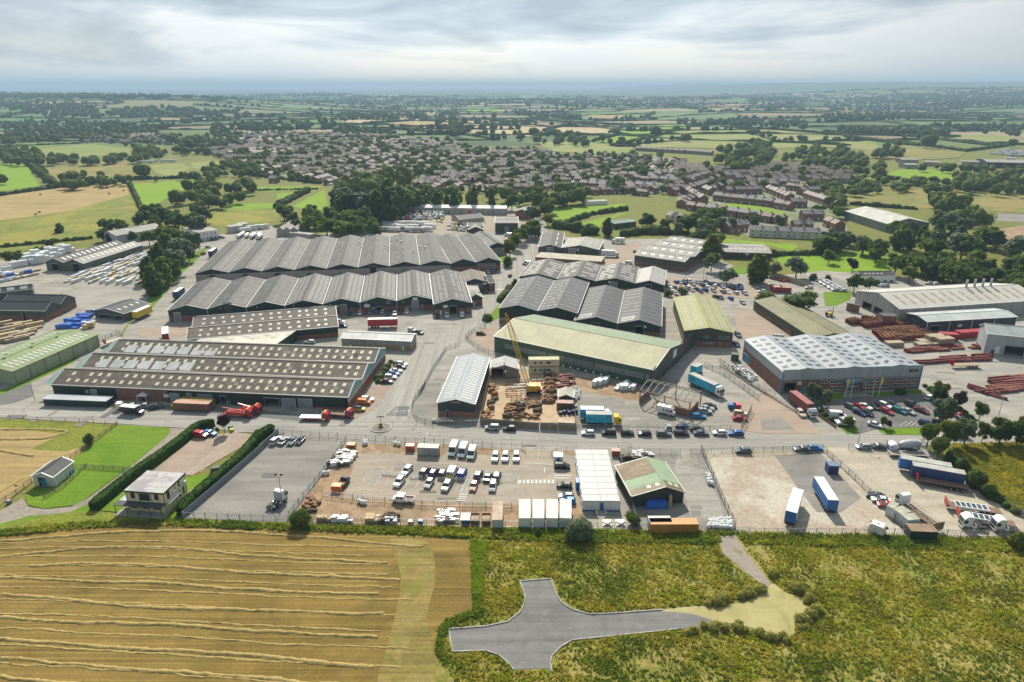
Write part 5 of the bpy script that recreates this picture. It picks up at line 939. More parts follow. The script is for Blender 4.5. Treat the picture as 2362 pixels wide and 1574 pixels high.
 # crowded gravel car park beyond the olive shed
pc=['blue','white','silver','black','darkgrey','silver','black','white','darkblue','red','grey','black','silver','white']
V4C=[(1566,745),(1605,748),(1648,738),(1690,740),(1725,742),(1765,748),(1800,752),(1842,752),(1880,762),(1916,758),(1955,768),(1990,772),(2030,775),(2068,782),(2110,782),(2150,780),(1646,755),(1720,765),(1798,770),(1838,775),(1912,782),(1988,790),(2070,798),(2110,800),(2150,804),(1503,785),(1550,792),(1525,812),(1672,795),(1710,818),(1752,808),(1788,830),(1830,816),(1907,824),(1988,832),(2032,836),(2108,842),(2190,850),(1922,880),(1970,885),(2060,893),(1558,848),(1590,885),(1640,872),(1690,868),(2170,932)]
for i,(x,y)in enumerate(V4C):
 c=pc[(i*5+i//4)%len(pc)];k=['hatch','suv','saloon','hatch','mpv'][i*3%5]
 cars('V4',[(x,y,-83 if i%2 else 97,k,c,'in the crowded gravel car park beyond the olive shed')],'cars in the gravel car park')
for i in range(18):
 j,k=divmod(i,9);x=775+k*16+j*45+(k%2)*4;y=292+k*9+j*4
 cars('U4',[(x,y,170,'hatch' if i%2 else 'saloon','white' if i%4 else 'silver','in the two packed lines by the stable block')],'white cars in packed lines')
for x,y,c,w_ in((1245,330,'white','left of the pair before the stable block'),(1280,330,'silver','right of the pair before the stable block'),(1615,312,'silver','left of the pair under tall trees'),(1660,315,'white','right of the pair under tall trees'),(320,350,'silver','beside the red roofed cabins'),(325,375,'white','below the red roofed cabins'),(690,345,'white','at the end of the cream wall')):cars('U4',[(x,y,170,'hatch',c,w_)])
cars('U4',[(142,712,-85,'suv','grey','between the olive shed and teal door unit'),(440,738,170,'van','silver','behind the silver factory'),(130,785,-80,'hatch','darkblue','at the corner of the silver factory')])
for i,(x,y,c)in enumerate([(325,82,'silver'),(360,88,'white'),(395,92,'grey'),(440,98,'white'),(525,98,'silver'),(560,96,'white'),(590,94,'grey'),(628,92,'white'),(668,94,'black')]):cars('U2',[(x,y,170,'hatch',c,'in the line behind the back row of sheds')],'cars behind the back row of sheds')
cars('U2',[(735,98,172,'van','cream','at the end of the line behind the back row'),(2250,70,172,'hatch','blue','beyond the short gabled shed'),(2320,88,172,'van','white','beyond the short gabled shed')])
cars('U1',[(1840,255,80,'hatch','darkred','driving away on the left service lane'),(1888,195,0,'hatch','silver','at the far end of the left service lane'),(1925,128,10,'hatch','darkblue','by the white two-storey office door'),(1955,122,10,'saloon','darkgrey','second by the white two-storey office'),(2002,110,10,'suv','black','third by the white two-storey office'),(840,790,5,'van','silver','among blue wrapped packs')])
cars('V4',[(1130,580,172,'van','white','beside the grey four-ridged factory'),(1190,468,80,'suv','silver','against the grey four-ridged factory'),(215,580,170,'van','white','by the roadside hedge'),(1692,488,-90,'van','white','at the corner of the four-ridged factory')])
for x,y in((915,575),(960,575),(1010,580),(1045,578),(1150,577),(1095,577),(1300,565)):pass
# ---- lorries, trailers, containers
def span(tile,a,b,z):
 """a thing laid between two roof-end points: ground centre, length, heading"""
 p=at(a[0],a[1],a[2],z)if isinstance(a[0],str)else at(tile,a[0],a[1],z);q=at(b[0],b[1],b[2],z)if isinstance(b[0],str)else at(tile,b[0],b[1],z)
 d=q-p;c=(p+q)/2;return Vector((c.x,c.y,G0)),d.length,math.atan2(d.y,d.x)
BOXW=paint('box_white',(.70,.70,.68),.4)
def curtain(name,c):return sheet('curtain_'+name,c,su=1.2,sv=9,streak=.08,patch=.08,rough=.45)
def trailer_into(t,L,side,roof,rear,z0=1.15,z1=4.0,W=2.5,ax=3,legs=True,x0=None):
 h=W/2;a=L/2;x0=-a if x0 is None else x0;x1=x0+L
 for y in(-1,1):MB().box(x0+.06,x1-.06,min(y*h,y*(h-.06)),max(y*h,y*(h-.06)),z0,z1-.06).build('side_curtain',side,t)
 MB().box(x0,x0+.058,-h,h,z0,z1).build('rear_door',rear,t);MB().box(x1-.058,x1,-h,h,z0,z1).build('front_panel',roof if rear is not side else side,t)
 m=MB().box(x0+.062,x1-.062,-h-.01,h+.01,z1-.055,z1+.02)
 for k in range(int(L/1.1)):m.box(x0+.5+k*1.1,x0+.56+k*1.1,-h+.1,h-.1,z1+.021,z1+.04)
 m.build('roof',roof,t)
 m=MB().box(x0+.06,x1-.06,-.5,.5,z0-.35,z0-.01);m.box(x0,x1,-h,-h+.1,z0-.16,z0-.005);m.box(x0,x1,h-.1,h,z0-.16,z0-.005);m.box(x0+.05,x0+.15,-h,h,.45,.6)
 m.build('chassis',CHASSIS,t)
 wheels(t,[x0+1.6+i*1.3 for i in range(ax)],h-.2,.50,.36)
 if legs:
  m=MB()
  for y in(-.8,.8):m.box(x1-3.0,x1-2.85,y-.06,y+.06,0,z0)
  m.build('landing_leg',CHASSIS,t)
 for y in(-1,1):MB().box(x0-.02,x0+.02,y*(h-.25)-.15,y*(h-.25)+.15,.75,.95).build('tail_light',TAILL,t)
def cab_into(t,x,col,W=2.45,zt=3.5,deep=2.2,sleeper=True):
 """cab-over tractor cab whose rear face is at x"""
 h=W/2;f=x+deep
 prof=[(x,.95),(x,zt-(.15 if sleeper else .5)),(x+.5,zt),(x+deep*.55,zt-.05),(f-.22,zt-.75),(f-.03,1.65),(f,.5),(f-.05,.38),(x+.9,.38),(x+.9,.95)]
 m=MB();n=len(prof);vs=[]
 for y,k in((-h+.1,.05),(-h,0),(h,0),(h-.1,.05)):vs+=[(px-(k if px>x+1 else-k),y,z-(k if z>2 else 0))for px,z in prof]
 m.add(vs,[(j*n+i,(j+1)*n+i,(j+1)*n+(i+1)%n,j*n+(i+1)%n)for j in range(3)for i in range(n)]+[tuple(range(n-1,-1,-1)),tuple(range(3*n,4*n))]).build('cab',col,t)
 MB().add([(f-.19,-h*.86,zt-.82),(f-.19,h*.86,zt-.82),(f-.01,h*.9,1.72),(f-.01,-h*.9,1.72),(f-.4,-h*.8,zt-.85),(f-.4,h*.8,zt-.85),(f-.3,h*.8,1.7),(f-.3,-h*.8,1.7)],[(0,3,2,1),(0,1,5,4),(2,3,7,6),(1,2,6,5),(3,0,4,7)]).build('windscreen',GLASS,t)
 for y in(-1,1):
  MB().box(x+deep*.5,f-.35,min(y*h,y*(h+.015)),max(y*h,y*(h+.015)),1.8,zt-1.0).build('side_window',GLASS,t);MB().box(f-.05,f+.01,y*(h-.3)-.2,y*(h-.3)+.2,.62,.85).build('headlight',HEADL,t);MB().box(f-.3,f-.15,y*(h+.15)-.1,y*(h+.15)+.1,1.9,2.7).build('mirror',CHASSIS,t)
 MB().box(f-.02,f+.02,-h*.75,h*.75,.95,1.5).build('grille',CHASSIS,t)
def trailer(label,tile,rear,front,side,roof=BOXW,reard=None,z1=4.0,name='curtain_trailer',cat='trailer',group=None,**k):
 c,L,rz=span(tile,rear,front,z1);t=thing(name,label,cat,c,rz,group);trailer_into(t,L,side,roof,reard or side,z1=z1,**k);return t,L
BLUEC=curtain('blue',(.015,.13,.42));NAVYC=curtain('navy',(.012,.04,.16));REDC=curtain('red',(.42,.015,.03));YELC=curtain('yellow',(.72,.48,.03));CYAN=curtain('cyan',(.03,.42,.62));GREYR=sheet('grey_trailer_roof',(.45,.44,.40),su=2,sv=9,streak=.12)
trailer('white-roofed trailer with blue rear doors casting a long shadow','T4',(247,1107),(312,897),BOXW,reard=BLUEC)
trailer('bright blue curtain trailer with cream roof standing alone in the bleached yard','T4',(632,1002),(495,787),BLUEC)
trailer('navy curtain trailer parked behind the red flatbed','T4',(1822,750),(1342,667),NAVYC,roof=GREYR);trailer('blue curtain trailer rearmost of the pair by the dark bushes','T4',(1700,684),(1232,603),BLUEC,roof=GREYR)
trailer('red curtain trailer with white roof standing before the green sheds','U2',(1052,848),(1318,842),REDC);trailer('yellow curtain trailer on the left service lane','U1',(1212,787),(1350,727),YELC)
trailer('dark trailer with white roof alongside the front row of sheds','U1',(1578,606),(1645,562),NAVYC);trailer('navy trailer with white roof alongside the back row of sheds','U1',(1898,238),(1945,203),NAVYC);trailer('short trailer with white roof and red rear doors in the pink yard','U1',(1492,985),(1492,917),BOXW,reard=REDC)
agr=paint('sign_navy',(.01,.02,.08));pur=paint('logo_purple',(.16,.02,.12))
def agrii(t,L,side=-1,s=1.0,x=-.32):
 r=(R(90),0,0)if side<0 else(R(90),0,R(180));k=1 if side<0 else-1
 text('Agrii',t,1.25*s,(x*L*k,side*1.27,2.6),r,agr);MB().box(k*L*.36-.45,k*L*.36+.45,side*1.27-.012,side*1.27+.012,2.7,3.6).build('logo',pur,t)
 text('M',t,.6,(k*L*.36,side*1.29,3.15),r,WHITE,'logo_mark')
t,L=trailer('cyan curtain-sided lorry with yellow cab and dark lettering','T3',(752,207),(983,211),CYAN,roof=GREYR,name='lorry',cat='lorry',ax=2,legs=False);agrii(t,L);cab_into(t,L/2+.9,COL['yellow'],zt=3.3);wheels(t,[L/2+2.0,L/2-.3],1.0,.5,.32);MB().box(-L/2,L/2+1.2,-.45,.45,.6,.85).build('frame_rail',CHASSIS,t)
t,L=trailer('cyan curtain-sided lorry with white roof behind the yellow-cabbed lorry','T3',(700,163),(912,166),CYAN,name='lorry',cat='lorry',ax=2,legs=False);agrii(t,L,s=.9);cab_into(t,L/2+.5,COL['white'],zt=3.2);wheels(t,[L/2+1.6],1.0,.5,.32);MB().box(-L/2,L/2+1,-.45,.45,.6,.85).build('frame_rail',CHASSIS,t)
t,L=trailer('cyan articulated lorry with white cab leaving the big green shed','U3',(1936,945),(2170,1050),CYAN,name='lorry',cat='lorry',legs=False,roof=GREYR);agrii(t,L);cab_into(t,L/2+.35,COL['white'],zt=3.7);wheels(t,[L/2+1.7,L/2-1.2],1.0,.5,.32);MB().box(-1,L/2+1,-.45,.45,.6,.85).build('frame_rail',CHASSIS,t)
trailer('cyan trailer backed against the side of the big green shed','U3',(1960,886),(2016,859),CYAN,roof=GREYR)
cont=lambda n_,c:sheet('container_'+n_,c,tuple(x*.9 for x in c),su=.28,sv=9,streak=.2,patch=.2,rough=.6)
t,L=trailer('dark red container lorry with white cab beside the silver factory','T4',(262,8),(425,130),cont('maroon',(.24,.05,.045)),roof=cont('maroon_roof',(.36,.12,.11)),name='lorry',cat='lorry',legs=False);cab_into(t,L/2+.3,COL['white'],zt=3.0);wheels(t,[L/2+1.6,L/2-1],1.0,.5,.32);MB().box(-1,L/2+1,-.45,.45,.6,.85).build('frame_rail',CHASSIS,t)
t,L=trailer('white box lorry beside the green-walled gabled shed','V4',(892,460),(1015,466),BOXW,name='lorry',cat='lorry',ax=1,legs=False);cab_into(t,L/2+.2,COL['white'],zt=3.0);wheels(t,[L/2+1.3],1.0,.5,.32);MB().box(-1,L/2+1,-.45,.45,.6,.85).build('frame_rail',CHASSIS,t)
t,L=trailer('white box lorry parked under the far hedge of the pink yard','V4',(1102,352),(1018,350),BOXW,name='lorry',cat='lorry',ax=1,legs=False,z1=3.6);cab_into(t,L/2+.2,COL['white'],zt=2.8);wheels(t,[L/2+1.3],1.0,.5,.32);MB().box(-1,L/2+1,-.45,.45,.6,.85).build('frame_rail',CHASSIS,t)
def tractor(label,loc,rz,col,zt=3.6,group=None):
 t=thing('tractor_unit',label,'lorry',loc,rz,group);cab_into(t,.7,col,zt=zt)
 m=MB();m.box(-2.9,1.2,-.48,-.34,.7,.95);m.box(-2.9,1.2,.34,.48,.7,.95);m.box(-2.9,-2.75,-1.15,1.15,.55,.7);m.build('chassis',CHASSIS,t)
 MB().frustum((-2.1,-.5,-.55,.55),(-1.9,-.7,-.45,.45),.96,1.12).build('fifth_wheel',paint('oily_steel',(.06,.06,.065),.4,.5),t)
 for y in(-1,1):MB().bar((-.4,y*.95,.75),(.75,y*.95,.75),.30,10).build('fuel_tank',paint('polished_tank',(.45,.46,.47),.3,.6),t);MB().box(-2.5,-.6,y*.95-.28,y*.95+.28,1.04,1.09).build('mudguard',CHASSIS,t)
 wheels(t,(-2.0,-.75,2.0),.98,.5,.36);MB().box(.55,.68,-1.1,1.1,1.2,3.1).build('rear_catwalk',GREYTRIM,t);return t
def gpt(tile,x,y,z=0):p=at(tile,x,y,z);return Vector((p.x,p.y,G0))
tractor('white tractor unit without trailer on the tarmac lot beside a lamp post',gpt('T2',232,1045),R(70),COL['white'])
tractor('white tractor unit nearest the yard fence, first of two',gpt('T4',1880,1250),R(172),COL['white'],group='tractor units by the yard fence');tractor('white tractor unit beside the dark-panelled trailers, second of two',gpt('T4',2170,1275),R(174),COL['white'],group='tractor units by the yard fence')
def flatbed(label,tile,a,b,z,deck,head=True,name='flatbed_trailer',cat='trailer',dark=False,W=2.5):
 c,L,rz=span(tile,a,b,z);t=thing(name,label,cat,c,rz);MB().box(-L/2,L/2,-W/2,W/2,z-.15,z).build('deck',deck,t)
 m=MB();m.box(-L/2,L/2,-.5,-.35,z-.5,z-.16);m.box(-L/2,L/2,.35,.5,z-.5,z-.16);m.build('chassis',CHASSIS,t)
 if head:MB().box(L/2-.1,L/2,-W/2,W/2,z,z+1.6).build('headboard',COL['red'],t)
 wheels(t,[-L/2+1.5+1.3*i for i in range(3)],W/2-.2,.48,.36);m=MB().box(-L/2+5.5,L/2-3.5,-W/2,-W/2+.06,.5,.6);m.box(-L/2+5.5,L/2-3.5,-W/2,-W/2+.06,.8,.9);m.build('side_guard',GREYTRIM,t)
 if dark:
  for k in range(6):x=-L/2+3+(L-5)*k/6;w_=(L-5)/6-.25;o=MB().box(x,x+w_,-W/2+.25,W/2-.25,z+.36,z+.42).build('dark_panel',glassm('panel_glass',(.03,.04,.055)),t)
  m=MB()
  for k in range(7):x=-L/2+2.78+(L-5)*k/6;m.box(x,x+.2,-W/2+.1,W/2-.1,z+.3,z+.43)
  m.box(-L/2+2.6,L/2-2.0,-W/2,-W/2+.2,z+.02,z+.45);m.box(-L/2+2.6,L/2-2.0,W/2-.2,W/2,z+.02,z+.45);m.build('load_frame',WHITE,t)
 return t
brownd=paint('timber_deck',(.20,.12,.08),.85,var=.15)
flatbed('long red flatbed trailer with brown deck in front of the navy trailer','T4',(1855,882),(1378,800),1.3,brownd);flatbed('trailer carrying a white frame of dark panels, the farther of two','T4',(2140,1100),(1640,1030),1.2,brownd,dark=True);flatbed('trailer carrying a white frame of dark panels, behind the white tractor units','T4',(2270,1215),(1745,1125),1.2,brownd,dark=True)
flatbed('grey low-loader deck standing by the cement mixer','T4',(1485,580),(1130,570),1.0,paint('grey_timber',(.30,.27,.23)),head=False);flatbed('red flatbed trailer with pale wooden deck in the red steel yard','U4',(2005,940),(1790,945),1.3,paint('pale_deck',(.38,.26,.17)))
flatbed('red trailer with cream deck beside the pale green shed','U1',(1100,1022),(945,1068),1.2,paint('cream_deck',(.5,.42,.3)))
# car transporter
c,L,rz=span('T4',(1540,1215),(1290,1035),1.2);t=thing('car_transporter','empty car transporter ramp behind a white cab','lorry',c,rz);m=MB();m.box(-L/2,L/2,-1.2,-.7,1.0,1.12);m.box(-L/2,L/2,.7,1.2,1.0,1.12)
for k in range(12):m.box(-L/2+k*L/12,-L/2+k*L/12+.35,-.7,.7,1.02,1.10)
m.build('deck',paint('rusty_deck',(.22,.15,.09),.8,var=.2),t);m=MB()
for y in(-1.2,1.2):
 m.bar((-L/2,y,1.7),(L/2,y,2.2),.05)
 for k in range(9):x=-L/2+L*k/8;m.bar((x,y,1.1),(x,y,1.7+.5*k/8),.04)
m.build('guard_rail',GREYTRIM,t);wheels(t,(-L/2+3,-L/2+4.3,L/2-2),1.0,.45,.34);cab_into(t,L/2+.3,COL['white'],zt=3.6);wheels(t,[L/2+1.7],1.0,.5,.32);MB().box(-L/2,L/2+1,-.4,.4,.6,.95).build('chassis',CHASSIS,t);MB().box(-L/2-1.5,-L/2-1.3,-1.2,1.2,.5,2.6).build('tail_ramp',paint('rusty_deck',(.22,.15,.09)),t)
def recovery(label,tile,a,b,z,cabc,deckm,tow=False):
 c,L,rz=span(tile,a,b,z);t=thing('recovery_truck',label,'truck',c,rz);x1=L/2-2.0;cab_into(t,x1,cabc,zt=2.9,deep=2.0)
 MB().box(-L/2,x1-.15,-1.2,1.2,1.0,1.14).build('deck',deckm,t);MB().box(-L/2+.3,L/2-.8,-.45,.45,.6,.98).build('chassis',CHASSIS,t);wheels(t,(-L/2+1.6,L/2-.9)+((-L/2+2.8,)if tow else()),1.0,.46,.32)
 m=MB();m.box(x1-.3,x1-.16,-1.2,1.2,1.15,2.4);m.build('headboard',WHITE,t);m=MB();m.box(-L/2+3,x1-.5,-1.22,-1.17,.55,.95);m.box(-L/2+3,x1-.5,1.17,1.22,.55,.95);m.build('side_locker',cabc,t)
 MB().box(x1+.4,x1+1.0,-.9,.9,2.92,3.05).build('light_bar',paint('amber_lens',(.7,.3,.02),.2),t)
 if tow:
  MB().box(-L/2+1,x1-.4,-1.2,1.2,1.15,1.9).build('body_locker',cabc,t);m=MB();m.bar((x1-1.2,0,1.9),(-L/2-.4,0,2.9),.2);m.bar((x1-1.2,0,1.9),(x1-1.2,0,2.5),.25);m.bar((-L/2+.5,0,1),(-L/2-1.2,0,.6),.14);m.build('boom',cabc,t)
  text('RECOVERY',t,.5,(0,-1.24,.78),(R(90),0,0),paint('sign_yellow',(.75,.5,.03)))
 return t
recovery('recovery truck with red cab and white flat deck by the works corner','T2',(440,240),(708,245),1.1,COL['red'],BOXW);recovery('recovery truck with crimson cab and dark deck closest to the works corner','T2',(705,205),(918,225),1.1,paint('crimson',(.35,.01,.06),.3),brownd)
recovery('big red breakdown truck with crane boom and yellow lettering','T1',(2030,205),(2285,215),1.2,COL['red'],COL['red'],True);recovery('second red breakdown truck, half hidden behind the first one','T1',(2170,170),(2360,180),1.2,COL['red'],COL['red'],True)
def boxvan(label,tile,a,b,z,body,cabc,name='box_van'):
 c,L,rz=span(tile,a,b,z);t=thing(name,label,'van',c,rz);x1=L/2-1.9;MB().box(-L/2,x1,-1.1,1.1,.7,z).build('box_body',body,t);MB().box(-L/2-.02,x1+.02,-1.12,1.12,z+.002,z+.06).build('roof',BOXW,t)
 prof=[(x1+.03,.4),(x1+.03,2.1),(x1+.4,2.15),(x1+1.0,1.35),(x1+1.8,1.1),(x1+1.9,.4)];MB().ext(prof,-.95,.95).build('cab',cabc,t)
 MB().add([(x1+.44,-.85,2.12),(x1+.44,.85,2.12),(x1+1.03,.88,1.36),(x1+1.03,-.88,1.36)],[(0,3,2,1)]).build('windscreen',GLASS,t)
 for y in(-1,1):MB().add([(x1+.15,y*.965,1.35),(x1+.95,y*.965,1.35),(x1+.45,y*.965,2.0),(x1+.15,y*.965,2.0)],[(0,1,2,3)[::-y]]).build('side_window',GLASS,t);MB().box(x1+1.85,x1+1.92,y*.7-.15,y*.7+.15,.7,.9).build('headlight',HEADL,t)
 wheels(t,(-L/2+1.2,L/2-.9),.9,.38,.26);MB().box(-L/2,L/2-.3,-.5,.5,.45,.69).build('chassis',CHASSIS,t);return t
boxvan('black box van with white roof by the works entrance','T1',(1098,140),(1285,160),2.6,COL['black'],COL['black']);t=boxvan('white and yellow chequered van behind the black box van','T1',(1050,120),(1150,112),2.3,COL['white'],COL['white']);MB().box(-t.children[0].dimensions.x*0-2.6,-1.5,-1.13,-1.105,.8,1.5).build('chequer_band',COL['yellow'],t)
t=boxvan('white motorhome parked inside the bare steel frame','T3',(1400,130),(1560,165),2.9,BOXW,COL['white'],'motorhome');L=6.5
for x in(-.6,.5):MB().box(x-.35,x+.35,-1.125,-1.102,1.6,2.1).build('window',GLASS,t)
MB().frustum((.8,2.4,-1.05,1.05),(.8,1.6,-.95,.95),2.2,2.95).build('overcab_bed',BOXW,t);MB().box(-2.8,1.2,-1.122,-1.102,1.2,1.28).build('stripe',GREYTRIM,t)
for x in(-2,-.8,.4):MB().box(x-.25,x+.25,-.3,.3,2.97,3.1).build('roof_hatch',WHITE,t)
c,L,rz=span('T4',(1105,1240),(965,1185),2.6);t=thing('caravan','white touring caravan nearest the long grass','caravan',c,rz);MB().ext([(-L/2,.5),(-L/2+.1,2.4),(-L/2+.4,2.6),(L/2-.5,2.6),(L/2-.1,2.0),(L/2,.5)],-1.1,1.1).build('body',BOXW,t)
for x in(-1.6,.2,1.6):MB().box(x-.4,x+.4,-1.12,-1.102,1.3,1.9).build('window',GLASS,t)
MB().box(-L/2-.02,-L/2+.04,-.7,.7,1.4,2.0).build('rear_window',GLASS,t);wheels(t,(0,),1.0,.33,.2);MB().bar((L/2,0,.5),(L/2+1.2,0,.5),.06).build('tow_bar',CHASSIS,t);MB().box(-.3,.3,-.3,.3,2.61,2.72).build('roof_hatch',GREYTRIM,t)
# crew-cab tipper, dark tipper, compact vans in the compound
c,L,rz=span('T2',(1470,975),(1275,960),1.6);t=thing('tipper_truck','white crew-cab dropside truck in the fenced car park','truck',c,rz);x1=L/2-3.1;m=MB();m.ext([(x1,.5),(x1,2.15),(L/2-1.3,2.2),(L/2-.85,1.35),(L/2-.1,1.1),(L/2,.5)],-.98,.98);m.build('cab',COL['white'],t)
MB().add([(L/2-1.27,-.85,2.12),(L/2-1.27,.85,2.12),(L/2-.82,.88,1.38),(L/2-.82,-.88,1.38)],[(0,3,2,1)]).build('windscreen',GLASS,t)
for y in(-1,1):
 for k in(0,1):MB().box(x1+.2+k*.9,x1+.95+k*.9,min(y*.98,y*.995),max(y*.98,y*.995),1.4,1.95).build('side_window',GLASS,t)
m=MB();m.box(-L/2,x1-.1,-1.05,1.05,.85,.95);m.box(-L/2,x1-.1,-1.05,-.98,.95,1.35);m.box(-L/2,x1-.1,.98,1.05,.95,1.35);m.box(-L/2,-L/2+.07,-.98,.98,.95,1.35);m.build('dropside_bed',WHITE,t);MB().box(-L/2+.1,x1-.2,-.95,.95,.96,1.0).build('bed_floor',brownd,t);wheels(t,(-L/2+1.2,L/2-.9),.88,.37,.26);MB().box(-L/2,L/2-.4,-.4,.4,.5,.84).build('chassis',CHASSIS,t)
c,L,rz=span('T2',(805,855),(865,785),1.2);t=thing('tipper_truck','small black tipper with tan bed and yellow tail in the compound','truck',c,rz);x1=L/2-1.9;MB().ext([(x1,.5),(x1,1.95),(L/2-1.0,2.0),(L/2-.7,1.2),(L/2,1.0),(L/2,.5)],-.95,.95).build('cab',COL['black'],t);m=MB().box(-L/2,x1-.1,-.95,.95,.8,.9);m.box(-L/2,x1-.1,-1,-.94,.8,1.3);m.box(-L/2,x1-.1,.94,1,.8,1.3);m.build('tipper_bed',COL['black'],t);MB().box(-L/2+.1,x1-.2,-.9,.9,.91,1.0).build('bed_load',paint('sand_load',(.45,.33,.18),.9),t);MB().box(-L/2-.05,-L/2,-1,1,.75,1.3).build('tailboard',COL['yellow'],t);wheels(t,(-L/2+.9,L/2-.8),.85,.35,.25);MB().add([(L/2-.97,-.8,1.95),(L/2-.97,.8,1.95),(L/2-.67,.85,1.22),(L/2-.67,-.85,1.22)],[(0,3,2,1)]).build('windscreen',GLASS,t)
# concrete mixer lorry
c,L,rz=span('T4',(1400,520),(1120,515),1.5);t=thing('cement_mixer','pale cement mixer lorry parked by the yard entrance','lorry',c,rz);cab_into(t,L/2-2.1,COL['white'],zt=2.9,deep=2.1);MB().box(-L/2,L/2-.5,-.5,.5,.7,1.0).build('chassis',CHASSIS,t);wheels(t,(-L/2+1.2,-L/2+2.5,L/2-2.6,L/2-.9),1.0,.5,.34)
m=MB();pr=[(-3.6,.55),(-3.0,1.0),(-1.2,1.28),(.6,1.2),(1.9,.7)];M_=Matrix.Translation((-.6,0,2.35))@Matrix.Rotation(R(-8)*-1,4,'Y')
ring=[[M_@Vector((x,r_*math.cos(2*math.pi*k/16),r_*math.sin(2*math.pi*k/16)))for k in range(16)]for x,r_ in pr]
m.add([p for r_ in ring for p in r_],[(j*16+k,j*16+(k+1)%16,(j+1)*16+(k+1)%16,(j+1)*16+k)for j in range(4)for k in range(16)]+[tuple(range(15,-1,-1)),tuple(range(64,80))]);m.build('drum',paint('drum_grey',(.42,.43,.42),.5),t)
m=MB();m.box(-L/2-.2,-L/2+.6,-.6,.6,1.0,3.4);m.bar((-L/2-.2,0,2.2),(-L/2-1.4,0,1.2),.22);m.build('chute',GREYTRIM,t)
# containers and cabins
def container(label,tile,a,b,z,mat,W=2.44,roof=None,name='shipping_container',cat='container',group=None,doors=True,base=None):
 c,L,rz=span(tile,a,b,z);t=thing(name,label,cat,c,rz,group);h=W/2;a_=L/2;m=MB().box(-a_,a_,-h,h,.12,z-.02)
 for k in range(int(L/.45)):
  x=-a_+.3+k*.45
  if x<a_-.3:m.box(x,x+.2,-h-.035,-h,.25,z-.15);m.box(x,x+.2,h,h+.035,.25,z-.15)
 m.build('body',mat,t);MB().box(-a_-.02,a_+.02,-h-.04,h+.04,z-.018,z+.03).build('roof',roof or mat,t)
 if doors:
  for y in(-.6,.6):MB().box(a_+.01,a_+.06,y-.55,y+.55,.25,z-.2).build('door',mat,t)
 MB().box(-a_,a_,-h+.1,h-.1,0,.118).build('base_rail',base or CHASSIS,t);return t
container('long orange shipping container below the green barn','T3',(1330,1192),(1758,1190),2.6,cont('orange',(.52,.24,.05)),roof=cont('orange_roof',(.62,.30,.09)));container('white container half hidden behind the orange one','T3',(1318,1172),(1520,1170),2.6,cont('white',(.6,.6,.58)))
container('pinkish red shipping container before the works','T1',(1580,105),(1900,118),2.6,cont('brick',(.30,.12,.075)),roof=cont('salmon',(.50,.26,.17)));container('mustard shipping container behind the pinkish one','T1',(1640,75),(1925,92),2.6,cont('mustard',(.36,.26,.07)))
container('white container with rusty roof at the compound fence','T2',(2222,1180),(2228,1012),2.6,cont('white',(.6,.6,.58)),roof=sheet('rust_roof',(.55,.42,.32),(.5,.4,.3),lichen=(.36,.17,.07),patch=.3))
container('grey ribbed storage container beside the compound entrance','T2',(1505,505),(1695,512),2.6,cont('grey',(.42,.43,.42)),roof=cont('ivory',(.55,.54,.47)))
for i,x in enumerate((200,323,447,568)):container(['first white cabin nearest the brown skips','second white cabin from the brown skips','third white cabin from the brown skips','white cabin partly hidden by the round willow'][i],'T3',(x-2,1164),(x-4+i*1.5,992),2.7,DIRTYW if i==9 else paint('cabin_white',(.66,.67,.66)),W=2.75,roof=sheet('cabin_roof',(.56,.56,.55)),name='white_cabin',cat='cabin',group='white cabins at the compound fence',base=BLUED)
for i,(a,b)in enumerate((((1135,1028),(1200,1055)),((1205,1062),(1290,1115)),((1292,1122),(1360,1178)))):container(['farthest grey-white cabin of three in line','middle grey-white cabin of three in line','nearest grey-white cabin of three, with small windows'][i],'T4',a,b,2.7,paint('grey_white_cabin',(.50,.52,.53)),W=3.2,roof=sheet('dirty_cabin_roof',(.42,.42,.33),streak=.2),name='portable_cabin',cat='cabin',group='grey cabins along the mesh fence')
container('dark green shed with rusty tin roof at the fence corner','T4',(1305,1245),(1550,1255),2.4,GREENCL,W=3,roof=sheet('rust_tin',(.30,.19,.12),streak=.3),name='tin_shed',cat='shed');container('navy blue steel cabin on wheels by the mesh fence','T4',(575,668),(668,672),2.6,paint('navy_cabin',(.012,.03,.13)),W=2.6,roof=paint('slate_blue',(.12,.17,.27)),name='welfare_cabin',cat='cabin')
container('small white gate cabin with blue door','T3',(460,585),(542,588),2.6,paint('cabin_white',(.66,.67,.66)),W=2.6,name='gate_cabin',cat='cabin',base=BLUED);o=bpy.data.objects['gate_cabin'];MB().box(-.4,.4,-1.42,-1.34,.12,2.1).build('door',BLUED,o)
for z,l_ in((2.7,'lower'),(5.5,'upper')):
 c,L,rz=span('U3',(468,815),(742,812),5.5);t=thing('portable_office',f'{l_} cream cabin of the two-storey site office by the crane','cabin',(c.x,c.y,z-2.7+G0+(.02 if l_=='upper' else 0)),rz);MB().box(-L/2,L/2,-1.5,1.5,.05,2.6).build('body',paint('cream_cabin',(.56,.53,.38)),t);MB().box(-L/2-.05,L/2+.05,-1.55,1.55,2.61,2.7).build('roof',paint('brown_cabin_roof',(.20,.14,.07))if l_=='lower' else sheet('cream_cabin_roof',(.60,.55,.34)),t)
 for x in(-3.2,-1.2,1.2,2.0):MB().box(x-.4,x+.4,-1.54,-1.505,1.1,1.9).build('window',GLASS,t)
 if l_=='lower':MB().box(-.2,.6,-1.55,-1.51,.1,2.1).build('door',brownd,t)
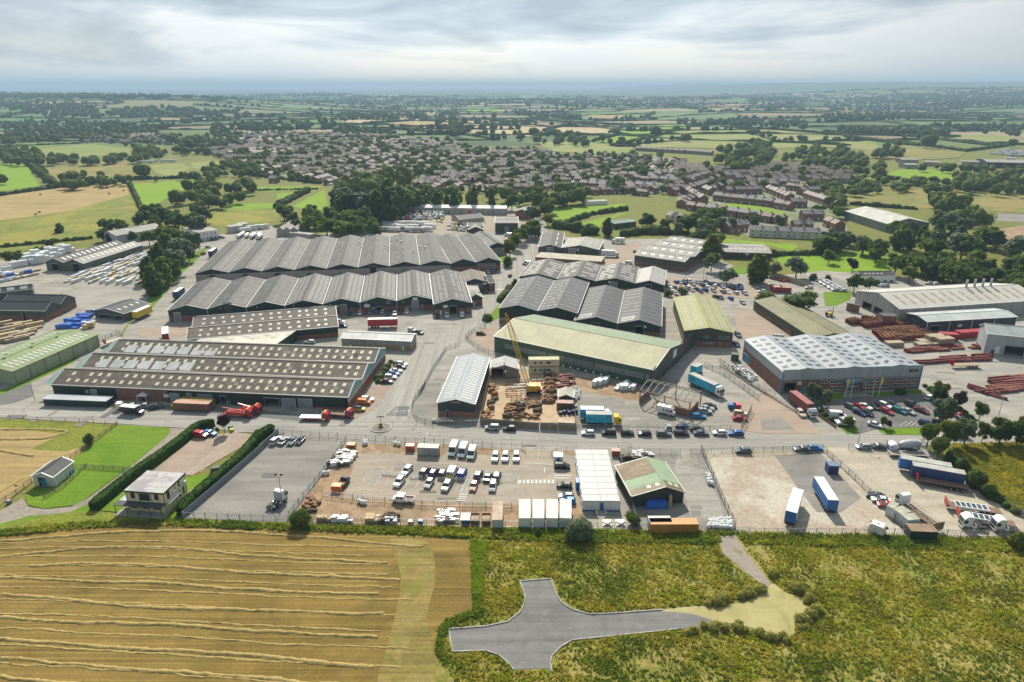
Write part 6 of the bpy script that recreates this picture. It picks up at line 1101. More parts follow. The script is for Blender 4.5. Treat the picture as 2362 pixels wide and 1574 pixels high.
s=Shed('small grey gabled store open at the front, in the crane yard','U3',(124,903),(372,906),C=(380,828),ze=4,rise=1.5,roof=sheet('pale_grey_roof',(.46,.45,.43)),wall=paint('weathered_boards',(.22,.20,.17),.9),name='store_shed',cat='shed');s.door('front',(135,890,240,970),open=True);s.finish();MB().cyl((s.W*.5,-.3),.08,0,6.5,8).build('flue',DARKTRIM,s.root)
s=Shed('little cream-roofed hut at the edge of the crane yard','U3',(742,1160),(872,1165),C=(872,1098),ze=2.8,rise=1.0,roof=sheet('hut_roof',(.48,.46,.36)),wall=paint('dark_brown_wall',(.07,.05,.04),.8),name='store_hut',cat='hut');s.finish()
container('container with faded pink roof beside the little hut','U3',(722,1205),(872,1208),2.6,cont('rust',(.16,.09,.06)),roof=sheet('faded_pink_roof',(.52,.30,.28),lichen=(.58,.45,.40)))
container('low container with rust-streaked top behind the yard sign','U3',(738,1378),(888,1385),2.0,cont('rust',(.16,.09,.06)),roof=sheet('rust_roof',(.55,.42,.32),lichen=(.36,.17,.07)))
for a,b,l_ in(((405,335),(478,335),'red container left of two near the grassy slope'),((470,338),(545,340),'red-roofed container right of two near the grassy slope')):container(l_,'U4',a,b,2.8,cont('red',(.35,.04,.04)),W=6,roof=sheet('pinkish_roof',(.42,.22,.18),streak=.3))
for i,(a,b)in enumerate((((1700,700),(1840,705)),((1840,690),(1940,682)),((1945,682),(2050,676)),((2068,660),(2190,655)))):container(['nearest red tank against the blue-grey shed','second red tank against the blue-grey shed','third red tank against the blue-grey shed','farthest red tank against the blue-grey shed'][i],'U4',a,b,2.8,cont('crimson',(.40,.015,.03)),W=3.4,doors=False,name='red_tank',cat='tank')
container('dark green container beside the fence by the silver factory','U4',(92,858),(150,865),2.5,cont('green',(.05,.10,.06)))
for i,(x,c_)in enumerate(((1937,'blue'),(2021,'brown'),(2122,'brown'))):
 t=thing('skip',['open skip with blue lid','open brown skip in the middle of three','open brown skip beside the rusty white container'][i]+' at the compound fence','skip',gpt('T2',x,1195),0);m=MB();mm=COL['blue']if c_=='blue' else paint('rust_brown',(.26,.13,.05),.8,var=.2)
 m.frustum((-.9,.9,-1.1,1.1),(-1.05,1.05,-1.4,1.4),0,1.0);m.box(-1.05,-.97,-1.4,1.4,1.001,1.5);m.box(.97,1.05,-1.4,1.4,1.001,1.5);m.box(-.97,.97,-1.4,-1.32,1.001,1.5);m.box(-.97,.97,1.32,1.4,1.001,1.5);m.build('body',mm,t);MB().box(-.9,.9,-1.25,1.25,1.0,1.12 if i else 1.45).build('contents' if i else 'lid',paint('rubble',(.40,.33,.24),.9,var=.2)if i else paint('pale_blue_lid',(.18,.30,.50)),t)
for tl,x,y,col,l_ in(('T2',1437,545,(.40,.09,.05),'red skip with orange cover by the compound fence'),('T2',905,535,(.30,.12,.05),'big orange-topped skip in the compound corner'),('T2',1530,1205,(.02,.14,.50),'small blue bin at the compound fence'),('T2',1440,1210,(.55,.58,.58),'small white cabinet at the compound fence'),('T2',775,910,(.62,.16,.04),'orange generator on a trailer in the compound'),('T3',1020,590,(.28,.10,.06),'brown steel box beside the modular office'),('T3',2068,170,(.03,.10,.25),'blue skip inside the yard fence'),('T3',2110,170,(.40,.03,.05),'red skip inside the yard fence'),('T1',2085,350,(.05,.11,.03),'green wheeled bin by the dark red tree'),('T1',2097,375,(.65,.5,.02),'small yellow bin by the dark red tree'),('T1',85,1025,(.18,.18,.18),'grey trough beside the rail fence'),('T1',1567,158,(.6,.5,.02),'yellow bin at the end of the pinkish container')):
 t=thing('skip',l_,'skip' if 'skip' in l_ else 'container',gpt(tl,x,y),R(-5));w_=.6 if('bin' in l_ or 'cabinet' in l_ or 'trough' in l_)else 1.3;mm=paint('skip_'+l_[:14].replace(' ','_'),col,.6,var=.15);m=MB().frustum((-w_*.85,w_*.85,-w_*.7,w_*.7),(-w_,w_,-w_*.8,w_*.8),0,w_*1.15);m.build('body',mm,t);MB().box(-w_*.9,w_*.9,-w_*.7,w_*.7,w_*1.151,w_*1.3).build('cover',paint('cover_'+l_[:14].replace(' ','_'),tuple(min(.7,c_*1.6)for c_ in col)),t)
 # ------------------------------------------------------------ trees, hedges, woods
LG=leafm('leaf_green',(.095,.15,.02),(.165,.225,.034),trans=.6);LD=leafm('leaf_dark',(.078,.125,.026),(.135,.19,.04),trans=.6);LY=leafm('leaf_yellow_green',(.13,.17,.016),(.19,.21,.03),trans=.55);LS=leafm('leaf_silvery',(.08,.11,.055),(.14,.175,.095))
LP=leafm('leaf_purple',(.030,.012,.014),(.06,.022,.022));LF=leafm('leaf_far',(.09,.135,.028),(.165,.215,.045),trans=.55);BARK=paint('bark',(.09,.07,.05),.9,var=.2);LH=leafm('hedge_green',(.030,.075,.008),(.055,.115,.012),rnd=.05);LW=leafm('weeds',(.27,.265,.05),(.40,.37,.10),rnd=.0,trans=.5)
def rawmesh(name,V,F,mats,tint=None,mi=None):
 """quick mesh from numpy arrays; F is (n,3) or (n,4); tint is per vertex"""
 me=bpy.data.meshes.new(name);k=F.shape[1];me.vertices.add(len(V));me.vertices.foreach_set('co',np.ascontiguousarray(V,np.float32).ravel());me.loops.add(F.size);me.loops.foreach_set('vertex_index',np.ascontiguousarray(F,np.int32).ravel())
 me.polygons.add(len(F));me.polygons.foreach_set('loop_start',np.arange(0,F.size,k,dtype=np.int32))
 for m in(mats if isinstance(mats,(list,tuple))else[mats]):me.materials.append(m)
 if mi is not None:me.polygons.foreach_set('material_index',np.asarray(mi,np.int32))
 if tint is not None:
  a=me.attributes.new('tint','FLOAT_COLOR','POINT');c=np.ones((len(V),4),np.float32);c[:,:3]=tint;a.data.foreach_set('color',c.ravel())
 me.update(calc_edges=True);return me
_b=MB().ball((0,0,0),1,seg=7,ring=5);BV=np.array(_b.v);BF=np.array([f if len(f)==4 else(*f,f[2])for f in _b.f]);BT=np.array([t for f in _b.f for t in([f]if len(f)==3 else[(f[0],f[1],f[2]),(f[0],f[2],f[3])])])
def blobs(Cn,S,jit=.22):
 """many lumpy crowns: centres (n,3), radii (n,3)"""
 n=len(Cn);V=BV[None]*S[:,None,:]*(1+rng.uniform(-jit,jit,(n,len(BV),1)))+Cn[:,None,:]
 F=BT[None]+(np.arange(n)*len(BV))[:,None,None];t=np.repeat(rng.uniform(.7,1.25,(n,1)),len(BV),0)*np.array([[1,1,1]])*rng.uniform(.85,1.15,(n*len(BV),1));return V.reshape(-1,3),F.reshape(-1,3),t
def crown(name,lobes,nleaf,ls,mat):
 """leaf clumps spread over and through a set of lobes, with lumpy inner masses"""
 L=np.array(lobes,float);V,F,T=blobs(L[:,:3],L[:,3:6]*.80,.16);T=T*0+rng.uniform(.85,1.15,(len(T),1))
 w_=L[:,3]*L[:,5];k=rng.choice(len(L),nleaf,p=w_/w_.sum());d=rng.normal(size=(nleaf,3));d[:,2]=d[:,2]*.9+.2;d/=np.linalg.norm(d,axis=1)[:,None]
 P=L[k,:3]+d*L[k,3:6]*rng.uniform(.78,1.10,(nleaf,1));nn=d+rng.normal(scale=.5,size=(nleaf,3));nn[:,2]+=.55;nn/=np.linalg.norm(nn,axis=1)[:,None]
 a=np.cross(nn,rng.normal(size=(nleaf,3)));a/=np.linalg.norm(a,axis=1)[:,None];b=np.cross(nn,a);s=ls*rng.uniform(.6,1.35,(nleaf,1));c=rng.uniform(.5,1.0,(nleaf,1))
 q=np.stack([P+a*s,P+b*s*c,P-a*s*.9,P-b*s*c],1).reshape(-1,3);o=len(V);Q=np.arange(nleaf*4).reshape(-1,4)+o
 F2=np.concatenate([F,Q[:,[0,1,2]],Q[:,[0,2,3]]]);T2=np.concatenate([T*np.ones((1,3)),np.repeat(rng.uniform(.65,1.35,(nleaf,1))*np.array([[1,1,1]]),4,0)]);return rawmesh(name,np.concatenate([V,q]),F2,mat,T2)
def lobes(kind,r):
 """crown for a tree 10 m tall"""
 o=[]
 if kind=='round':
  o.append((0,0,6,2.6,2.6,2.9))
  for i in range(11):
   a=i*2.4+r.uniform(-.4,.4);z=r.uniform(3.2,8.4);q=2.6*math.sqrt(max(.1,1-((z-5.6)/4.2)**2))*r.uniform(.75,1.1);k=r.uniform(1.1,1.9);o.append((q*math.cos(a),q*math.sin(a),z,k,k,k*.85))
 elif kind=='tall':
  for i in range(12):a=i*2.4;z=1.6+i*.68;q=1.25*(1-abs(z-4.5)/7);k=1.6*(1-.55*max(0,(z-5)/5));o.append((q*math.cos(a),q*math.sin(a),z,k,k,k*1.3))
 elif kind=='cone':
  for i in range(8):z=.9+i*1.15;k=1.9*(1-i/8.6)+.15;o.append((r.uniform(-.1,.1),r.uniform(-.1,.1),z,k,k,1.1))
 elif kind=='bush':
  for i in range(9):a=i*2.4;q=2.6*math.sqrt(i/9);k=r.uniform(2.0,2.9);z=r.uniform(2.5,6.5)-q*.5;o.append((q*math.cos(a),q*math.sin(a),z,k,k,k))
 return o
TREES={};NTREE=[0];SPILL=[]
def treemesh(kind,mat,near):
 key=(kind,mat.name,near)
 if key not in TREES:
  r=random.Random(len(TREES)*7+1);v=[]
  for i in range(3 if near<2 else 2):v.append(crown('crown',lobes(kind,r),(420,1500,4200)[near],(.62,.40,.26)[near],mat))
  m=MB();m.bar((0,0,0),(.05,0,3.2),.26,7,.18)
  for i in range(5):a=i*1.3;m.bar((.05,0,2.4+i*.3),(1.9*math.cos(a),1.9*math.sin(a),5+i*.5),.11,5,.04)
  TREES[key]=(v,m.mesh('trunk',BARK))
 return TREES[key]
LM={'g':LG,'d':LD,'y':LY,'s':LS,'p':LP}
def tree(p,h,kind,mat,label,group=None,near=0,wide=1.0,name='tree',cat='tree'):
 PEND.append((p.x**2+p.y**2,len(PEND),p,h,kind,mat,label,group,near,wide,name,cat))
PEND=[]
def plant(_,__,p,h,kind,mat,label,group,near,wide,name,cat):
 cr,tr=treemesh(kind,LM[mat],near);t=thing(name,label,cat,(p.x,p.y,p.z),random.uniform(0,6.28),group);s=h/10;t.scale=(s*wide,s*wide,s)
 put('crown',random.choice(cr),t);put('trunk',tr,t)if kind!='bush' else None
def T_(tile,lst,near=1):
 for x,y,h,kind,mat,label,*k in lst:
  p=at(tile,x,y,h*.5);p.z=max(0,float(hgt(p.x,p.y)));tree(p,h,kind,mat,label,near=near,wide=k[0]if k else 1.0,name='bush' if kind=='bush' else 'tree',cat='bush' if kind=='bush' else 'tree')
def wood(tile,poly,n,h,kinds,mats,label,group,name='tree',far=False):
 P=[(q[0],q[1])for q in poly];xs,ys=[q[0]for q in P],[q[1]for q in P];c=0;it=0
 while c<n and it<n*40:
  it+=1;x,y=random.uniform(min(xs),max(xs)),random.uniform(min(ys),max(ys));ins=False
  for i in range(len(P)):
   (x0,y0),(x1,y1)=P[i],P[i-1]
   if(y0>y)!=(y1>y)and x<(x1-x0)*(y-y0)/(y1-y0)+x0:ins=not ins
  if not ins:continue
  c+=1;hh=h*random.uniform(.75,1.2);p=at(tile,x,y,hh*.45);p.z=float(hgt(p.x,p.y));k=random.choice(kinds)
  if far:SPILL.append((p.x,p.y,p.z,hh,k,1.2))
  else:tree(p,hh,k,random.choice(mats),label,group,wide=random.uniform(.95,1.35),name=name)
W_=lambda t:t
T_('T3',[(690,1215,7.5,'bush','s','big round grey-green willow bush overlapping the white cabins',1.05)],near=2);T_('T2',[(430,1145,5.6,'bush','g','dark round bush in the corner of the tarmac lot')],near=2)
T_('T3',[(320,1275,2.6,'bush','y','small bright green bush below the white cabins',.7),(1180,1150,4.2,'bush','g','leafy bush against the barn yard fence')],near=1)
T_('T1',[(2020,300,6.5,'round','p','dark red ornamental tree at the car park mouth',.7),(800,430,4.6,'bush','d','dark bush on the field side of the rail fence',.8),(1962,350,1.6,'bush','g','tiny round shrub beside the dark red tree'),(2330,378,2.6,'bush','d','dark shrub at the end of the clipped hedge')])
T_('T4',[(1640,190,9.7,'round','s','silvery birch-like tree at the car park edge',0.85),(1500,405,8.4,'round','d','dark round tree at the end of the car park lawn',0.85),(1590,525,7.5,'round','d','dark tree overhanging the mesh fence corner',0.85),(1685,385,8.8,'round','y','light green tree first from the car park lawn',0.81),(1840,375,8.8,'round','s','pale silver-green tree by the roadside',0.85),(1990,380,7.0,'round','g','slim mid green roadside tree',0.68),(2160,365,8.8,'round','d','broad dark roadside tree near the right edge',1.02),(2315,375,9,'round','g','roadside tree cut by the right edge'),(1695,610,5.3,'bush','d','dark bush first below the roadside trees',0.77),(1810,665,5.7,'bush','d','dark bush beside the end of the blue trailers',0.85),(1930,770,7.5,'bush','d','largest dark bush at the end of the red flatbed',0.77),(2048,895,5.3,'bush','d','round dark bush alone at the yard fence',0.85),(1775,100,7.0,'round','p','brownish tree by the red steel yard',0.77),(1965,190,7.0,'round','d','dark low tree beside the floodlight mast',0.85),(1600,25,7.9,'round','d','dark tree at the corner of the silver factory',0.94),(1085,285,4.4,'round','y','young tree on the car park lawn',0.68),(1138,310,3.1,'round','p','sapling beside the young lawn tree',0.68),(560,70,7.0,'round','s','pale tree beside the container lorry',0.77),(455,20,7.9,'round','s','pale tree before the factory bay door',0.81),(770,285,4.2,'round','y','small tree hiding a white van'),(2310,1345,5,'bush','y','bright green bush at the lower right edge')],near=1)
T_('U4',[(1405,1145,2.4,'bush','d','low clipped bush below the factory windows',2.0)])
T_('U1',[(1380,500,15,'tall','d','tall dark tree nearest the timber packs',1.35),(1330,400,14,'tall','d','tree at the left of the dark clump',1.2),(1450,430,16,'tall','g','tall green tree in the middle of the clump',1.3),(1420,290,16,'tall','d','dark tree behind the middle of the clump',1.3),(1550,400,13,'round','d','round dark tree beside the lane verge',1.1),(1590,330,15,'round','s','big silvery willow beside the lane',1.1),(1640,220,16,'round','s','silvery tree topmost beside the lane',1.2),(1730,150,15,'round','s','silvery willow nearest the white office',1.1),(1700,240,12,'round','d','dark tree at the far end of the verge',1.1),(1500,180,16,'tall','g','tall green tree behind the silvery willows',1.3),(1560,110,15,'round','g','green tree in front of the pale roof',1.2),(1450,90,14,'round','g','green tree right of the pale roof edge',1.2),(1340,110,11,'round','g','tree on the timber yard boundary',1.2),(1200,110,9,'round','d','low tree behind the timber store'),(930,80,10,'round','d','dark tree left of the wide pale roof',1.1),(1000,105,8,'bush','p','purple bush left of the wide pale roof'),(80,290,9,'round','d','dark tree at the left timber yard edge',1.2),(155,285,8,'round','d','second dark tree at the left timber yard edge',1.2),(325,215,7,'bush','d','bush behind the wrapped packs'),(440,150,6,'bush','d','bush on the yellow meadow edge'),(530,15,8,'bush','d','lone bush in the yellow meadow'),(405,205,6,'bush','d','small bush behind white packs')],near=0)
T_('V4',[(40,540,9,'bush','g','bush at the near end of the roadside row',.8),(60,440,11,'round','y','first yellow-green roadside tree',1.1),(110,375,12,'round','y','second yellow-green roadside tree',1.1),(165,325,12,'round','g','third roadside tree on the bend',1.1),(215,290,12,'round','g','fourth roadside tree on the bend',1.1),(265,250,13,'round','g','largest roadside tree on the bend',1.2),(300,300,11,'round','g','roadside tree overhanging the bend',1.1),(275,130,14,'round','s','pale tree beyond the bend',1.2),(380,90,13,'round','g','tree right of the road beyond the bend',1.2),(410,180,10,'round','y','yellow-green tree at the field corner',1.2),(420,50,14,'round','y','yellowish tree above the field corner',1.2),(945,250,13,'tall','d','tall dark tree beside the green barn',1.2),(740,275,8,'bush','d','bush behind the dark gabled shed'),(1470,225,10,'round','y','round yellow-green garden tree',1.1),(1310,200,13,'round','d','broad dark tree among the paddocks',1.3),(1690,210,15,'round','d','big dark tree right of the paddocks',1.3),(1820,240,14,'round','d','second big tree right of the paddocks',1.3),(1890,440,16,'tall','y','tall tree at the gravel lane',1.5),(1920,390,13,'round','y','tree at the top of the gravel lane',1.3),(1890,560,12,'round','d','dark tree at the foot of the gravel lane',1.1),(1755,350,10,'round','d','dark tree behind the four-ridged factory',1.1),(2030,690,9,'round','s','round grey-green tree by the car park road',1.4),(1625,825,6,'bush','s','grey-green bush in the gravel car park',1.1),(1500,840,4.5,'bush','y','yellow bush at the shed corner'),(110,750,5,'bush','d','round shrub at the side road edge'),(60,825,4,'bush','d','hedge shrub at the side road edge')],near=0)
T_('U4',[(600,185,13,'round','s','pale parkland tree with slanting crown',1.2),(850,105,9,'round','g','light parkland tree by the hedge',1.1),(1030,165,8,'round','p','purple copper beech on the bright lawn',1.1),(1215,95,11,'round','g','tall pale parkland tree',1.1),(300,200,16,'tall','y','large yellow-green tree beside the depot',1.5),(425,205,9,'round','s','small pale tree at the depot',1.0),(1048,315,10,'round','d','round dark tree before the stable block',1.15),(1165,318,8,'round','g','round green tree before the stable block',1.3),(630,460,11,'round','d','broad dark tree behind the olive unit',1.9),(370,395,8,'bush','y','yellow-green bush below the red cabins',1.4),(725,255,5,'bush','d','bush at the park edge'),(840,262,4,'bush','d','second bush at the park edge')],near=0)
g_=['g','d','d','s']
wood('V2',[(0,740),(140,690),(420,660),(520,690),(520,850),(300,890),(0,890)],80,22,['tall','tall','round'],['d','d','s'],'tall poplar in the dense windbreak beyond the white warehouse','windbreak poplars')
wood('V2',[(0,960),(140,940),(260,980),(290,1070),(0,1070)],12,15,['round'],['g','d','g'],'rounded tree in the clump left of the breakers yard','clump left of the breakers yard');wood('V1',[(1900,900),(2353,920),(2353,1060),(2020,1010),(1900,960)],20,13,['round'],['g','d'],'rounded tree in the belt behind the tanker yard','belt behind the tanker yard')
wood('V2',[(530,800),(900,810),(900,855),(530,850)],15,15,['cone','cone','tall'],['d'],'dark conifer behind the long white warehouse','conifers behind the white warehouse');T_('V2',[(920,815,22,'cone','d','tallest narrow conifer left of the phone mast'),(1042,825,20,'cone','d','narrow conifer right of the phone mast')],0)
wood('V2',[(600,740),(1000,760),(1200,780),(1700,740),(1700,830),(1200,850),(900,800),(600,790)],36,14,['round'],g_+['y'],'rounded tree in the belt between sheds and village','belt between sheds and village')
wood('V1',[(1110,790),(1260,720),(1480,680),(1700,720),(1880,800),(1700,840),(1500,860),(1380,960),(1350,1010),(1080,990),(890,980),(1060,880)],44,13,['round'],g_,'rounded tree in the thicket among the green fields','thicket among the green fields')
wood('V1',[(640,1010),(860,960),(1000,930),(1340,960),(1340,1000),(760,1030)],10,10,['round'],g_,'tree behind the wide pale roof','trees behind the wide pale roof')
wood('U4',[(1260,200),(1400,110),(1600,120),(2353,160),(2353,360),(2000,310),(1600,290)],40,12,['round'],['d','d','g'],'dark tree in the wood behind the huge pale shed','wood behind the huge pale shed')
wood('V3',[(1450,960),(1650,980),(1750,900),(1700,820),(2000,820),(2160,960),(2150,1080),(2353,1110),(2353,1170),(1500,1170),(1420,1060)],50,14,['round','round','tall'],g_,'tree in the wood around the white-roofed hall','wood around the white-roofed hall')
wood('V3',[(820,1110),(1160,1080),(1420,1090),(1420,1170),(780,1170)],18,11,['round'],g_,'tree between cottages and parkland','trees between cottages and parkland');wood('V3',[(0,900),(150,880),(330,930),(800,970),(800,1000),(340,1000),(300,1100),(0,1080)],24,10,['round'],g_,'tree on the bank below the brick terrace','trees on the bank below the terrace')
# farther woods, hedges and garden trees as masses
for t,poly,n,h,kinds in[('V3',[(280,480),(560,420),(690,490),(620,600),(400,620),(260,560)],80,14,['round']),('V3',[(760,500),(1000,450),(1190,480),(1400,600),(1380,650),(1200,640),(950,600),(700,560)],90,13,['round']),('V3',[(1320,500),(1500,430),(1530,530),(1350,520)],14,14,['round']),('V3',[(1850,660),(2353,640),(2353,780),(1860,740)],60,12,['round']),('V3',[(1080,730),(1200,660),(1850,700),(1840,760),(1100,790)],70,8,['bush']),('V3',[(1640,600),(2353,600),(2353,640),(1650,620)],22,11,['round']),('V3',[(820,700),(1100,700),(1140,900),(1100,960),(1000,760)],40,9,['bush','round']),('V1',[(0,300),(380,280),(760,300),(1080,330),(1060,370),(500,400),(0,440)],260,12,['round']),('V1',[(0,470),(250,480),(310,570),(0,575)],60,12,['round']),('V1',[(180,600),(280,590),(400,730),(330,735)],22,8,['round']),('V1',[(410,650),(570,650),(860,680),(1080,670),(1080,690),(430,735)],40,10,['round']),('V1',[(330,530),(800,530),(1150,490),(1150,520),(800,570),(330,575)],60,11,['round']),('V1',[(1200,660),(1700,640),(1780,650),(1210,670)],26,9,['round']),('V1',[(1360,600),(1800,520),(1800,640),(1400,640)],40,10,['round']),('V1',[(560,430),(900,460),(1000,520),(1150,480),(1500,500),(1250,500),(1000,470)],50,11,['round']),('V1',[(1130,370),(1600,380),(1600,480),(1200,470)],46,14,['round']),('V1',[(700,225),(1100,190),(1700,235),(1800,260),(740,255)],150,14,['round']),('V1',[(0,80),(500,95),(1200,105),(1100,135),(0,130)],420,16,['round']),('V1',[(1220,110),(1800,100),(2353,105),(2353,120),(1800,135),(1240,135)],240,15,['round']),('V1',[(0,150),(620,170),(700,260),(380,250),(0,200)],180,14,['round']),('V1',[(1430,310),(2353,280),(2353,330),(1600,360),(1450,380)],90,12,['round']),('V2',[(0,235),(800,215),(820,265),(0,280)],150,12,['round']),('V2',[(760,290),(900,270),(840,370),(760,400)],24,16,['round']),('V2',[(1200,215),(1660,250),(1640,270),(1210,245)],70,14,['round']),('V2',[(1170,400),(1400,370),(1700,390),(1700,450),(1200,420)],34,14,['round']),('V2',[(0,320),(350,340),(360,380),(0,380)],60,11,['round']),('V3',[(1000,150),(1400,120),(1900,190),(1940,215),(1000,220)],260,15,['round']),('V3',[(1400,110),(2353,95),(2353,180),(1900,185),(1600,150)],420,16,['round']),('V3',[(1000,240),(1400,240),(1680,240),(1680,270),(1000,285)],110,13,['round']),('V3',[(1080,330),(1840,350),(1840,385),(1100,365)],120,12,['round','tall']),('V3',[(0,280),(880,290),(870,335),(0,300)],120,12,['round']),('V3',[(420,130),(860,130),(860,200),(580,200)],120,14,['round']),('V2',[(1400,160),(2353,130),(2353,200),(1500,190)],220,14,['round']),('V2',[(0,110),(1100,110),(1700,150),(900,190),(0,180)],240,13,['round']),('V3',[(1850,320),(2353,320),(2353,385),(1860,345)],60,12,['round'])]:wood(t,poly,n,h,kinds,None,'','',far=True)
for t,x,y,h in[('V3',65,410,16),('V3',1700,435,24),('V3',2265,445,15),('V2',2155,365,20),('V2',1195,295,18),('V2',1060,255,20),('V2',1925,425,14),('V2',1790,410,16),('V2',1480,440,12),('V2',1570,385,18),('V2',1325,370,20),('V2',1240,400,15),('V2',875,345,16),('V2',2345,405,14),('V1',500,680,15),('V1',965,635,17),('V1',770,535,12),('V1',630,555,12),('V1',510,400,14),('V1',1310,440,22),('V1',1290,455,20),('V1',1165,420,18),('V1',940,500,15),('V1',2040,320,12),('V1',10,690,12)]:
 p=at(t,x,y,h*.45)
 for k in range(3):SPILL.append((p.x+random.uniform(-.2,.2)*h,p.y+random.uniform(-.2,.2)*h,float(hgt(p.x,p.y)),h,'round',1.2))
HEDGE=[]
def hedge(tile,lst,h=2.2,sp=2.6):
 P=pts(tile,lst)
 for a,b in zip(P,P[1:]):
  n=max(1,int((b-a).length/sp))
  for i in range(n):
   q=a.lerp(b,i/n);HEDGE.append((q.x+random.uniform(-.5,.5),q.y+random.uniform(-.5,.5),float(hgt(q.x,q.y)),h*random.uniform(.7,1.4)))
for t,l,h in[('V1',[(0,800),(420,740),(890,690),(1320,680),(1460,735)],3),('V1',[(880,720),(960,890)],2.5),('V1',[(180,580),(380,730)],4),('V1',[(0,470),(560,445)],2.5),('V1',[(1700,765),(2170,755)],1.5),('V1',[(1880,880),(2090,770)],4),('V1',[(1650,655),(2180,720)],2.5),('V2',[(1500,1005),(1720,930),(1960,895)],3),('V2',[(1395,362),(1620,312)],5),('V2',[(900,280),(1300,280),(1700,310),(2000,322)],5),('V2',[(400,352),(740,378)],5),('V2',[(160,315),(520,292)],5),('V2',[(560,290),(800,280)],5),('V2',[(1730,435),(1920,385)],5),('V2',[(1860,465),(2100,410),(2340,350)],4),('V2',[(1960,325),(1840,375)],5),('V2',[(1880,470),(2050,472)],4),('V3',[(300,335),(700,355),(1090,385),(1330,430),(1640,465)],4),('V3',[(1130,405),(1500,440),(1960,500),(2240,465)],4),('V3',[(1700,415),(2200,470)],4),('V3',[(1000,365),(1660,405)],4),('V3',[(920,885),(1020,890)],2.5),('V3',[(1180,860),(1640,895)],3),('U4',[(400,100),(800,90)],3.5),('V4',[(500,260),(660,285),(850,320)],5),('V4',[(1100,330),(1280,310),(1700,320)],4.5),('V4',[(1270,275),(1500,290)],3),('U4',[(1600,1120),(1960,1390)],1.6),('V1',[(0,1150),(640,1090)],2),('V4',[(0,900),(60,830),(110,780)],2.2),('U2',[(2140,860),(2220,860)],2.6),('U2',[(2260,690),(2340,630)],2.4),('U2',[(1265,1245),(1215,1330),(1140,1420),(1250,1440)],1.4),('U2',[(1310,1262),(1400,1290)],1.2),('T4',[(1880,880),(2100,1000),(2352,1180)],1.8),('T4',[(480,170),(600,280),(650,320)],1.3)]:hedge(t,l,h,max(2.2,h*.75))
# hedges and hedgerow trees round the far fields
r_=np.random.default_rng(3);HV=[];HF=[]
for j in range(25):
 for i in range(44):
  for(j2,i2)in((j,i+1),(j+1,i)):
   if j2>25 or i2>44 or r_.random()<.22:continue
   a=(FIELD_X[j,i],FIELD_Y[j,i]);b=(FIELD_X[j2,i2],FIELD_Y[j2,i2])
   if max(a[1],b[1])<1300 or abs(a[0])>.85*a[1]+300:continue
   d=math.dist(a,b);n=max(2,int(d/22));tr_=r_.random()<.5;ux,uy=(b[0]-a[0])/d,(b[1]-a[1])/d;o=len(HV)
   for k in range(n+1):
    x,y=a[0]+(b[0]-a[0])*k/n,a[1]+(b[1]-a[1])*k/n;z=float(hgt(x,y));h=r_.uniform(2,6);w_=r_.uniform(1.5,4)
    HV.extend([(x+uy*w_,y-ux*w_,z-.5),(x+uy*w_*.5,y-ux*w_*.5,z+h),(x-uy*w_*.6,y+ux*w_*.6,z+h*.9),(x-uy*w_,y+ux*w_,z-.5)])
    if k:HF.extend([(o+4*k-4+c,o+4*k+c,o+4*k+c+1,o+4*k-3+c)for c in range(3)])
    if tr_ and r_.random()<.45:
     for _ in range(r_.integers(1,4)):SPILL.append((x+r_.normal()*7,y+r_.normal()*7,z,r_.uniform(8,15),'round',1.2))
HV=np.array(HV);tag(put('field_hedges',rawmesh('field_hedges',HV,np.array(HF),LF,np.repeat(rng.uniform(.7,1.2,(len(HV),1)),3,1)),kind='stuff'),'hedges round the far fields','hedges')
def massed(name,rows,label,mat,shape):
 if not rows:return
 A=np.array([shape(q)for q in rows]);V,F,T=blobs(A[:,:3],A[:,3:6]);o=put(name,rawmesh(name,V,F,mat,T),kind='stuff');tag(o,label,name.split('_')[-1]);return o
def far_trees():
 PEND.sort()
 for q in PEND[:300]:plant(*q)
 for q in PEND[300:]:SPILL.append((q[2].x,q[2].y,q[2].z,q[3],q[4],q[9]))
 near=[q for q in SPILL if q[1]<1500];far=[q for q in SPILL if q[1]>=1500]
 if near:
  rows=[]
  for x,y,z,h,k,wd in near:
   w_=h*{'round':.36,'tall':.17,'cone':.16,'bush':.5}[k]*wd;rows.append((x,y,z+h*.55,w_,w_,h*.46))
   for s in range(3):a=random.uniform(0,6.3);rows.append((x+w_*.6*math.cos(a),y+w_*.6*math.sin(a),z+h*random.uniform(.32,.72),w_*.62,w_*.62,h*.26))
  tag(put('woodland',crown('woodland',rows,70000,.95,LF),kind='stuff'),'garden trees, thickets and hedgerow trees beyond the estate','woodland')
 massed('distant_woods',far,'distant woods and hedgerow trees fading into blue haze',LF,lambda q:(q[0],q[1],q[2]+q[3]*.45,q[3]*.5,q[3]*.5,q[3]*.55))
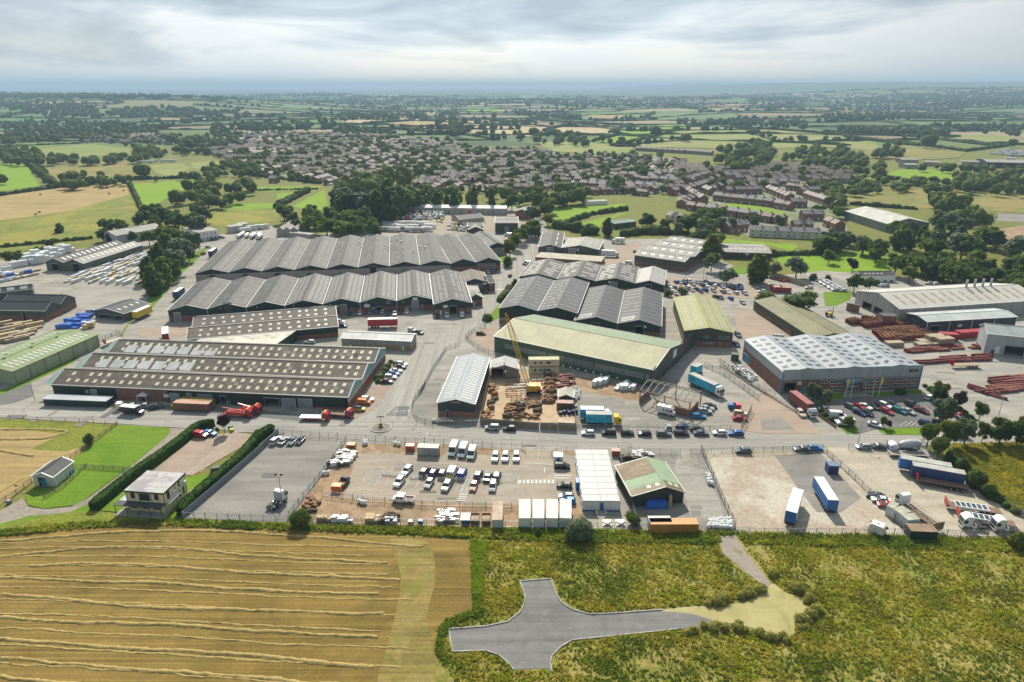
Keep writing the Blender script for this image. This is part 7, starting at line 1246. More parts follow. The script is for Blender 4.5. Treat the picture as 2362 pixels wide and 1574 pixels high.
 # clipped hedges beside the clubhouse: each a solid clipped body with leafy skin
def clipped(label,tile,a,w_,h):
 P=[at(tile,x,y,0)for x,y in a];Q=smooth(P,6,closed=False);V=[];n=len(Q);prof=[(-1,0),(-1.04,.5),(-.98,.9),(-.75,1.0),(0,1.03),(.75,1.0),(.98,.9),(1.04,.5),(1,0)]
 for i,p in enumerate(Q):
  d=(Q[min(i+1,n-1)]-Q[max(i-1,0)]).normalized();s=Vector((-d.y,d.x,0));e=.7 if i in(0,n-1)else 1
  for u,z in prof:V.append(p+s*(u*w_/2*e*random.uniform(.95,1.05))+Vector((0,0,z*h*random.uniform(.96,1.03)*(.93 if e<1 else 1))))
 k=len(prof);F=[(i*k+j,i*k+j+1,(i+1)*k+j+1,(i+1)*k+j)for i in range(n-1)for j in range(k-1)];V=np.array([tuple(v)for v in V]);F=np.array(F+[(0,2,4,6),((n-1)*k,(n-1)*k+2,(n-1)*k+4,(n-1)*k+6),(0,6,7,8),((n-1)*k,(n-1)*k+6,(n-1)*k+7,(n-1)*k+8)])
 m=5200;f=rng.integers(0,(n-1)*(k-1),m);u,v=rng.random((m,1)),rng.random((m,1));c=V[F[f]];P_=(c[:,0]*(1-u)+c[:,1]*u)*(1-v)+(c[:,3]*(1-u)+c[:,2]*u)*v
 a_,b_=rng.normal(scale=.13,size=(m,3)),rng.normal(scale=.13,size=(m,3));q=np.stack([P_+a_,P_+b_,P_-a_,P_-b_],1).reshape(-1,3);FF=np.concatenate([F,np.arange(m*4).reshape(-1,4)+len(V)]);T=np.concatenate([np.full((len(V),3),.9),np.repeat(rng.uniform(.7,1.25,(m,1))*np.ones((1,3)),4,0)])
 tag(put('clipped_hedge',rawmesh('clipped_hedge',np.concatenate([V,q]),FF,LH,T)),label,'hedge')
clipped('long clipped green hedge between lawn track and clubhouse','T1',[(850,1090),(1000,960),(1200,800),(1430,640),(1620,500),(1780,370),(1880,340),(1915,345)],2.5,2.3);clipped('clipped green hedge along the tarmac lot side of the clubhouse','T1',[(1640,1140),(1720,1040),(1850,920),(2000,790),(2150,660),(2280,520),(2352,440),(2470,372)],2.5,2.3)
# rank weeds, thistles and tufts over the scrubland; straw and bank grass
def inside(P,x,y):
 r=np.zeros(len(x),bool);n=len(P)
 for i in range(n):
  x0,y0,x1,y1=*P[i],*P[i-1];c=(y0>y)!=(y1>y);r^=c&(x<(x1-x0)*(y-y0)/((y1-y0)or 1e-9)+x0)
 return r
LAT=rng.random((64,64))
def vn(x,y,s):
 x,y=x/s,y/s;i,j=np.floor(x).astype(int),np.floor(y).astype(int);u,v=x-i,y-j;u,v=u*u*(3-2*u),v*v*(3-2*v);g=lambda a,b:LAT[(i+a)%64,(j+b)%64]
 return(g(0,0)*(1-u)+g(1,0)*u)*(1-v)+(g(0,1)*(1-u)+g(1,1)*u)*v
def tufts(name,label,poly,n,hmax,mat,holes=(),blades=7,dark=.0,cmap=None,wid=.35,gate=0.0):
 P=[(p.x,p.y)for p in poly];xs,ys=[p[0]for p in P],[p[1]for p in P];x,y=rng.uniform(min(xs),max(xs),n),rng.uniform(min(ys),max(ys),n);ok=inside(P,x,y)
 for hp in holes:ok&=~inside([(p.x,p.y)for p in hp],x,y)
 f=3.4*(.5*vn(x,y,8)+.3*vn(x+40,y+9,3)+.2*vn(x,y+70,1.3)-.5);ok&=(f+rng.uniform(-1,1,n))>gate
 x,y,f=x[ok],y[ok],f[ok];m=len(x);hh=hmax*(.35+.4*sstep(-.8,1.2,f)+.35*rng.random(m));V=[];a=rng.uniform(0,6.28,(m,blades));rr=rng.uniform(.1,1,(m,blades))*wid*(.6+hh[:,None]);z0=.08+rng.uniform(0,.35,(m,blades))*hh[:,None];z1=z0+hh[:,None]*rng.uniform(.4,.8,(m,blades));s=wid*rng.uniform(.35,.9,(m,blades));cx,cy=x[:,None]+rr*np.cos(a),y[:,None]+rr*np.sin(a);ox,oy=-np.sin(a)*s,np.cos(a)*s;lx,ly=rng.normal(scale=.38,size=(m,blades))*hh[:,None],rng.normal(scale=.38,size=(m,blades))*hh[:,None]
 V=np.stack([np.stack([cx-ox,cy-oy,z0],-1),np.stack([cx+ox,cy+oy,z0],-1),np.stack([cx+ox*.55+lx,cy+oy*.55+ly,z1],-1),np.stack([cx-ox*.55+lx,cy-oy*.55+ly,z1],-1)],2).reshape(-1,3)
 pal=np.array(cmap);g=.55*vn(x+11,y+5,14)+.3*vn(x+3,y+31,5)+.15*vn(x,y,2);k=np.clip(((g-.5)*2.3+.5+rng.normal(scale=.10,size=m))*len(pal),0,len(pal)-1).astype(int);T=np.repeat((pal[k]*rng.uniform(.85,1.15,(m,1)))[:,None],blades*4,1).reshape(-1,3)
 o=put(name,rawmesh(name,V,np.arange(len(V)).reshape(-1,4),mat,T),kind='stuff');tag(o,label,name.split('_')[-1])
ROADP=pts('W',[(505,325),(695,312),(720,390),(760,445),(820,480),(900,505),(1290,480),(1640,455),(1850,365),(1790,330),(1600,180),(1590,80),(1700,80),(1760,180),(1900,345),(1960,390),(2060,430),(2095,490),(2020,560),(2010,635),(1880,632),(1740,585),(1600,560),(1400,600),(1050,638),(800,663),(745,698),(700,745),(692,790),(700,835),(655,815),(475,825),(455,790),(390,740),(330,718),(140,726),(120,590),(330,575),(440,550),(515,495),(535,440),(530,400)])
SCR=pts('S',[(1090,1250),(1300,1248),(1690,1243),(2450,1262),(2500,1700),(1250,1700),(1100,1640),(1040,1560),(1015,1500),(1012,1462),(1040,1437),(1100,1414),(1100,1330)])
cw=[(.5,.68,.32),(.68,.85,.36),(.95,1.0,.45),(1.2,1.15,.6),(1.4,1.25,.8),(1.05,1.1,.48),(.8,1.0,.35),(1.3,1.4,.4),(.7,.7,.45)]
tufts('scrub_weeds','dry thistles, docks and weeds covering the scrubland',SCR,52000,.62,LW,[ROADP],6,cmap=cw,wid=.24,gate=-.2)
tufts('thistle_patches','grey-white thistle seed heads in drifts over the scrubland',SCR,30000,.8,LW,[ROADP],4,cmap=[(1.9,1.8,2.6),(1.5,1.45,2.0)],wid=.13,gate=1.25)
tufts('scrub_grass','rank tufts of yellowing grass on the scrubland',SCR,60000,.4,LW,[ROADP],4,cmap=[(1.1,1.25,.45),(1.5,1.4,.7),(1.9,1.65,1.05),(1.35,1.5,.45)],wid=.18,gate=-.2)
tufts('fence_grass','tall green grass and brambles along the yard fence',pts('S',[(-50,1230),(200,1205),(420,1199),(690,1214),(1690,1230),(2400,1246),(2400,1275),(1700,1256),(1300,1254),(1000,1236),(600,1222),(300,1212),(-50,1242)]),26000,.9,LW,[ROADP],6,cmap=[(.5,.75,.35),(.8,1.05,.4),(.65,.8,.4),(1.1,1.2,.5)],wid=.3,gate=-.9)
tufts('meadow_grass','long grass of the meadow right of the trailer yard',pts('T4',[(1690,495),(2450,475),(2450,1200),(2352,1165),(2150,1000),(1890,700)]),22000,.6,LW,[],5,cmap=[(1.0,1.0,.5),(1.5,1.35,.7),(.7,.8,.4),(1.2,1.1,.6)],wid=.4,gate=-.6)
tufts('verge_weeds','weedy strip between stubble and scrub',pts('S',[(1085,1245),(1120,1250),(1112,1414),(1050,1442),(1022,1470),(1025,1540),(1005,1500),(1012,1455),(1030,1432),(1092,1410)]),6000,.7,LW,[ROADP],6,cmap=[(.6,.85,.3),(.9,1.2,.4)],wid=.3,gate=-1.2)
# dense shrubs at the pond edge
rows=[]
for l,h in(([(1500,470),(1700,425),(1850,365)],1.5),([(1890,300),(1980,370),(2060,420),(2110,480),(2060,560),(2040,620)],1.7),([(1420,605),(1600,585),(1750,600),(1860,640),(2000,660)],1.3)):
 Q=pts('W',l)
 for a,b in zip(Q,Q[1:]):
  for k in range(int((b-a).length/.9)):
   q=a.lerp(b,random.random());s=h*random.uniform(.5,1.1);rows.append((q.x+random.gauss(0,.5),q.y+random.gauss(0,.5),0,s,'bush',1))
Lr=[(x,y,s*.5,s*.75,s*.75,s*.7)for x,y,z,s,*_ in rows];o=put('pond_shrubs',crown('pond_shrubs',Lr,9000,.17,LW));tag(o,'tangle of low shrubs around the flooded road end','shrubs')['kind']='stuff'
# straw rows left by the harvester
def windrow(tile,lst,w_=1.5,h=.4):
 P=smooth(pts(tile,lst),5,closed=False);V=[];F=[];n=0;jw=1;off=0
 for a,b in zip(P,P[1:]):
  k=max(1,int((b-a).length/.55));d=(b-a).normalized();s=Vector((-d.y,d.x,0))
  for i in range(k):
   off=.85*off+random.gauss(0,.07);c=a.lerp(b,i/k)+s*off;jw=.8*jw+.2*random.uniform(.4,1.6);ww=w_*jw*random.uniform(.9,1.1)/2;hh=h*jw*random.uniform(.8,1.2);V+=[c-s*ww,c-s*ww*.5+Vector((0,0,hh*.8)),c+s*ww*.1+Vector((0,0,hh)),c+s*ww*.6+Vector((0,0,hh*.6)),c+s*ww];n+=1
 for i in range(n-1):
  for j in range(4):F.append((i*5+j,(i+1)*5+j,(i+1)*5+j+1,i*5+j+1))
 V=np.array([tuple(v)for v in V]);V[:,2]+=.13;V+=rng.normal(scale=.025,size=V.shape)
 put('straw_row',rawmesh('straw_row',V,np.array(F),STRAW),kind='stuff')
STRAW=groundm('straw',[(.34,.25,.09),(.41,.305,.115),(.28,.20,.065)],.5,5,.3,bump=.6)
for l in([(0,1250),(150,1238),(300,1228),(480,1226),(700,1238),(900,1256),(985,1262)],[(0,1285),(150,1270),(260,1263),(420,1266),(580,1284),(720,1290),(900,1300)],[(70,1308),(200,1302),(380,1306),(560,1322),(760,1330),(930,1340)],[(0,1332),(160,1342),(350,1346),(530,1358),(650,1366),(820,1372),(880,1368)],[(0,1372),(120,1380),(280,1398),(420,1404),(600,1410),(800,1418),(900,1414)],[(0,1425),(160,1436),(380,1442),(560,1456),(760,1466),(880,1470)],[(0,1475),(120,1484),(330,1500),(500,1508),(700,1524),(870,1540)],[(0,1520),(180,1534),(400,1552),(600,1566),(800,1590)],[(0,1562),(150,1578),(400,1600)]):windrow('S',l,.85,.24)
for k in range(0,22,2):
 y=1250+6.2*k+.38*k*k;windrow('S',[(0,y+4),(220,y-2+1.0*k),(450,y+2+1.6*k),(680,y+10+1.9*k),(random.uniform(840,985),y+14+2.2*k)],.4,.08)
for l in([(-20,361),(350,358),(560,372),(580,388),(400,440),(160,450),(-20,448)],[(-20,545),(150,575),(330,600)],[(150,870),(400,700),(640,560)],[(-20,940),(160,830),(300,760)]):windrow('T1',l,1.1,.28)
# ------------------------------------------------------------ the village
ROOFB=sheet('brown_tile_roof',(.27,.195,.165),(.215,.16,.14),su=.4,sv=.35,streak=.15,patch=.3);ROOFG=sheet('grey_tile_roof',(.26,.245,.24),(.22,.21,.205),su=.4,sv=.35,streak=.15,patch=.25);RENDER=paint('cream_wall',(.62,.58,.48),.9)
HM={}
def housemesh(k):
 wm,rm,W,D,e,r=[(BRICK,ROOFB,8,8,5,2.1),(BRICK,ROOFG,9,8,5.2,2.3),(brickm('brown_brick',(.22,.12,.08)),ROOFB,11,7,4.4,1.8),(RENDER,ROOFG,10,8,5,2.2)][k];a,b=W/2,D/2
 w=MB();w.add([(-a,-b,0),(a,-b,0),(a,b,0),(-a,b,0),(-a,-b,e),(a,-b,e),(a,b,e),(-a,b,e),(-a,0,e+r),(a,0,e+r)],[(0,1,5,4),(2,3,7,6),(1,2,6,9,5),(3,0,4,8,7)])
 t=.35;f=MB();f.add([(-a-t,-b-t,e-t*r/b),(a+t,-b-t,e-t*r/b),(a+t,0,e+r),(-a-t,0,e+r),(a+t,b+t,e-t*r/b),(-a-t,b+t,e-t*r/b)],[(0,1,2,3),(3,2,4,5)]);f.v=[(x,y,z+.12)for x,y,z in f.v]
 c=MB().box(a*.55,a*.55+.9,-.35,.35,e+r-.6,e+r+1.1);g=MB()
 for y in(-1,1):
  for x in(-.5,.5):
   for z in(1.0,e-1.6):
    X=x*W*.5+(.3 if x>0 else-.3);g.box(X-.65,X+.65,min(y*b,y*(b+.06)),max(y*b,y*(b+.06)),z,z+1.2)
  g.box(-.5,.5,min(y*b,y*(b+.06)),max(y*b,y*(b+.06)),0,2.1)
 g2=MB()
 for y in(-1,1):
  for x in(-.5,.5):
   for z in(1.0,e-1.6):X=x*W*.5+(.3 if x>0 else-.3);g2.box(X-.52,X+.52,min(y*(b+.065),y*(b+.08)),max(y*(b+.065),y*(b+.08)),z+.12,z+1.08)
 return w.mesh('wall',wm),f.mesh('roof',rm),c.mesh('chimney',wm),g.mesh('window',WHITE),g2.mesh('pane',GLASS)
HL=[]
def row(tile,l,n,ks,label,group,off=0):
 P=pts(tile,l,3)
 for a,b in zip(P,P[1:]):
  for i in range(n):q=a.lerp(b,(i+.5)/n);d=b-a;HL.append((q.x,q.y,math.atan2(d.y,d.x)+off,random.choice(ks),label,group))
def estate(tile,poly,ks,label,group,keep=.56,trees=.75):
 P=pts(tile,poly,3);xs,ys=[p.x for p in P],[p.y for p in P];B=85;pl=[(p.x,p.y)for p in P]
 for bx in np.arange(min(xs),max(xs),B):
  for by in np.arange(min(ys),max(ys),B):
   rz=random.choice((0,.2,-.25,.9,1.4,-.5))+random.uniform(-.1,.1);c,s=math.cos(rz),math.sin(rz)
   for j in range(4):
    for i in range(8):
     u,v=(i-3.5)*10.6,(j-1.5)*21;x,y=bx+B/2+u*c-v*s,by+B/2+u*s+v*c;ok=bool(inside(pl,np.array([x]),np.array([y]))[0])
     if not ok:continue
     if random.random()<keep:HL.append((x,y,rz,random.choice(ks),label,group))
     elif random.random()<.75:SPILL.append((x,y,0,random.uniform(6,13),'round',1.2))
     gx,gy=x-s*10.5+random.uniform(-4,4),y+c*10.5+random.uniform(-3,3)
     if random.random()<trees:SPILL.append((gx,gy,0,random.uniform(4,9),random.choice(('round','bush','round','cone')),1.1))
     else:HEDGE.append((gx,gy,0,random.uniform(1.5,3)))
     if random.random()<.9:CLUT.append((x+random.uniform(-6,6),y-7+random.uniform(-2,2)))
CLUT=[]
gv=groundm('village_gardens',[(.13,.16,.06),(.26,.24,.20),(.11,.16,.04),(.30,.28,.25)],.03,.2,.3)
V2P=[(0,385),(350,370),(500,420),(740,415),(900,480),(1350,480),(1500,520),(2000,515),(2353,555),(2353,770),(2000,790),(1700,740),(1000,760),(560,760),(540,660),(0,720)];V1P=[(1400,440),(1600,370),(2353,380),(2353,720),(2160,700),(1750,650),(1560,560),(1400,500)]
V3P=[(-20,570),(300,620),(700,580),(1190,640),(1190,690),(720,720),(560,750),(-20,780)];LAYER[0]+=1
for t,l in(('V2',V2P),('V1',V1P),('V3',V3P),('V3',[(0,770),(560,745),(880,720),(1120,880),(1160,1060),(460,1070),(300,960),(0,880)])):ground('village_ground',pts(t,l),gv,-.02-.004*len(HL and[1])-.003*(t=='V2')-.006*(t=='V1'),'structure')
tl='red brick house in the new terraces behind the green common';tg='brick terraces by the green common'
for l,n in(([(70,868),(740,968)],9),([(20,860),(140,790)],5),([(80,765),(185,830)],5),([(260,806),(650,848)],7),([(330,768),(560,762)],5),([(620,752),(770,815)],6),([(680,858),(770,872)],2),([(880,792),(1090,862)],7),([(835,772),(945,765)],3),([(760,738),(850,748)],3),([(190,755),(240,775)],2),([(470,720),(600,720)],4),([(780,850),(860,850)],2)):row('V3',l,n,(0,1),tl,tg)
row('V3',[(490,1040),(960,1060)],5,(3,),'cream cottage with slate roof facing the small green field','cream cottages');row('V3',[(845,935),(980,935)],2,(1,),'larger brick house with grey roof below the terraces','larger brick houses');row('V3',[(800,1005),(890,1005)],2,(1,),'brick house with grey hipped roof above the cottages','houses above the cottages');row('V3',[(1020,975),(1110,1010)],2,(0,),'brick house at the end of the lane by the white-roofed hall','houses by the hall');row('V3',[(0,495),(240,512)],8,(0,),'new brick house on the hillside edge of the village','hillside houses');row('V2',[(2020,480),(2353,500)],9,(0,),'new brick house on the hillside edge of the village','hillside houses');row('V1',[(1815,690),(1905,692)],1,(1,),'tall red brick villa above the bright fields',None)
row('V2',[(530,720),(760,705),(1000,700)],8,(0,2),'brick house in the front rows of the village above the poplars','front village rows');row('V2',[(1030,755),(1460,735)],8,(0,1),'brick house in the front rows of the village above the poplars','front village rows');row('V2',[(1700,770),(2353,740)],10,(0,1,2),'brick house in the front rows of the village above the poplars','front village rows')
row('V4',[(2020,260),(2180,240)],3,(1,),'grey gabled house half hidden by the bank trees','houses below the bank');row('V4',[(1520,160),(1620,180)],2,(3,),'pale house with outbuildings among the paddocks','paddock houses')
el='brown-roofed brick house in the middle of the village';estate('V3',V3P,(0,1),'brick house in the estate right of the village centre','right-hand estate houses',.8,.3);estate('V2',V2P,(0,1,2,2),el,'village houses');estate('V1',V1P,(0,2,2,3),'brown-roofed brick house on the left side of the village','left village houses');estate('V1',[(540,385),(1150,375),(1150,445),(560,430)],(0,2),'house in the outlying hamlet at the left','hamlet houses')
HL.sort(key=lambda q:q[0]**2+q[1]**2);HM={k:housemesh(k)for k in range(4)};FV=[[],[]];FF=[[],[]]
for n_,(x,y,rz,k,label,group)in enumerate(HL):
 z=float(hgt(x,y))
 if n_<300:
  t=thing('brick_house' if k<3 else 'cottage',label,'house',(x,y,z),rz,group);w_,f_,c_,g_,p_=HM[k];put('wall',w_,t);o=put('roof',f_,t);put('chimney',c_,o);o=put('window',g_,t,'stuff');put('pane',p_,o,'stuff')
 else:
  M_=Matrix.Translation((x,y,z))@Matrix.Rotation(rz,4,'Z')
  for i in(0,1):o=len(FV[i]);FV[i]+=[tuple(M_@v.co)for v in HM[k][i].vertices];FF[i]+=[tuple(v+o for v in p.vertices)for p in HM[k][i].polygons]
me=bpy.data.meshes.new('distant_houses');me.from_pydata(FV[0]+FV[1],[],FF[0]+[tuple(v+len(FV[0])for v in f)for f in FF[1]]);me.materials.append(BRICK);me.materials.append(ROOFB);me.polygons.foreach_set('material_index',[0]*len(FF[0])+[1]*len(FF[1]));me.update();tag(put('distant_houses',me,kind='stuff'),'rows of small houses farther back in the village','houses')
m=MB()
for x,y in CLUT:s=random.choice((.9,1.1,1.6));m.box(x-s*1.7,x+s*1.7,y-s,y+s,0,s*1.3,random.choice((0,0,1,2)))
tag(m.build('garden_clutter',[WHITE,GREYTRIM,CHASSIS],kind='stuff'),'sheds, conservatories and parked cars between village houses','clutter')
# ------------------------------------------------------------ fences, walls, poles
STEEL=paint('galvanised_steel',(.26,.28,.29),.5,.3);FGREY=paint('grey_fence',(.16,.19,.21),.6);TIMB=paint('fence_timber',(.24,.20,.15),.9,var=.2)
def fence(label,tile,l,h=2.0,kind='pale',mat=None,sp=3.0,pale=.42):
 P=pts(tile,l);o=P[0];mat=mat or STEEL;t=thing('fence',label,'fence',(o.x,o.y,0));pm=None;m=MB()
 post=MB().box(-.06,.06,-.06,.06,0,h+.1).mesh('post',mat);c=0;sl=None
 for a,b in zip(P,P[1:]):
  d=b-a;L=d.length;n=max(1,round(L/sp));u=d/L;rz=math.atan2(u.y,u.x);a,b=a-o,b-o
  for i in range(n+1):
   if c<290:put('post',post,t,loc=a+u*(L*i/n),rz=rz);c+=1
  s=Vector((-u.y,u.x,0))*.02
  def bar(z0,z1,x0,x1,e=0):
   p,q=a+u*x0,a+u*x1;k=s*(1+e);m.add([v+Vector((0,0,z))for z in(z0,z1)for v in(p-k,q-k,q+k,p+k)],[(3,2,1,0),(4,5,6,7),(0,1,5,4),(1,2,6,5),(2,3,7,6),(3,0,4,7)])
  if kind=='rail':
   for k in range(3):
    for i in range(n):
     if sl is None or abs(sl[1]-L/n)>.01:sl=(MB().box(0,L/n,-.09,-.06,-.07,.07).mesh('rail',mat),L/n)
     put('rail',sl[0],t,loc=a+u*(L*i/n)+Vector((0,0,h*(.3+.32*k))),rz=rz)
  elif kind=='panel':
   for i in range(n):
    me=MB().box(.08,L/n-.08,-.03,.03,.05,h).mesh('panel',mat)if(sl is None or abs(sl[1]-L/n)>.01)else sl[0];sl=(me,L/n);put('panel',me,t,loc=a+u*(L*i/n),rz=rz)
  else:
   bar(h*.15,h*.15+.05,0,L,.5);bar(h*.9,h*.9+.05,0,L,.5)
   for i in range(int(L/pale)):bar(.05,h,i*pale,i*pale+.05)
 if m.v:m.build('paling',mat,t,'stuff')
 return t
fence('grey panel fence along the far side of the tarmac lot hedge','T1',[(1655,1165),(2000,870),(2352,560),(2520,400)],2.0,'panel',FGREY);fence('palisade fence between tarmac lot and road','T2',[(205,398),(540,425),(860,442)]);fence('palisade fence between compound and road','T2',[(860,442),(1480,478),(2352,525),('T3',170,525),('T3',200,560)]);fence('palisade fence dividing tarmac lot from compound','T2',[(850,470),(740,630),(620,790),(470,980),(340,1150)])
fence('palisade fence along the bottom of the tarmac lot and compound','T2',[('T1',1655,1165),(0,1185),(330,1190),(1000,1212),(1700,1232),('T3',140,1248),('T3',1215,1258)]);fence('palisade fence along the bottom of the barn yard and bleached yard','T3',[(1215,1262),(2095,1298),('T4',0,1312),('T4',1290,1318)]);fence('palisade fence along the bottom of the trailer yard','T4',[(1290,1320),(2380,1340)])
fence('palisade fence left of the barn yard','T3',[(1040,552),(1100,790),(1150,980),(1215,1255)]);fence('palisade fence of the barn yard along the road','T3',[(1042,552),(1515,590),(1600,590)]);fence('heavy grey fence right of the barn yard with bales against it','T3',[(1790,558),(1880,760),(1970,980),(2098,1262)],2.4,mat=FGREY);fence('mesh fence of the bleached yard along the road','T3',[(1695,585),(1790,580),(2352,570),('T4',520,545)]);fence('mesh fence between bleached yard and trailer yard','T4',[(520,545),(620,640),(760,760),(950,950),(1120,1130),(1290,1312)],mat=FGREY);fence('palisade fence at the upper corner of the trailer yard','T4',[(760,540),(1290,560),(1420,495),(1500,580)])
fence('palisade fence beside the field at the right','T4',[(2100,980),(2250,1100),(2400,1220)]);fence('roadside mesh fence in front of the gravel yard','T3',[(680,358),(1400,370),(2150,372)]);fence('mesh fence at the corner of the gravel yard gate','T3',[(2150,372),(2200,280),(2245,190)],2.4);fence('kerbed fence between gravel yard and factory drive','U4',[(300,1222),(150,1110),(0,1010),('U3',2060,890)]);fence('railing along the side road curving to the junction','T2',[(2060,318),(1640,322),(1500,275),(1450,200),(1465,110),(1570,-40),('U2',1520,1530),('U2',1640,1310),('U2',1760,1130),('U2',1885,1085)],1.8);fence('railing round the small pink yard by the side road','U2',[(2115,925),(2020,955),(1935,1020),(2010,1090),(2100,1140),(2190,1165)],1.8)
fence('weathered board fence in front of the crane yard','U3',[(35,1408),(560,1452)],2.2,'panel',TIMB);fence('timber gates of the crane yard with small notices','U3',[(572,1452),(732,1460)],2.3,'panel',TIMB);fence('board fence right of the crane yard gates carrying a white notice','U3',[(738,1460),(895,1468)],2.4,'panel',TIMB);fence('board fence along the right side of the crane yard','U3',[(895,1466),(880,1240),(865,960)],2.2,'panel',TIMB);fence('brown board fence between narrow grey unit and crane yard','U3',[(30,1400),(75,1180),(120,985)],2.2,'panel',TIMB)
fence('post and rail fence between stubble and lawn','T1',[(1062,318),(850,470),(640,625)],1.3,'rail',TIMB,2.6);fence('white-topped rail fence across the lawn','T1',[(685,700),(940,715),(1205,735)],1.2,'rail',TIMB,2.6);fence('rail fence in the lower left corner','T1',[(-40,1050),(150,940),(290,840)],1.3,'rail',TIMB,2.6);fence('post and wire fence along the road by the stubble field','T1',[(-30,258),(850,300),(1060,318)],1.2,'pale',TIMB,5,50);fence('leaning rails beside the white shed','T1',[(400,985),(600,870),(785,690)],1.1,'rail',TIMB,4)
fence('cream concrete wall round the skip depot','U4',[(388,262),(668,345)],3.0,'panel',sheet('cream_concrete',(.50,.44,.30)));fence('fence along the scrap strip beside the silver factory','U4',[(0,930),(200,1080),(350,1170),(430,1190)]);fence('low barrier along the kerb of the factory drive','U4',[(0,960),(300,1140),(580,1312)],.8,'rail',TIMB,4);fence('low brown barrier beside the office car park','U4',[(735,1325),(900,1440)],1.0,'panel',paint('brown_barrier',(.20,.12,.09)));fence('grey fence left of the timber yard shed lane','U1',[(1110,1005),(1060,985),(850,1080),(790,1130)],1.8);fence('white rails of the bay dividers, left pair','T2',[(1180,765),(1400,785)],1.0,'rail',WHITE,2.5);fence('white rails of the bay dividers, middle','T2',[(1440,800),(1640,795)],1.0,'rail',WHITE,2.5);fence('white rails of the bay dividers, right','T2',[(1695,815),(1930,820)],1.0,'rail',WHITE,2.5);fence('white rails of the bay dividers, far right','T2',[(2010,825),(2265,838)],1.0,'rail',WHITE,2.5);fence('mesh fence between car park and builders strip','T2',[(640,960),(1100,1015),(1650,1050),(2352,1065)],1.8);fence('railing beside the car park entrance','T3',[(440,600),(480,560),(660,552)],1.8)
def pole(label,tile,x,y,h,kind='lamp',cat='street lamp',name='street_lamp',col=None):
 t=thing(name,label,cat,gpt(tile,x,y));MB().bar((0,0,0),(0,0,h),.11,8,.07).build('column',col or STEEL,t)
 if kind=='lamp':MB().bar((0,0,h),(1.3,0,h+.15),.05,6).build('arm',STEEL,t);MB().box(1.1,1.8,-.14,.14,h+.06,h+.24).build('lamp_head',GREYTRIM,t)
 if kind=='flood':MB().box(-.9,.9,-.08,.08,h-.1,h).build('crossbar',STEEL,t);[MB().box(x-.25,x+.25,-.3,.1,h+.02,h+.5).build('floodlight',CHASSIS,t)for x in(-.65,.65)]
 return t
pole('floodlight mast rising beside the white tractor unit','T2',285,1060,9,'flood','lamp mast','lamp_mast');pole('lamp column at the car park verge by the junction','T4',850,490,7);pole('lamp column on the left beside the lean-to','T1',318,100,7);pole('floodlight mast in the red steel yard','T4',2120,240,6,'flood','lamp mast','lamp_mast');pole('lamp column beside the side road junction','U2',2110,900,7);pole('lamp column by the gravel lane','V4',1812,725,9);pole('second lamp column by the gravel lane','V4',1842,735,9)
for i,(x,y)in enumerate(((965,1208),(1010,1210),(1175,1202),(1225,1198))):t=pole(['first flagpole from the left with yellow flag','second flagpole, bare, left of the entrance','third flagpole, bare, right of the entrance','fourth flagpole with yellow flag'][i],'U4',x,y,7,'flag','flagpole','flagpole',WHITE);i in(0,3)and MB().box(.1,.7,-.02,.02,4.8,6.8).build('flag',COL['yellow'],t)
t=pole('phone mast with antenna head behind the breakers yard','V2',984,935,24,'mast','mast','phone_mast');[MB().box(x-.25,x+.25,y-.2,y+.2,21,24.5).build('antenna',WHITE,t)for x,y in((-.8,0),(.8,0),(0,-.8))];MB().cyl((0,0),1.2,20.4,20.6,10).build('head_frame',STEEL,t)
# mini roundabout with fingerpost
p=gpt('T2',1172,345);t=thing('roundabout','mini roundabout island with a planter at the junction','roundabout',p);MB().cyl((0,0),3.4,0,.18,28,3.2).build('kerb_disc',paint('pale_kerb',(.34,.31,.27),.9),t);MB().cyl((0,0),2.7,.181,.3,24,2.5).build('paved_top',paint('brown_setts',(.20,.17,.14),.9,var=.2),t);MB().cyl((0,0),.7,.3,.9,14,.8).build('planter',paint('planter_stone',(.3,.26,.2)),t);put('flowers',crown('flowers',[(0,0,1.0,.7,.7,.35)],90,.16,LY),t)
t=thing('signpost','signpost with crossed boards standing in the roundabout planter','sign',(p.x,p.y,p.z+.9));MB().bar((0,0,0),(0,0,3.2),.06).build('post',CHASSIS,t);MB().box(-1.1,1.1,-.05,.05,2.7,3.0).build('board',CHASSIS,t);MB().box(-.05,.05,-.8,.8,2.35,2.6).build('board',CHASSIS,t)
# painted lines: flat print on the tarmac, one sheet above the road
LINE=groundm('road_paint',[(.50,.49,.45),(.62,.61,.57),(.40,.39,.36)],.6,3,.3,bump=0);OLINE=groundm('ochre_paint',[(.50,.33,.12),(.60,.42,.18)],.6,3,.3,bump=0);ZL=.0015*LAYER[0]+.012
def marks(name,segs,mat=LINE,z=ZL):
 m=MB();cam_=[]
 for tile,l,w_,dash,gap in segs:
  P=pts(tile,l)
  for a,b in zip(P,P[1:]):
   d=b-a;L=d.length;u=d/L;s=Vector((-u.y,u.x,0))*w_/2;x=0
   while x<L-.2:
    e=min(L,x+(dash or L));p,q=a+u*x,a+u*e;m.add([Vector((v.x,v.y,z))for v in(p-s,q-s,q+s,p+s)],[(0,1,2,3)]);x=e+gap
    if not dash:break
 put(name,m.mesh(name,mat),kind='structure')
bays=[('T2',[(1280+88*i,705+5*i),(1245+88*i,775+5*i)],.12,0,0)for i in range(10)]+[('T2',[(1245+92*i,808+4*i),(1203+92*i,878+5*i)],.12,0,0)for i in range(11)]
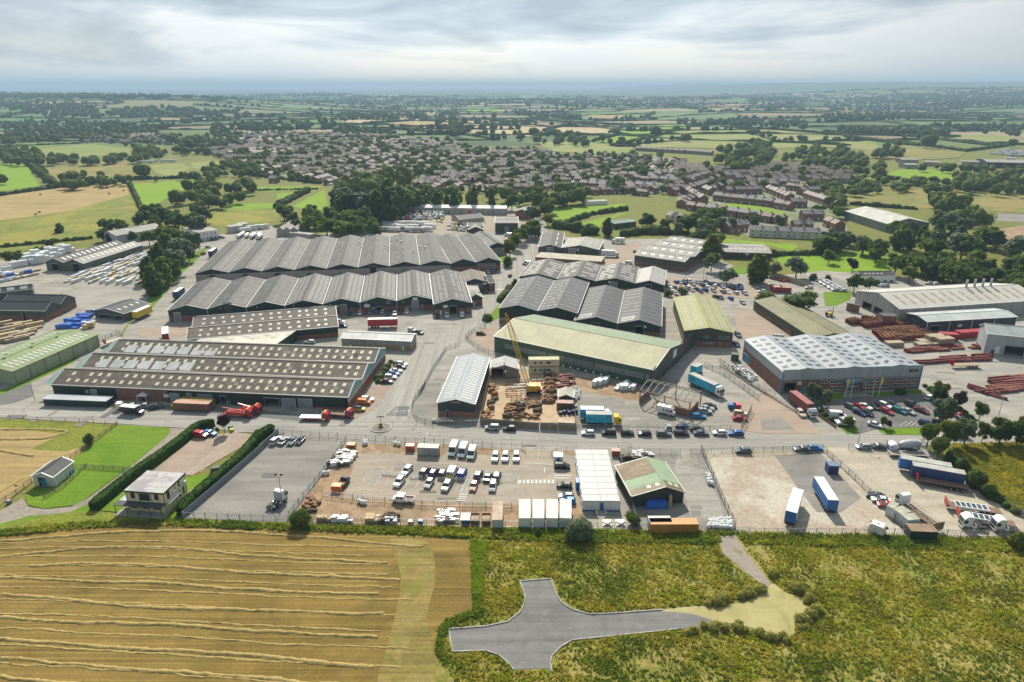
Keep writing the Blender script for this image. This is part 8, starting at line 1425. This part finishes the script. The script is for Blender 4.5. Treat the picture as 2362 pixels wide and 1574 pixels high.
ht=[('T2',[(1210-i*4,705+i*16),(1075-i*9+max(0,i-5)*16,720+i*16)],.14,0,0)for i in range(10)]+[('T2',[(1210,700),(1115,875)],.14,0,0),('T2',[(1210,700),(1120,715),(1050,760),(1015,815),(1030,850),(1115,875)],.14,0,0)]+[('T3',[(-80+i*22,768),(-20+i*22,830-max(0,i-5)*10)],.14,0,0)for i in range(9)]+[('T3',[(-95+i*24,855+i),(-40+i*22,935-i*6)],.14,0,0)for i in range(9)]+[('T3',[(-90,766),(90,766),(150,790),(130,830),(140,860),(90,915),(0,942),(-90,944)],.14,0,0)]
marks('road_marking',[('T2',[(0,312),(600,345)],.14,4,2),('T2',[(1740,412),(2352,435),('T3',0,442),('T3',1560,490),('T4',0,482),('T4',700,478)],.14,4,2.2),('U2',[(1370,1560),(1560,1235),(1640,1110)],.14,4,4),('U2',[(1640,1110),(1850,900),(2000,740),(2080,640),(2230,530),(2350,430)],.14,3,4),('T2',[(1320,110),(1390,20),(1430,-20)],.14,3,2),('T3',[(200,525),(530,530)],.2,.8,.5),('U2',[(1530,940),(2100,875)],.2,0,0),('T2',[(930,310),(1050,240)],.2,1,.8),('T2',[(1310,460),(1470,380)],.2,1,.8),('T2',[(800,360),(880,362),(925,318),(860,340),(800,360)],.14,0,0),('T2',[(630,345),(760,352),(830,330)],.14,0,0),('T2',[(1465,395),(1490,378),(1700,410),(1465,395)],.14,0,0),('T2',[(1205,235),(1290,238),(1330,145),(1310,142),(1205,235)],.14,0,0),('T2',[(1235,215),(1300,222)],.2,0,0),('T2',[(1255,195),(1308,200)],.2,0,0),('T2',[(1275,175),(1315,180)],.2,0,0),('T2',[(1050,345),(1080,318),(1130,302)],.14,0,0),('T2',[(1230,300),(1280,315),(1300,335)],.14,0,0),('T1',[(800,288),(990,170)],.3,1,1),('T1',[(1290,208),(2000,232)],.14,0,0),('T1',[(1060,318),(1720,345)],.12,0,0),('U2',[(1215,1560),(1290,1440),(1490,1110)],.14,0,0),('T1',[(1690,775),(1900,590),(2140,390)],.16,2,1),('T1',[(1810,750),(2000,580),(2210,395)],.16,2,1),('T2',[(1110,655),(1180,640),(1250,640)],.16,0,0),('T2',[(1740,672),(1840,678)],.16,0,0),('T2',[(1090,918),(965,905)],.16,0,0),('T2',[(1740,958),(1620,950)],.16,0,0),('T3',[(375,705),(378,755)],.25,0,0),('T3',[(120,715),(230,705)],.16,0,0),('T3',[(90,988),(200,965)],.16,0,0),('T3',[(465,905),(625,908)],.12,0,0),('T3',[(470,960),(630,965)],.12,0,0),('T3',[(200,665),(460,680)],.3,0,0),('T3',[(325,520),(318,640)],.12,2,1),('T4',[(930,355),(965,385)],.14,1.5,1),('T4',[(975,398),(1090,398)],.2,.6,.5),('T4',[(1150,320),(1200,335)],.12,0,0)]+[('T4',[(1230+i*48,330),(1290+i*48,285)],.14,0,0)for i in range(5)]+[('T4',[(960+i*62,150),(1060+i*62,240)],.1,0,0)for i in range(9)]+bays+ht+[('T3',[(155+i*37.5,815),(150+i*37.5,850)],.75,0,0)for i in range(9)]+[('T2',[(1880-i*5,945+i*20),(1950-i*5,948+i*20)],.5,0,0)for i in range(4)]+[('U2',[(2205+i*16,590),(2215+i*16,578)],.7,0,0)for i in range(6)])
marks('ochre_marking',[('T2',[(1952-6*i,752+18*i),(2012-8*i,768+18*i)],.22,0,0)for i in range(10)]+[('T2',[(2012-8*i,752+18*i),(1952-6*i,768+18*i)],.22,0,0)for i in range(10)]+[('T2',[(1952,750),(1890,930)],.2,0,0),('T2',[(2012,750),(1942,932)],.2,0,0)]+[('T3',[(462,y),(612,y+2)],.5,0,0)for y in(732,776,800)])
for tile,x,y,s_,r_z in(('T2',1365,195,2.3,184),('T2',1575,430,2.0,86)):p=at(tile,x,y);o=text('SLOW',None,s_,(p.x,p.y,ZL+.006),(0,0,R(r_z)),LINE,'road_lettering',.002);o['kind']='structure'
# patched repairs and drain covers in the paving
for k in range(46):
 tl_,x0,x1,y0,y1=random.choice((('T1',100,2200,190,290),('T2',100,2300,270,400),('T3',50,2300,400,510),('U2',1500,1650,1000,1300),('U2',800,2000,830,900),('T2',0,500,500,1000),('U4',1650,2300,900,1300),('T2',1000,2200,600,1000),('T3',1700,1900,600,1200),('U3',950,1450,1200,1400)));p=at(tl_,random.uniform(x0,x1),random.uniform(y0,y1));a,b,r_z=random.uniform(.4,3.5),random.uniform(.3,1.3),random.choice((0,-.05,1.4))+random.uniform(-.06,.06);c,s=math.cos(r_z),math.sin(r_z)
 ground('paving_patch',[(p.x+x*a*c-y*b*s,p.y+x*a*s+y*b*c)for x,y in((-1,-1),(1,-1),(1,1),(-1,1))],FG[random.choice(('tarmac','darktarmac','tarmac','apron'))],ZL-.0045+k*4e-5)
 # kerb round the unfinished road
for l in([(515,335),(685,322),(705,390),(740,450),(800,490),(900,515),(1050,508),(1290,490)],[(515,335),(540,400),(545,440),(520,500),(450,555),(330,580),(130,595),(150,718),(330,712),(400,735),(465,790),(480,815)],[(690,825),(680,780),(690,740),(740,690),(800,655),(1050,630),(1400,592)]):
 P=pts('W',l);m=MB()
 for a,b in zip(P,P[1:]):u=(b-a).normalized();s=Vector((-u.y,u.x,0))*.12;a,b=a-u*.05,b+u*.05;z0,z1=.1,.32;m.add([Vector((v.x,v.y,z))for z in(z0,z1)for v in(a-s,b-s,b+s,a+s)],[(4,5,6,7),(0,1,5,4),(1,2,6,5),(2,3,7,6),(3,0,4,7)])
 put('kerb',m.mesh('kerb',paint('concrete_kerb',(.36,.345,.315),.9,var=.2)),kind='structure')
 # ------------------------------------------------------------ crane, steel frame, stock in the yards
YEL=paint('crane_yellow',(.62,.40,.02),.5,var=.12)
p0=gpt('U3',510,1128);d=ray('U3',258,398);yt=p0.y+5;tip=Vector((d.x/d.y*yt,yt,H+d.z/d.y*yt))-p0;t=thing('crawler_crane','yellow lattice-boom crawler crane standing in the steel yard','crane',p0)
for y in(-1.6,1.6):MB().ext([(-2.6,.45),(-2.2,.0),(2.2,.0),(2.6,.45),(2.2,.95),(-2.2,.95)],y-.4,y+.4).build('crawler_track',CHASSIS,t)
MB().box(-2.2,2.4,-1.5,1.5,1.2,3.2).build('engine_house',YEL,t);MB().box(1.2,2.9,-1.6,1.2,1.15,2.0).build('counterweight',paint('crane_red',(.40,.05,.03)),t);MB().box(-2.3,-.9,-1.9,-.6,1.3,3.5).build('cab',YEL,t);MB().box(-2.35,-2.3,-1.8,-.7,2.1,3.2).build('windscreen',GLASS,t);MB().cyl((0,0),1.1,.8,1.2,14).build('slew_ring',CHASSIS,t)
b0=Vector((-1.6,0,2.2));ax=(tip-b0);Lb=ax.length;ax.normalize();sx=ax.cross(Vector((0,1,0))).normalized();sy=ax.cross(sx);m=MB();NB=22
def bp(i,k):f=i/NB;w_=.62*min(1,f*6+.25,(1-f)*5+.3);return b0+ax*(Lb*f)+sx*(w_*(1,1,-1,-1)[k])+sy*(w_*(1,-1,-1,1)[k])
for i in range(NB):
 for k in range(4):m.bar(bp(i,k),bp(i+1,k),.085,4,cap=False);m.bar(bp(i,k),bp(i+1,(k+1)%4),.05,3,cap=False);m.bar(bp(i,k),bp(i,(k+1)%4),.05,3,cap=False)
m.build('lattice_boom',YEL,t);m=MB();m.bar((1.6,0,3.2),(.6,.8,6.2),.1);m.bar((1.6,0,3.2),(.6,-.8,6.2),.1);m.build('gantry',YEL,t);m=MB();m.bar((.6,.8,6.2),tip,.04,3);m.bar((.6,-.8,6.2),tip,.04,3);m.bar(tip,(tip.x,tip.y,6),.04,3);m.build('cable',CHASSIS,t);MB().box(tip.x-.2,tip.x+.2,tip.y-.2,tip.y+.2,5.2,6).build('hook_block',YEL,t)
# bare frame of a dismantled building
q=[at('U3',x,y,5.6)for x,y in((1480,1085),(1930,1200),(2050,1095),(1612,1000))];o=Vector((q[0].x,q[0].y,0));u=(q[1]-q[0]);u.z=0;W=u.length;u.normalize();v=Vector((-u.y,u.x,0));D=(q[3]-q[0]).dot(v);RST=paint('weathered_steel',(.19,.165,.14),.7,var=.2);t=thing('stripped_shed','bare steel frame of a stripped shed over low brick walls','shed',o,math.atan2(u.y,u.x));NF=9
for i in range(NF):
 x=W*i/(NF-1);MB().bar((x,-.3,5.2),(x,D*.55,6.6),.16).build('rafter',RST,t);MB().bar((x,D*.55,6.6),(x,D+.3,5.2),.16).build('rafter',RST,t)
for x in(0,W*.5,W):
 for y in(0,D):MB().box(x-.15,x+.15,y-.15,y+.15,0,5.15).build('column',RST,t)
for y in(0,D*.55,D):MB().bar((-.2,y,5.1 if y in(0,D)else 6.5),(W+.2,y,5.1 if y in(0,D)else 6.5),.15).build('beam',RST,t)
for x0,x1,y0,y1 in((-.15,.15,.4,D*.8),(W-.15,W+.15,.3,D*.8),(W*.34,W*.34+.3,.2,1.8),(W*.66,W,-.15,.15)):MB().box(x0,x1,y0,y1,0,2.6).build('brick_wall',BRICK,t)
# stock
def stock(label,tile,quad,nu,nv,make,group,cat,name='stack',keep=1.0,jit=.25,rz=None):
 """copies of one small stack laid out over a quadrilateral of ground"""
 P=[at(tile,*q_)for q_ in quad];pr=[make(k)for k in range(3)];dd=P[1]-P[0];a=math.atan2(dd.y,dd.x)if rz is None else rz
 for j in range(nv):
  for i in range(nu):
   if random.random()>keep:continue
   s,r_=(i+.5+random.uniform(-jit,jit))/nu,(j+.5+random.uniform(-jit,jit))/nv;c=(P[0]*(1-s)+P[1]*s)*(1-r_)+(P[3]*(1-s)+P[2]*s)*r_
   k=random.randrange(3);t=thing(name,label,cat,(c.x,c.y,G0),a+random.uniform(-.05,.05),group)
   for n_,me in pr[k]:put(n_,me,t)
def pack(l,w_,h,mats,strap=True):
 def f(k):
  hh=h*(.6,1,1.4)[k];m=mats[k%len(mats)];out=[('bundle',MB().box(-l/2,l/2,-w_/2,w_/2,.12,hh).mesh('bundle',m)),('bearer',MB().box(-l*.35,-l*.3,-w_/2,w_/2,0,.118).box(l*.3,l*.35,-w_/2,w_/2,0,.118).mesh('bearer',TIMB))]
  if strap:out.append(('wrap',MB().box(-l/2-.02,-l*.2,-w_/2-.02,w_/2+.02,.2,hh+.02).mesh('wrap',mats[(k+1)%len(mats)])))
  return out
 return f
WRP=paint('white_wrap',(.66,.68,.69),.35,var=.1);WOOD=paint('fresh_timber',(.50,.38,.21),.8,var=.15);WOOD2=paint('grey_timber2',(.36,.29,.20),.8,var=.2);BLW=paint('blue_wrap',(.02,.12,.48),.4)
stock('long pack of timber or wrapped boards in the left timber yard','U1',[(560,520),(1290,545),(1345,235),(960,335)],9,11,pack(6.5,1.4,1.2,[WRP,WOOD,WRP]),'timber yard packs','timber pack','timber_pack',.88,.2,rz=math.atan2(*(lambda d_:(d_.y,d_.x))(at('U1',1340,230)-at('U1',530,520))))
stock('tall white wrapped pallet stack behind the timber store','U1',[(80,400),(400,345),(690,225),(380,250)],4,8,pack(4.5,3,3.4,[WRP,WRP,WRP],False),'white wrapped stacks','pallet stack','pallet_stack',.9,.15);stock('white wrapped pack at the left edge of the timber yard','U1',[(-40,500),(110,470),(90,400),(-40,420)],3,3,pack(5,2,2.2,[WRP,WOOD,WRP]),'left edge packs','timber pack','timber_pack')
stock('bright blue wrapped pack beside the open dark shed','U1',[(520,945),(660,950),(880,830),(740,820)],3,6,pack(5,1.6,1.6,[BLW,BLW,BLW],False),'blue wrapped packs','timber pack','timber_pack',.9,.15);stock('pile of loose timber lengths on the rack ground at the far left','U1',[(0,1090),(190,1050),(400,900),(0,890)],4,5,pack(7,1.3,1.3,[WOOD,WOOD2,WOOD],False),'far left timber piles','timber pile','timber_pile',.9);stock('coloured board stack on the racks behind the mills','U1',[(0,530),(330,460),(330,410),(0,470)],6,2,pack(6,1.4,1.6,[WOOD,WRP,BLW]),'rack stacks','timber pile','timber_pile');stock('white bulk bag pallet beside the blue packs','U1',[(720,960),(860,950),(870,880),(760,890)],4,2,pack(1.5,1.5,1.6,[WRP,WRP,WOOD],False),'bag pallets','pallet','pallet');stock('teal container unit beside the timber store','U1',[(920,380),(960,370),(1100,300),(1060,300)],1,4,pack(3,2.2,2.3,[paint('teal_box',(.03,.16,.16))],False),'teal boxes','container','storage_box')
REDO=paint('red_oxide',(.20,.040,.032),.7,var=.15);RUST=paint('rust',(.26,.13,.06),.9,var=.25)
def trough(k):
 m=MB();l,w_,h=3.4,1.7,1.5+.3*k;m.box(-l/2,l/2,-w_/2,-w_/2+.1,.1,h);m.box(-l/2,l/2,w_/2-.1,w_/2,.1,h);m.box(-l/2,l/2,-w_/2+.1,w_/2-.1,.1,.25)
 return[('side_frame',m.mesh('side_frame',REDO)),*[('cross_beam',MB().box(x-.1,x+.1,-w_/2,w_/2,h,h+.12).mesh('cross_beam',paint('rust_top',(.34,.17,.08),.9)))for x in(-l/2+.1,0,l/2-.1)]]
def beams(l):return lambda k:[('beam',MB().box(-l/2,l/2,-.9,-.5,.1,.6+.2*k).mesh('beam',REDO)),('beam',MB().box(-l/2+.4,l/2-.2,-.3,.2,.1,.7).mesh('beam',(REDO,RUST,REDO)[k])),('beam',MB().box(-l/2-.3,l/2-.5,.4,.9,.1,.5+.35*k).mesh('beam',REDO))]
yl='in the steel yard beyond the silver factory';stock('red steel trough frame in the tight rows '+yl,'U4',[(1190,695),(1480,668),(1640,745),(1265,775)],11,8,trough,'red trough rows','steel frame','steel_trough',1,.06);stock('red steel frame in the loose cluster before the white shed','U4',[(950,620),(1230,580),(1310,650),(1140,665)],6,4,trough,'loose red frames','steel frame','steel_trough',.85);stock('red steel frame beside the blue-grey shed corner','U4',[(1350,640),(1460,615),(1470,650),(1370,660)],4,2,trough,'shed corner frames','steel frame','steel_trough');stock('bundle of red steel beams lying '+yl,'U4',[(1340,870),(1860,830),(1840,795),(1600,810)],6,2,beams(6),'beam bundles','steel beams','beam_bundle');stock('long red steel beams lying across the open yard','U4',[(1490,945),(2080,915),(2060,875),(1700,905)],5,3,beams(8),'long beams','steel beams','beam_bundle',.9);stock('red beam pile beside the pale grey shed','U4',[(1950,830),(2050,820),(2055,785),(1990,785)],2,2,beams(5),'shed side beams','steel beams','beam_bundle')
stock('big red steel girder stack at the right edge','U4',[(2060,1180),(2400,1150),(2420,1010),(2150,1060)],4,5,beams(9),'girder stacks','steel girders','girder_stack',.95);stock('long red girder lying in front of the girder stacks','U4',[(1940,1150),(2150,1210),(2170,1185),(1990,1130)],2,1,beams(10),'front girders','steel girders','girder_stack');stock('stack of sawn brown timber in the steel yard','U4',[(1530,815),(1770,800),(1750,755),(1560,765)],3,2,pack(7,3.5,2.2,[WOOD2,paint('brown_timber',(.26,.19,.11),.9)],False),'brown timber stacks','timber stack','timber_stack',1,.05);stock('low brown timber stack beside the silver factory roof','U4',[(1290,810),(1410,805),(1405,785),(1310,785)],1,1,pack(7,3,1.3,[WOOD2],False),None,'timber stack','timber_stack')
stock('red skip in the depot behind the cream wall','U4',[(390,290),(520,315),(540,300),(400,272)],5,1,pack(3,1.8,1.5,[REDO,COL['red'],COL['yellow']],False),'depot skips','skip','skip')
t=thing('forklift','yellow forklift truck on the yard near the grassy slope','forklift',gpt('U4',845,570),R(-20));MB().box(-1.6,1.2,-.9,.9,.5,1.5).build('body',YEL,t);MB().box(-1.7,-.9,-.95,.95,.5,1.8).build('counterweight',CHASSIS,t);m=MB();[m.bar((x,y,1.5),(x*.8,y,2.7),.06)for x in(-.6,.9)for y in(-.75,.75)];m.build('guard_post',CHASSIS,t);MB().box(-.6,.8,-.85,.85,2.7,2.8).build('overhead_guard',CHASSIS,t);m=MB();[m.box(1.25,1.45,y-.08,y+.08,.1,4.2)for y in(-.5,.5)];m.build('mast',CHASSIS,t);[MB().box(1.46,2.7,y-.1,y+.1,.12,.2).build('fork',CHASSIS,t)for y in(-.4,.4)];wheels(t,(-1.1,.8),.85,.45,.3)
# crane yard clutter
def scrap(k):m=MB();[m.box(x,x+random.uniform(.8,2.2),y,y+random.uniform(.3,.9),0 if i<3 else .5,random.uniform(.5,1.2)if i<3 else random.uniform(.9,1.4))for i,(x,y)in enumerate([(random.uniform(-1.4,.2),random.uniform(-1.2,.6))for _ in range(5)])];return[('steel_piece',m.mesh('steel_piece',(RUST,paint('dark_rust',(.10,.065,.04),.9,var=.2),paint('tan_rust',(.36,.20,.09),.9,var=.2))[k]))]
stock('rusty steel pile low in the sandy crane yard','U3',[(240,1370),(560,1370),(560,1230),(260,1230)],6,3,scrap,'rusty piles','steel pile','steel_pile',.9);stock('rusty steel lengths racked around the crane','U3',[(290,1230),(600,1220),(560,1000),(300,1000)],7,9,lambda k:[('steel_length',MB().box(-2.2,2.2,-.12,.12,.3,.5).mesh('steel_length',(RUST,paint('tan_rust',(.36,.20,.09)),GREYTRIM)[k])),('bearer',MB().box(-1.7,-1.5,-.6,.6,0,.3).box(1.5,1.7,-.6,.6,0,.3).mesh('bearer',RUST))],'racked lengths','steel length','steel_rack',.85);stock('rusty steel rack upright at the back of the crane yard','U3',[(600,1240),(700,1240),(690,960),(620,960)],2,7,scrap,'back rack piles','steel pile','steel_pile',.95);stock('brown steel bundle against the yard fence','U3',[(740,1090),(860,1080),(850,970),(740,970)],4,2,beams(3.5),'fence bundles','steel bundle','steel_bundle');stock('scrap steel heap beside the brown board fence','U3',[(60,1380),(130,1360),(190,1070),(110,1060)],1,8,scrap,'fence heaps','steel pile','steel_pile',1);stock('machinery and drums beside the little hut','U3',[(730,1340),(880,1340),(880,1250),(740,1245)],4,2,lambda k:[('drum',MB().cyl((0,0),.6,0,1.1,10).cyl((1.2,.4),.5,0,1.3,10).mesh('drum',(COL['darkblue'],CHASSIS,BLUED)[k]))],'hut drums','drum','drum_pair')
# bags and bales
def bag(k):m=MB();m.ball((0,0,.6),.62,1,1,.95,jit=.12,seg=9,ring=6);return[('sack',m.mesh('sack',(WRP,paint('white_bag',(.70,.70,.68),.7),WRP)[k]))]
for t_,q_,a,b,l_,g in(('T3',[(1840,1260),(2080,1275),(2070,1180),(1870,1190)],7,4,'white bulk bag in the heap by the field gate','field gate bags'),('T3',[(1830,780),(1870,780),(1900,870),(1850,870)],2,4,'white bulk bag against the heavy grey fence','fence bags'),('U3',[(875,1090),(935,1090),(935,1180),(880,1210)],2,5,'white and red bag beside the board fence','board fence bags'),('T2',[(950,1045),(1050,1050),(1050,1015),(955,1010)],3,1,'white bulk bag on the builders strip','builders strip bags'),('T2',[(640,790),(710,790),(720,740),(650,745)],2,1,'pale green bag at the compound fence','pale green bags'),('T2',[(1280,520),(1345,520),(1345,485),(1280,490)],2,1,'white bag by the roadside fence','roadside bags'),('T2',[(1005,515),(1050,510),(1050,470),(1010,475)],2,2,'white bag in the compound corner','corner bags')):stock(l_,t_,q_,a,b,bag,g,'bulk bag','bulk_bag')
stock('pale shrink-wrapped bale beside the big green shed','U3',[(1035,1080),(1200,1040),(1190,1000),(1060,1020)],3,2,pack(3,1.5,1.4,[WRP],False),'left wrapped bales','wrapped bale','wrapped_bale',rz=R(60));stock('pale grey bale in the second group beside the big green shed','U3',[(1250,1110),(1430,1115),(1420,1060),(1270,1050)],5,2,pack(2.6,1.4,1.3,[WRP,paint('grey_wrap',(.45,.50,.50),.4)],False),'right wrapped bales','wrapped bale','wrapped_bale',rz=R(60))
for t_,q_,a,b,l_,g in(('T2',[(700,690),(840,690),(940,570),(830,560)],5,6,'scaffolding and metal oddments along the compound fence','compound oddments'),('T2',[(720,1215),(870,1215),(870,1170),(740,1170)],3,1,'grey metal pile at the foot of the compound','foot piles'),('T2',[(1160,1215),(1290,1215),(1290,1150),(1180,1150)],3,2,'white board pile at the foot of the compound','board piles'),('T2',[(1680,1210),(1830,1210),(1830,1120),(1700,1120)],4,2,'metal oddments beside the brown skips','skip oddments'),('U4',[(100,985),(220,1080),(300,1060),(140,955)],7,2,'pale scrap bundle along the drive of the silver factory','drive scrap'),('T3',[(1060,640),(1180,650),(1400,600),(1210,575)],5,2,'old machinery behind the green barn','barn machinery')):stock(l_,t_,q_,a,b,lambda k:[('metal_piece',scrap(k)[0][1].copy())],g,'scrap','scrap_pile')
for o in bpy.data.objects:
 if o.name.startswith('metal_piece')and o.data.materials[0]in(RUST,MATS['tan_rust']):o.material_slots[0].link='OBJECT';o.material_slots[0].material=random.choice((GREYTRIM,WRP,STEEL))
stock('broken wood heap at the compound corner','T2',[(470,1100),(560,1120),(600,1010),(500,1000)],2,3,scrap,'wood heaps','wood heap','wood_heap');stock('pale pallet stack on the builders strip','T2',[(620,1200),(740,1200),(740,1165),(630,1165)],2,1,pack(2.6,1.2,.8,[WOOD],False),'pallet stacks a','pallets','pallet_stack');stock('wooden pallet stack near the white cabins','T2',[(1040,1210),(1150,1210),(1150,1140),(1060,1140)],2,2,pack(2.2,1.2,.8,[WOOD],False),'strip pallets','pallets','pallet_stack');stock('pallet of stone beside the narrow grey unit','T2',[(1630,305),(1840,310),(1840,280),(1640,275)],5,1,pack(1.4,1.1,1.0,[paint('stone_block',(.38,.35,.27),.9)],False),'stone pallets','pallet','stone_pallet')
m=MB().box(-2.6,2.6,-.9,.9,0,1.7);t=tag(put('tarpaulin',MB().ext([(-2.7,0),(-2.6,1.3),(-2.0,1.75),(0,1.6),(2.1,1.8),(2.6,1.4),(2.7,0)],-.9,.9).mesh('tarpaulin',BLW),loc=gpt('T3',1385,1062),rz=R(1)),'bright blue tarpaulin bundle against the black barn wall','tarpaulin')
for i,x in enumerate((940,1062)):
 t=thing('picnic_table',['round white picnic table nearer the willow bush','round white picnic table farther from the willow bush'][i],'table',gpt('T3',x,1215));MB().cyl((0,0),.85,.72,.78,12).build('table_top',WHITE,t);MB().cyl((0,0),.12,0,.72,8).build('pedestal',WHITE,t);[MB().box(1.1*math.cos(a)-.3,1.1*math.cos(a)+.3,1.1*math.sin(a)-.3,1.1*math.sin(a)+.3,.38,.45).build('seat',WHITE,t)for a in(.8,2.4,3.9,5.5)]
 # breakers yard, tanker yard, coach park
def breaker(cols,l=5.5):
 def f(k):c_=COL[cols[k%len(cols)]];return[('cab',MB().frustum((l/2-2,l/2,-1.2,1.2),(l/2-1.9,l/2-.2,-1.1,1.1),.6,3.0).mesh('cab',c_)),('windscreen',MB().box(l/2-.12,l/2-.02,-1.0,1.0,1.6,2.5).mesh('windscreen',GLASS)),('chassis',MB().box(-l/2,l/2-1.8,-.9,.9,.5,1.0).mesh('chassis',CHASSIS))]+([('box_body',MB().box(-l/2,l/2-2.1,-1.2,1.2,1.0,3.3).mesh('box_body',c_))]if l>7 else[])
 return f
stock('white or grey scrapped lorry cab in the breakers yard','V2',[(330,975),(720,960),(700,910),(420,910)],15,5,breaker(['white','silver','white']),'scrapped lorry cabs','lorry','scrap_lorry',.9,.3);stock('coloured scrapped lorry among the white cabs','V2',[(310,980),(720,1000),(700,920),(430,920)],5,3,breaker(['red','brightblue','yellow']),'coloured scrap lorries','lorry','scrap_lorry',.8);stock('long box body dumped at the front of the breakers yard','V2',[(290,1050),(640,1055),(660,995),(330,995)],6,3,breaker(['white','white','silver'],9),'dumped box bodies','lorry body','scrap_lorry',.9);stock('cab in the front corner of the breakers yard','V2',[(760,1055),(880,1050),(840,985),(750,985)],5,2,breaker(['white','yellow','white']),'corner cabs','lorry','scrap_lorry')
stock('white tank trailer parked in the tanker yard','V1',[(1620,1110),(1840,1105),(1740,1075),(1610,1065)],7,1,lambda k:[('tank',MB().bar((-4.5,0,2.1),(4.5,0,2.1),1.15,14).mesh('tank',BOXW)),('chassis',MB().box(-4.5,4.8,-.8,.8,.5,.95).mesh('chassis',CHASSIS))],'white tank trailers','tank trailer','tank_trailer',rz=R(95));stock('parked white tanker in the back of the tanker yard','V1',[(1660,1055),(1820,1030),(1800,1018),(1640,1030)],4,1,breaker(['white'],8),'white tankers','lorry','tanker_lorry');stock('grey cylindrical storage tank at the tanker yard','V1',[(1560,1065),(1680,1040),(1660,1020),(1560,1040)],3,1,lambda k:[('shell',MB().cyl((0,0),4,0,4.5,20).mesh('shell',GREYCL)),('lid',MB().cyl((0,0),4.05,4.5,4.9,20,1).mesh('lid',ASBL))],'storage tanks','tank','storage_tank');stock('white coach or lorry in the distant vehicle park','V3',[(2120,525),(2353,545),(2353,505),(2230,490)],8,4,breaker(['white','silver','white'],10),'distant coaches','coach','parked_coach')
stock('motor caravan on the grass beyond the meadows','V1',[(920,585),(1200,575),(1200,565),(930,572)],7,1,breaker(['white'],7.5),'meadow caravans','caravan','caravan')
for x,y in((742,790),(840,768),(275,795),(268,915),(243,930)):t=tag(put('hay_bale',MB().bar((-.75,0,.75),(.75,0,.75),.75,14).mesh('hay_bale',STRAW),loc=at('V1',x,y)),'round straw bale on the distant stubble field','bale','straw bales')
# ------------------------------------------------------------ air between here and the hills
far_trees();massed('hedgerow',HEDGE,'hedgerows dividing the fields',LF,lambda q:(q[0],q[1],q[2]+q[3]*.4,q[3]*.8,q[3]*.8,q[3]*.62))
def haze():
 m=bpy.data.materials.new('haze');m.use_nodes=True;N=m.node_tree.nodes;L=m.node_tree.links;N.remove(N['Principled BSDF']);v=N.new('ShaderNodeVolumePrincipled')
 v.inputs['Color'].default_value=(.50,.72,.93,1);v.inputs['Density'].default_value=1.25e-4;v.inputs['Anisotropy'].default_value=.0;L.new(v.outputs[0],N['Material Output'].inputs['Volume'])
 put('haze',MB().box(-23000,23000,-1600,25500,-2,222).mesh('haze',m),kind='stuff')
haze()
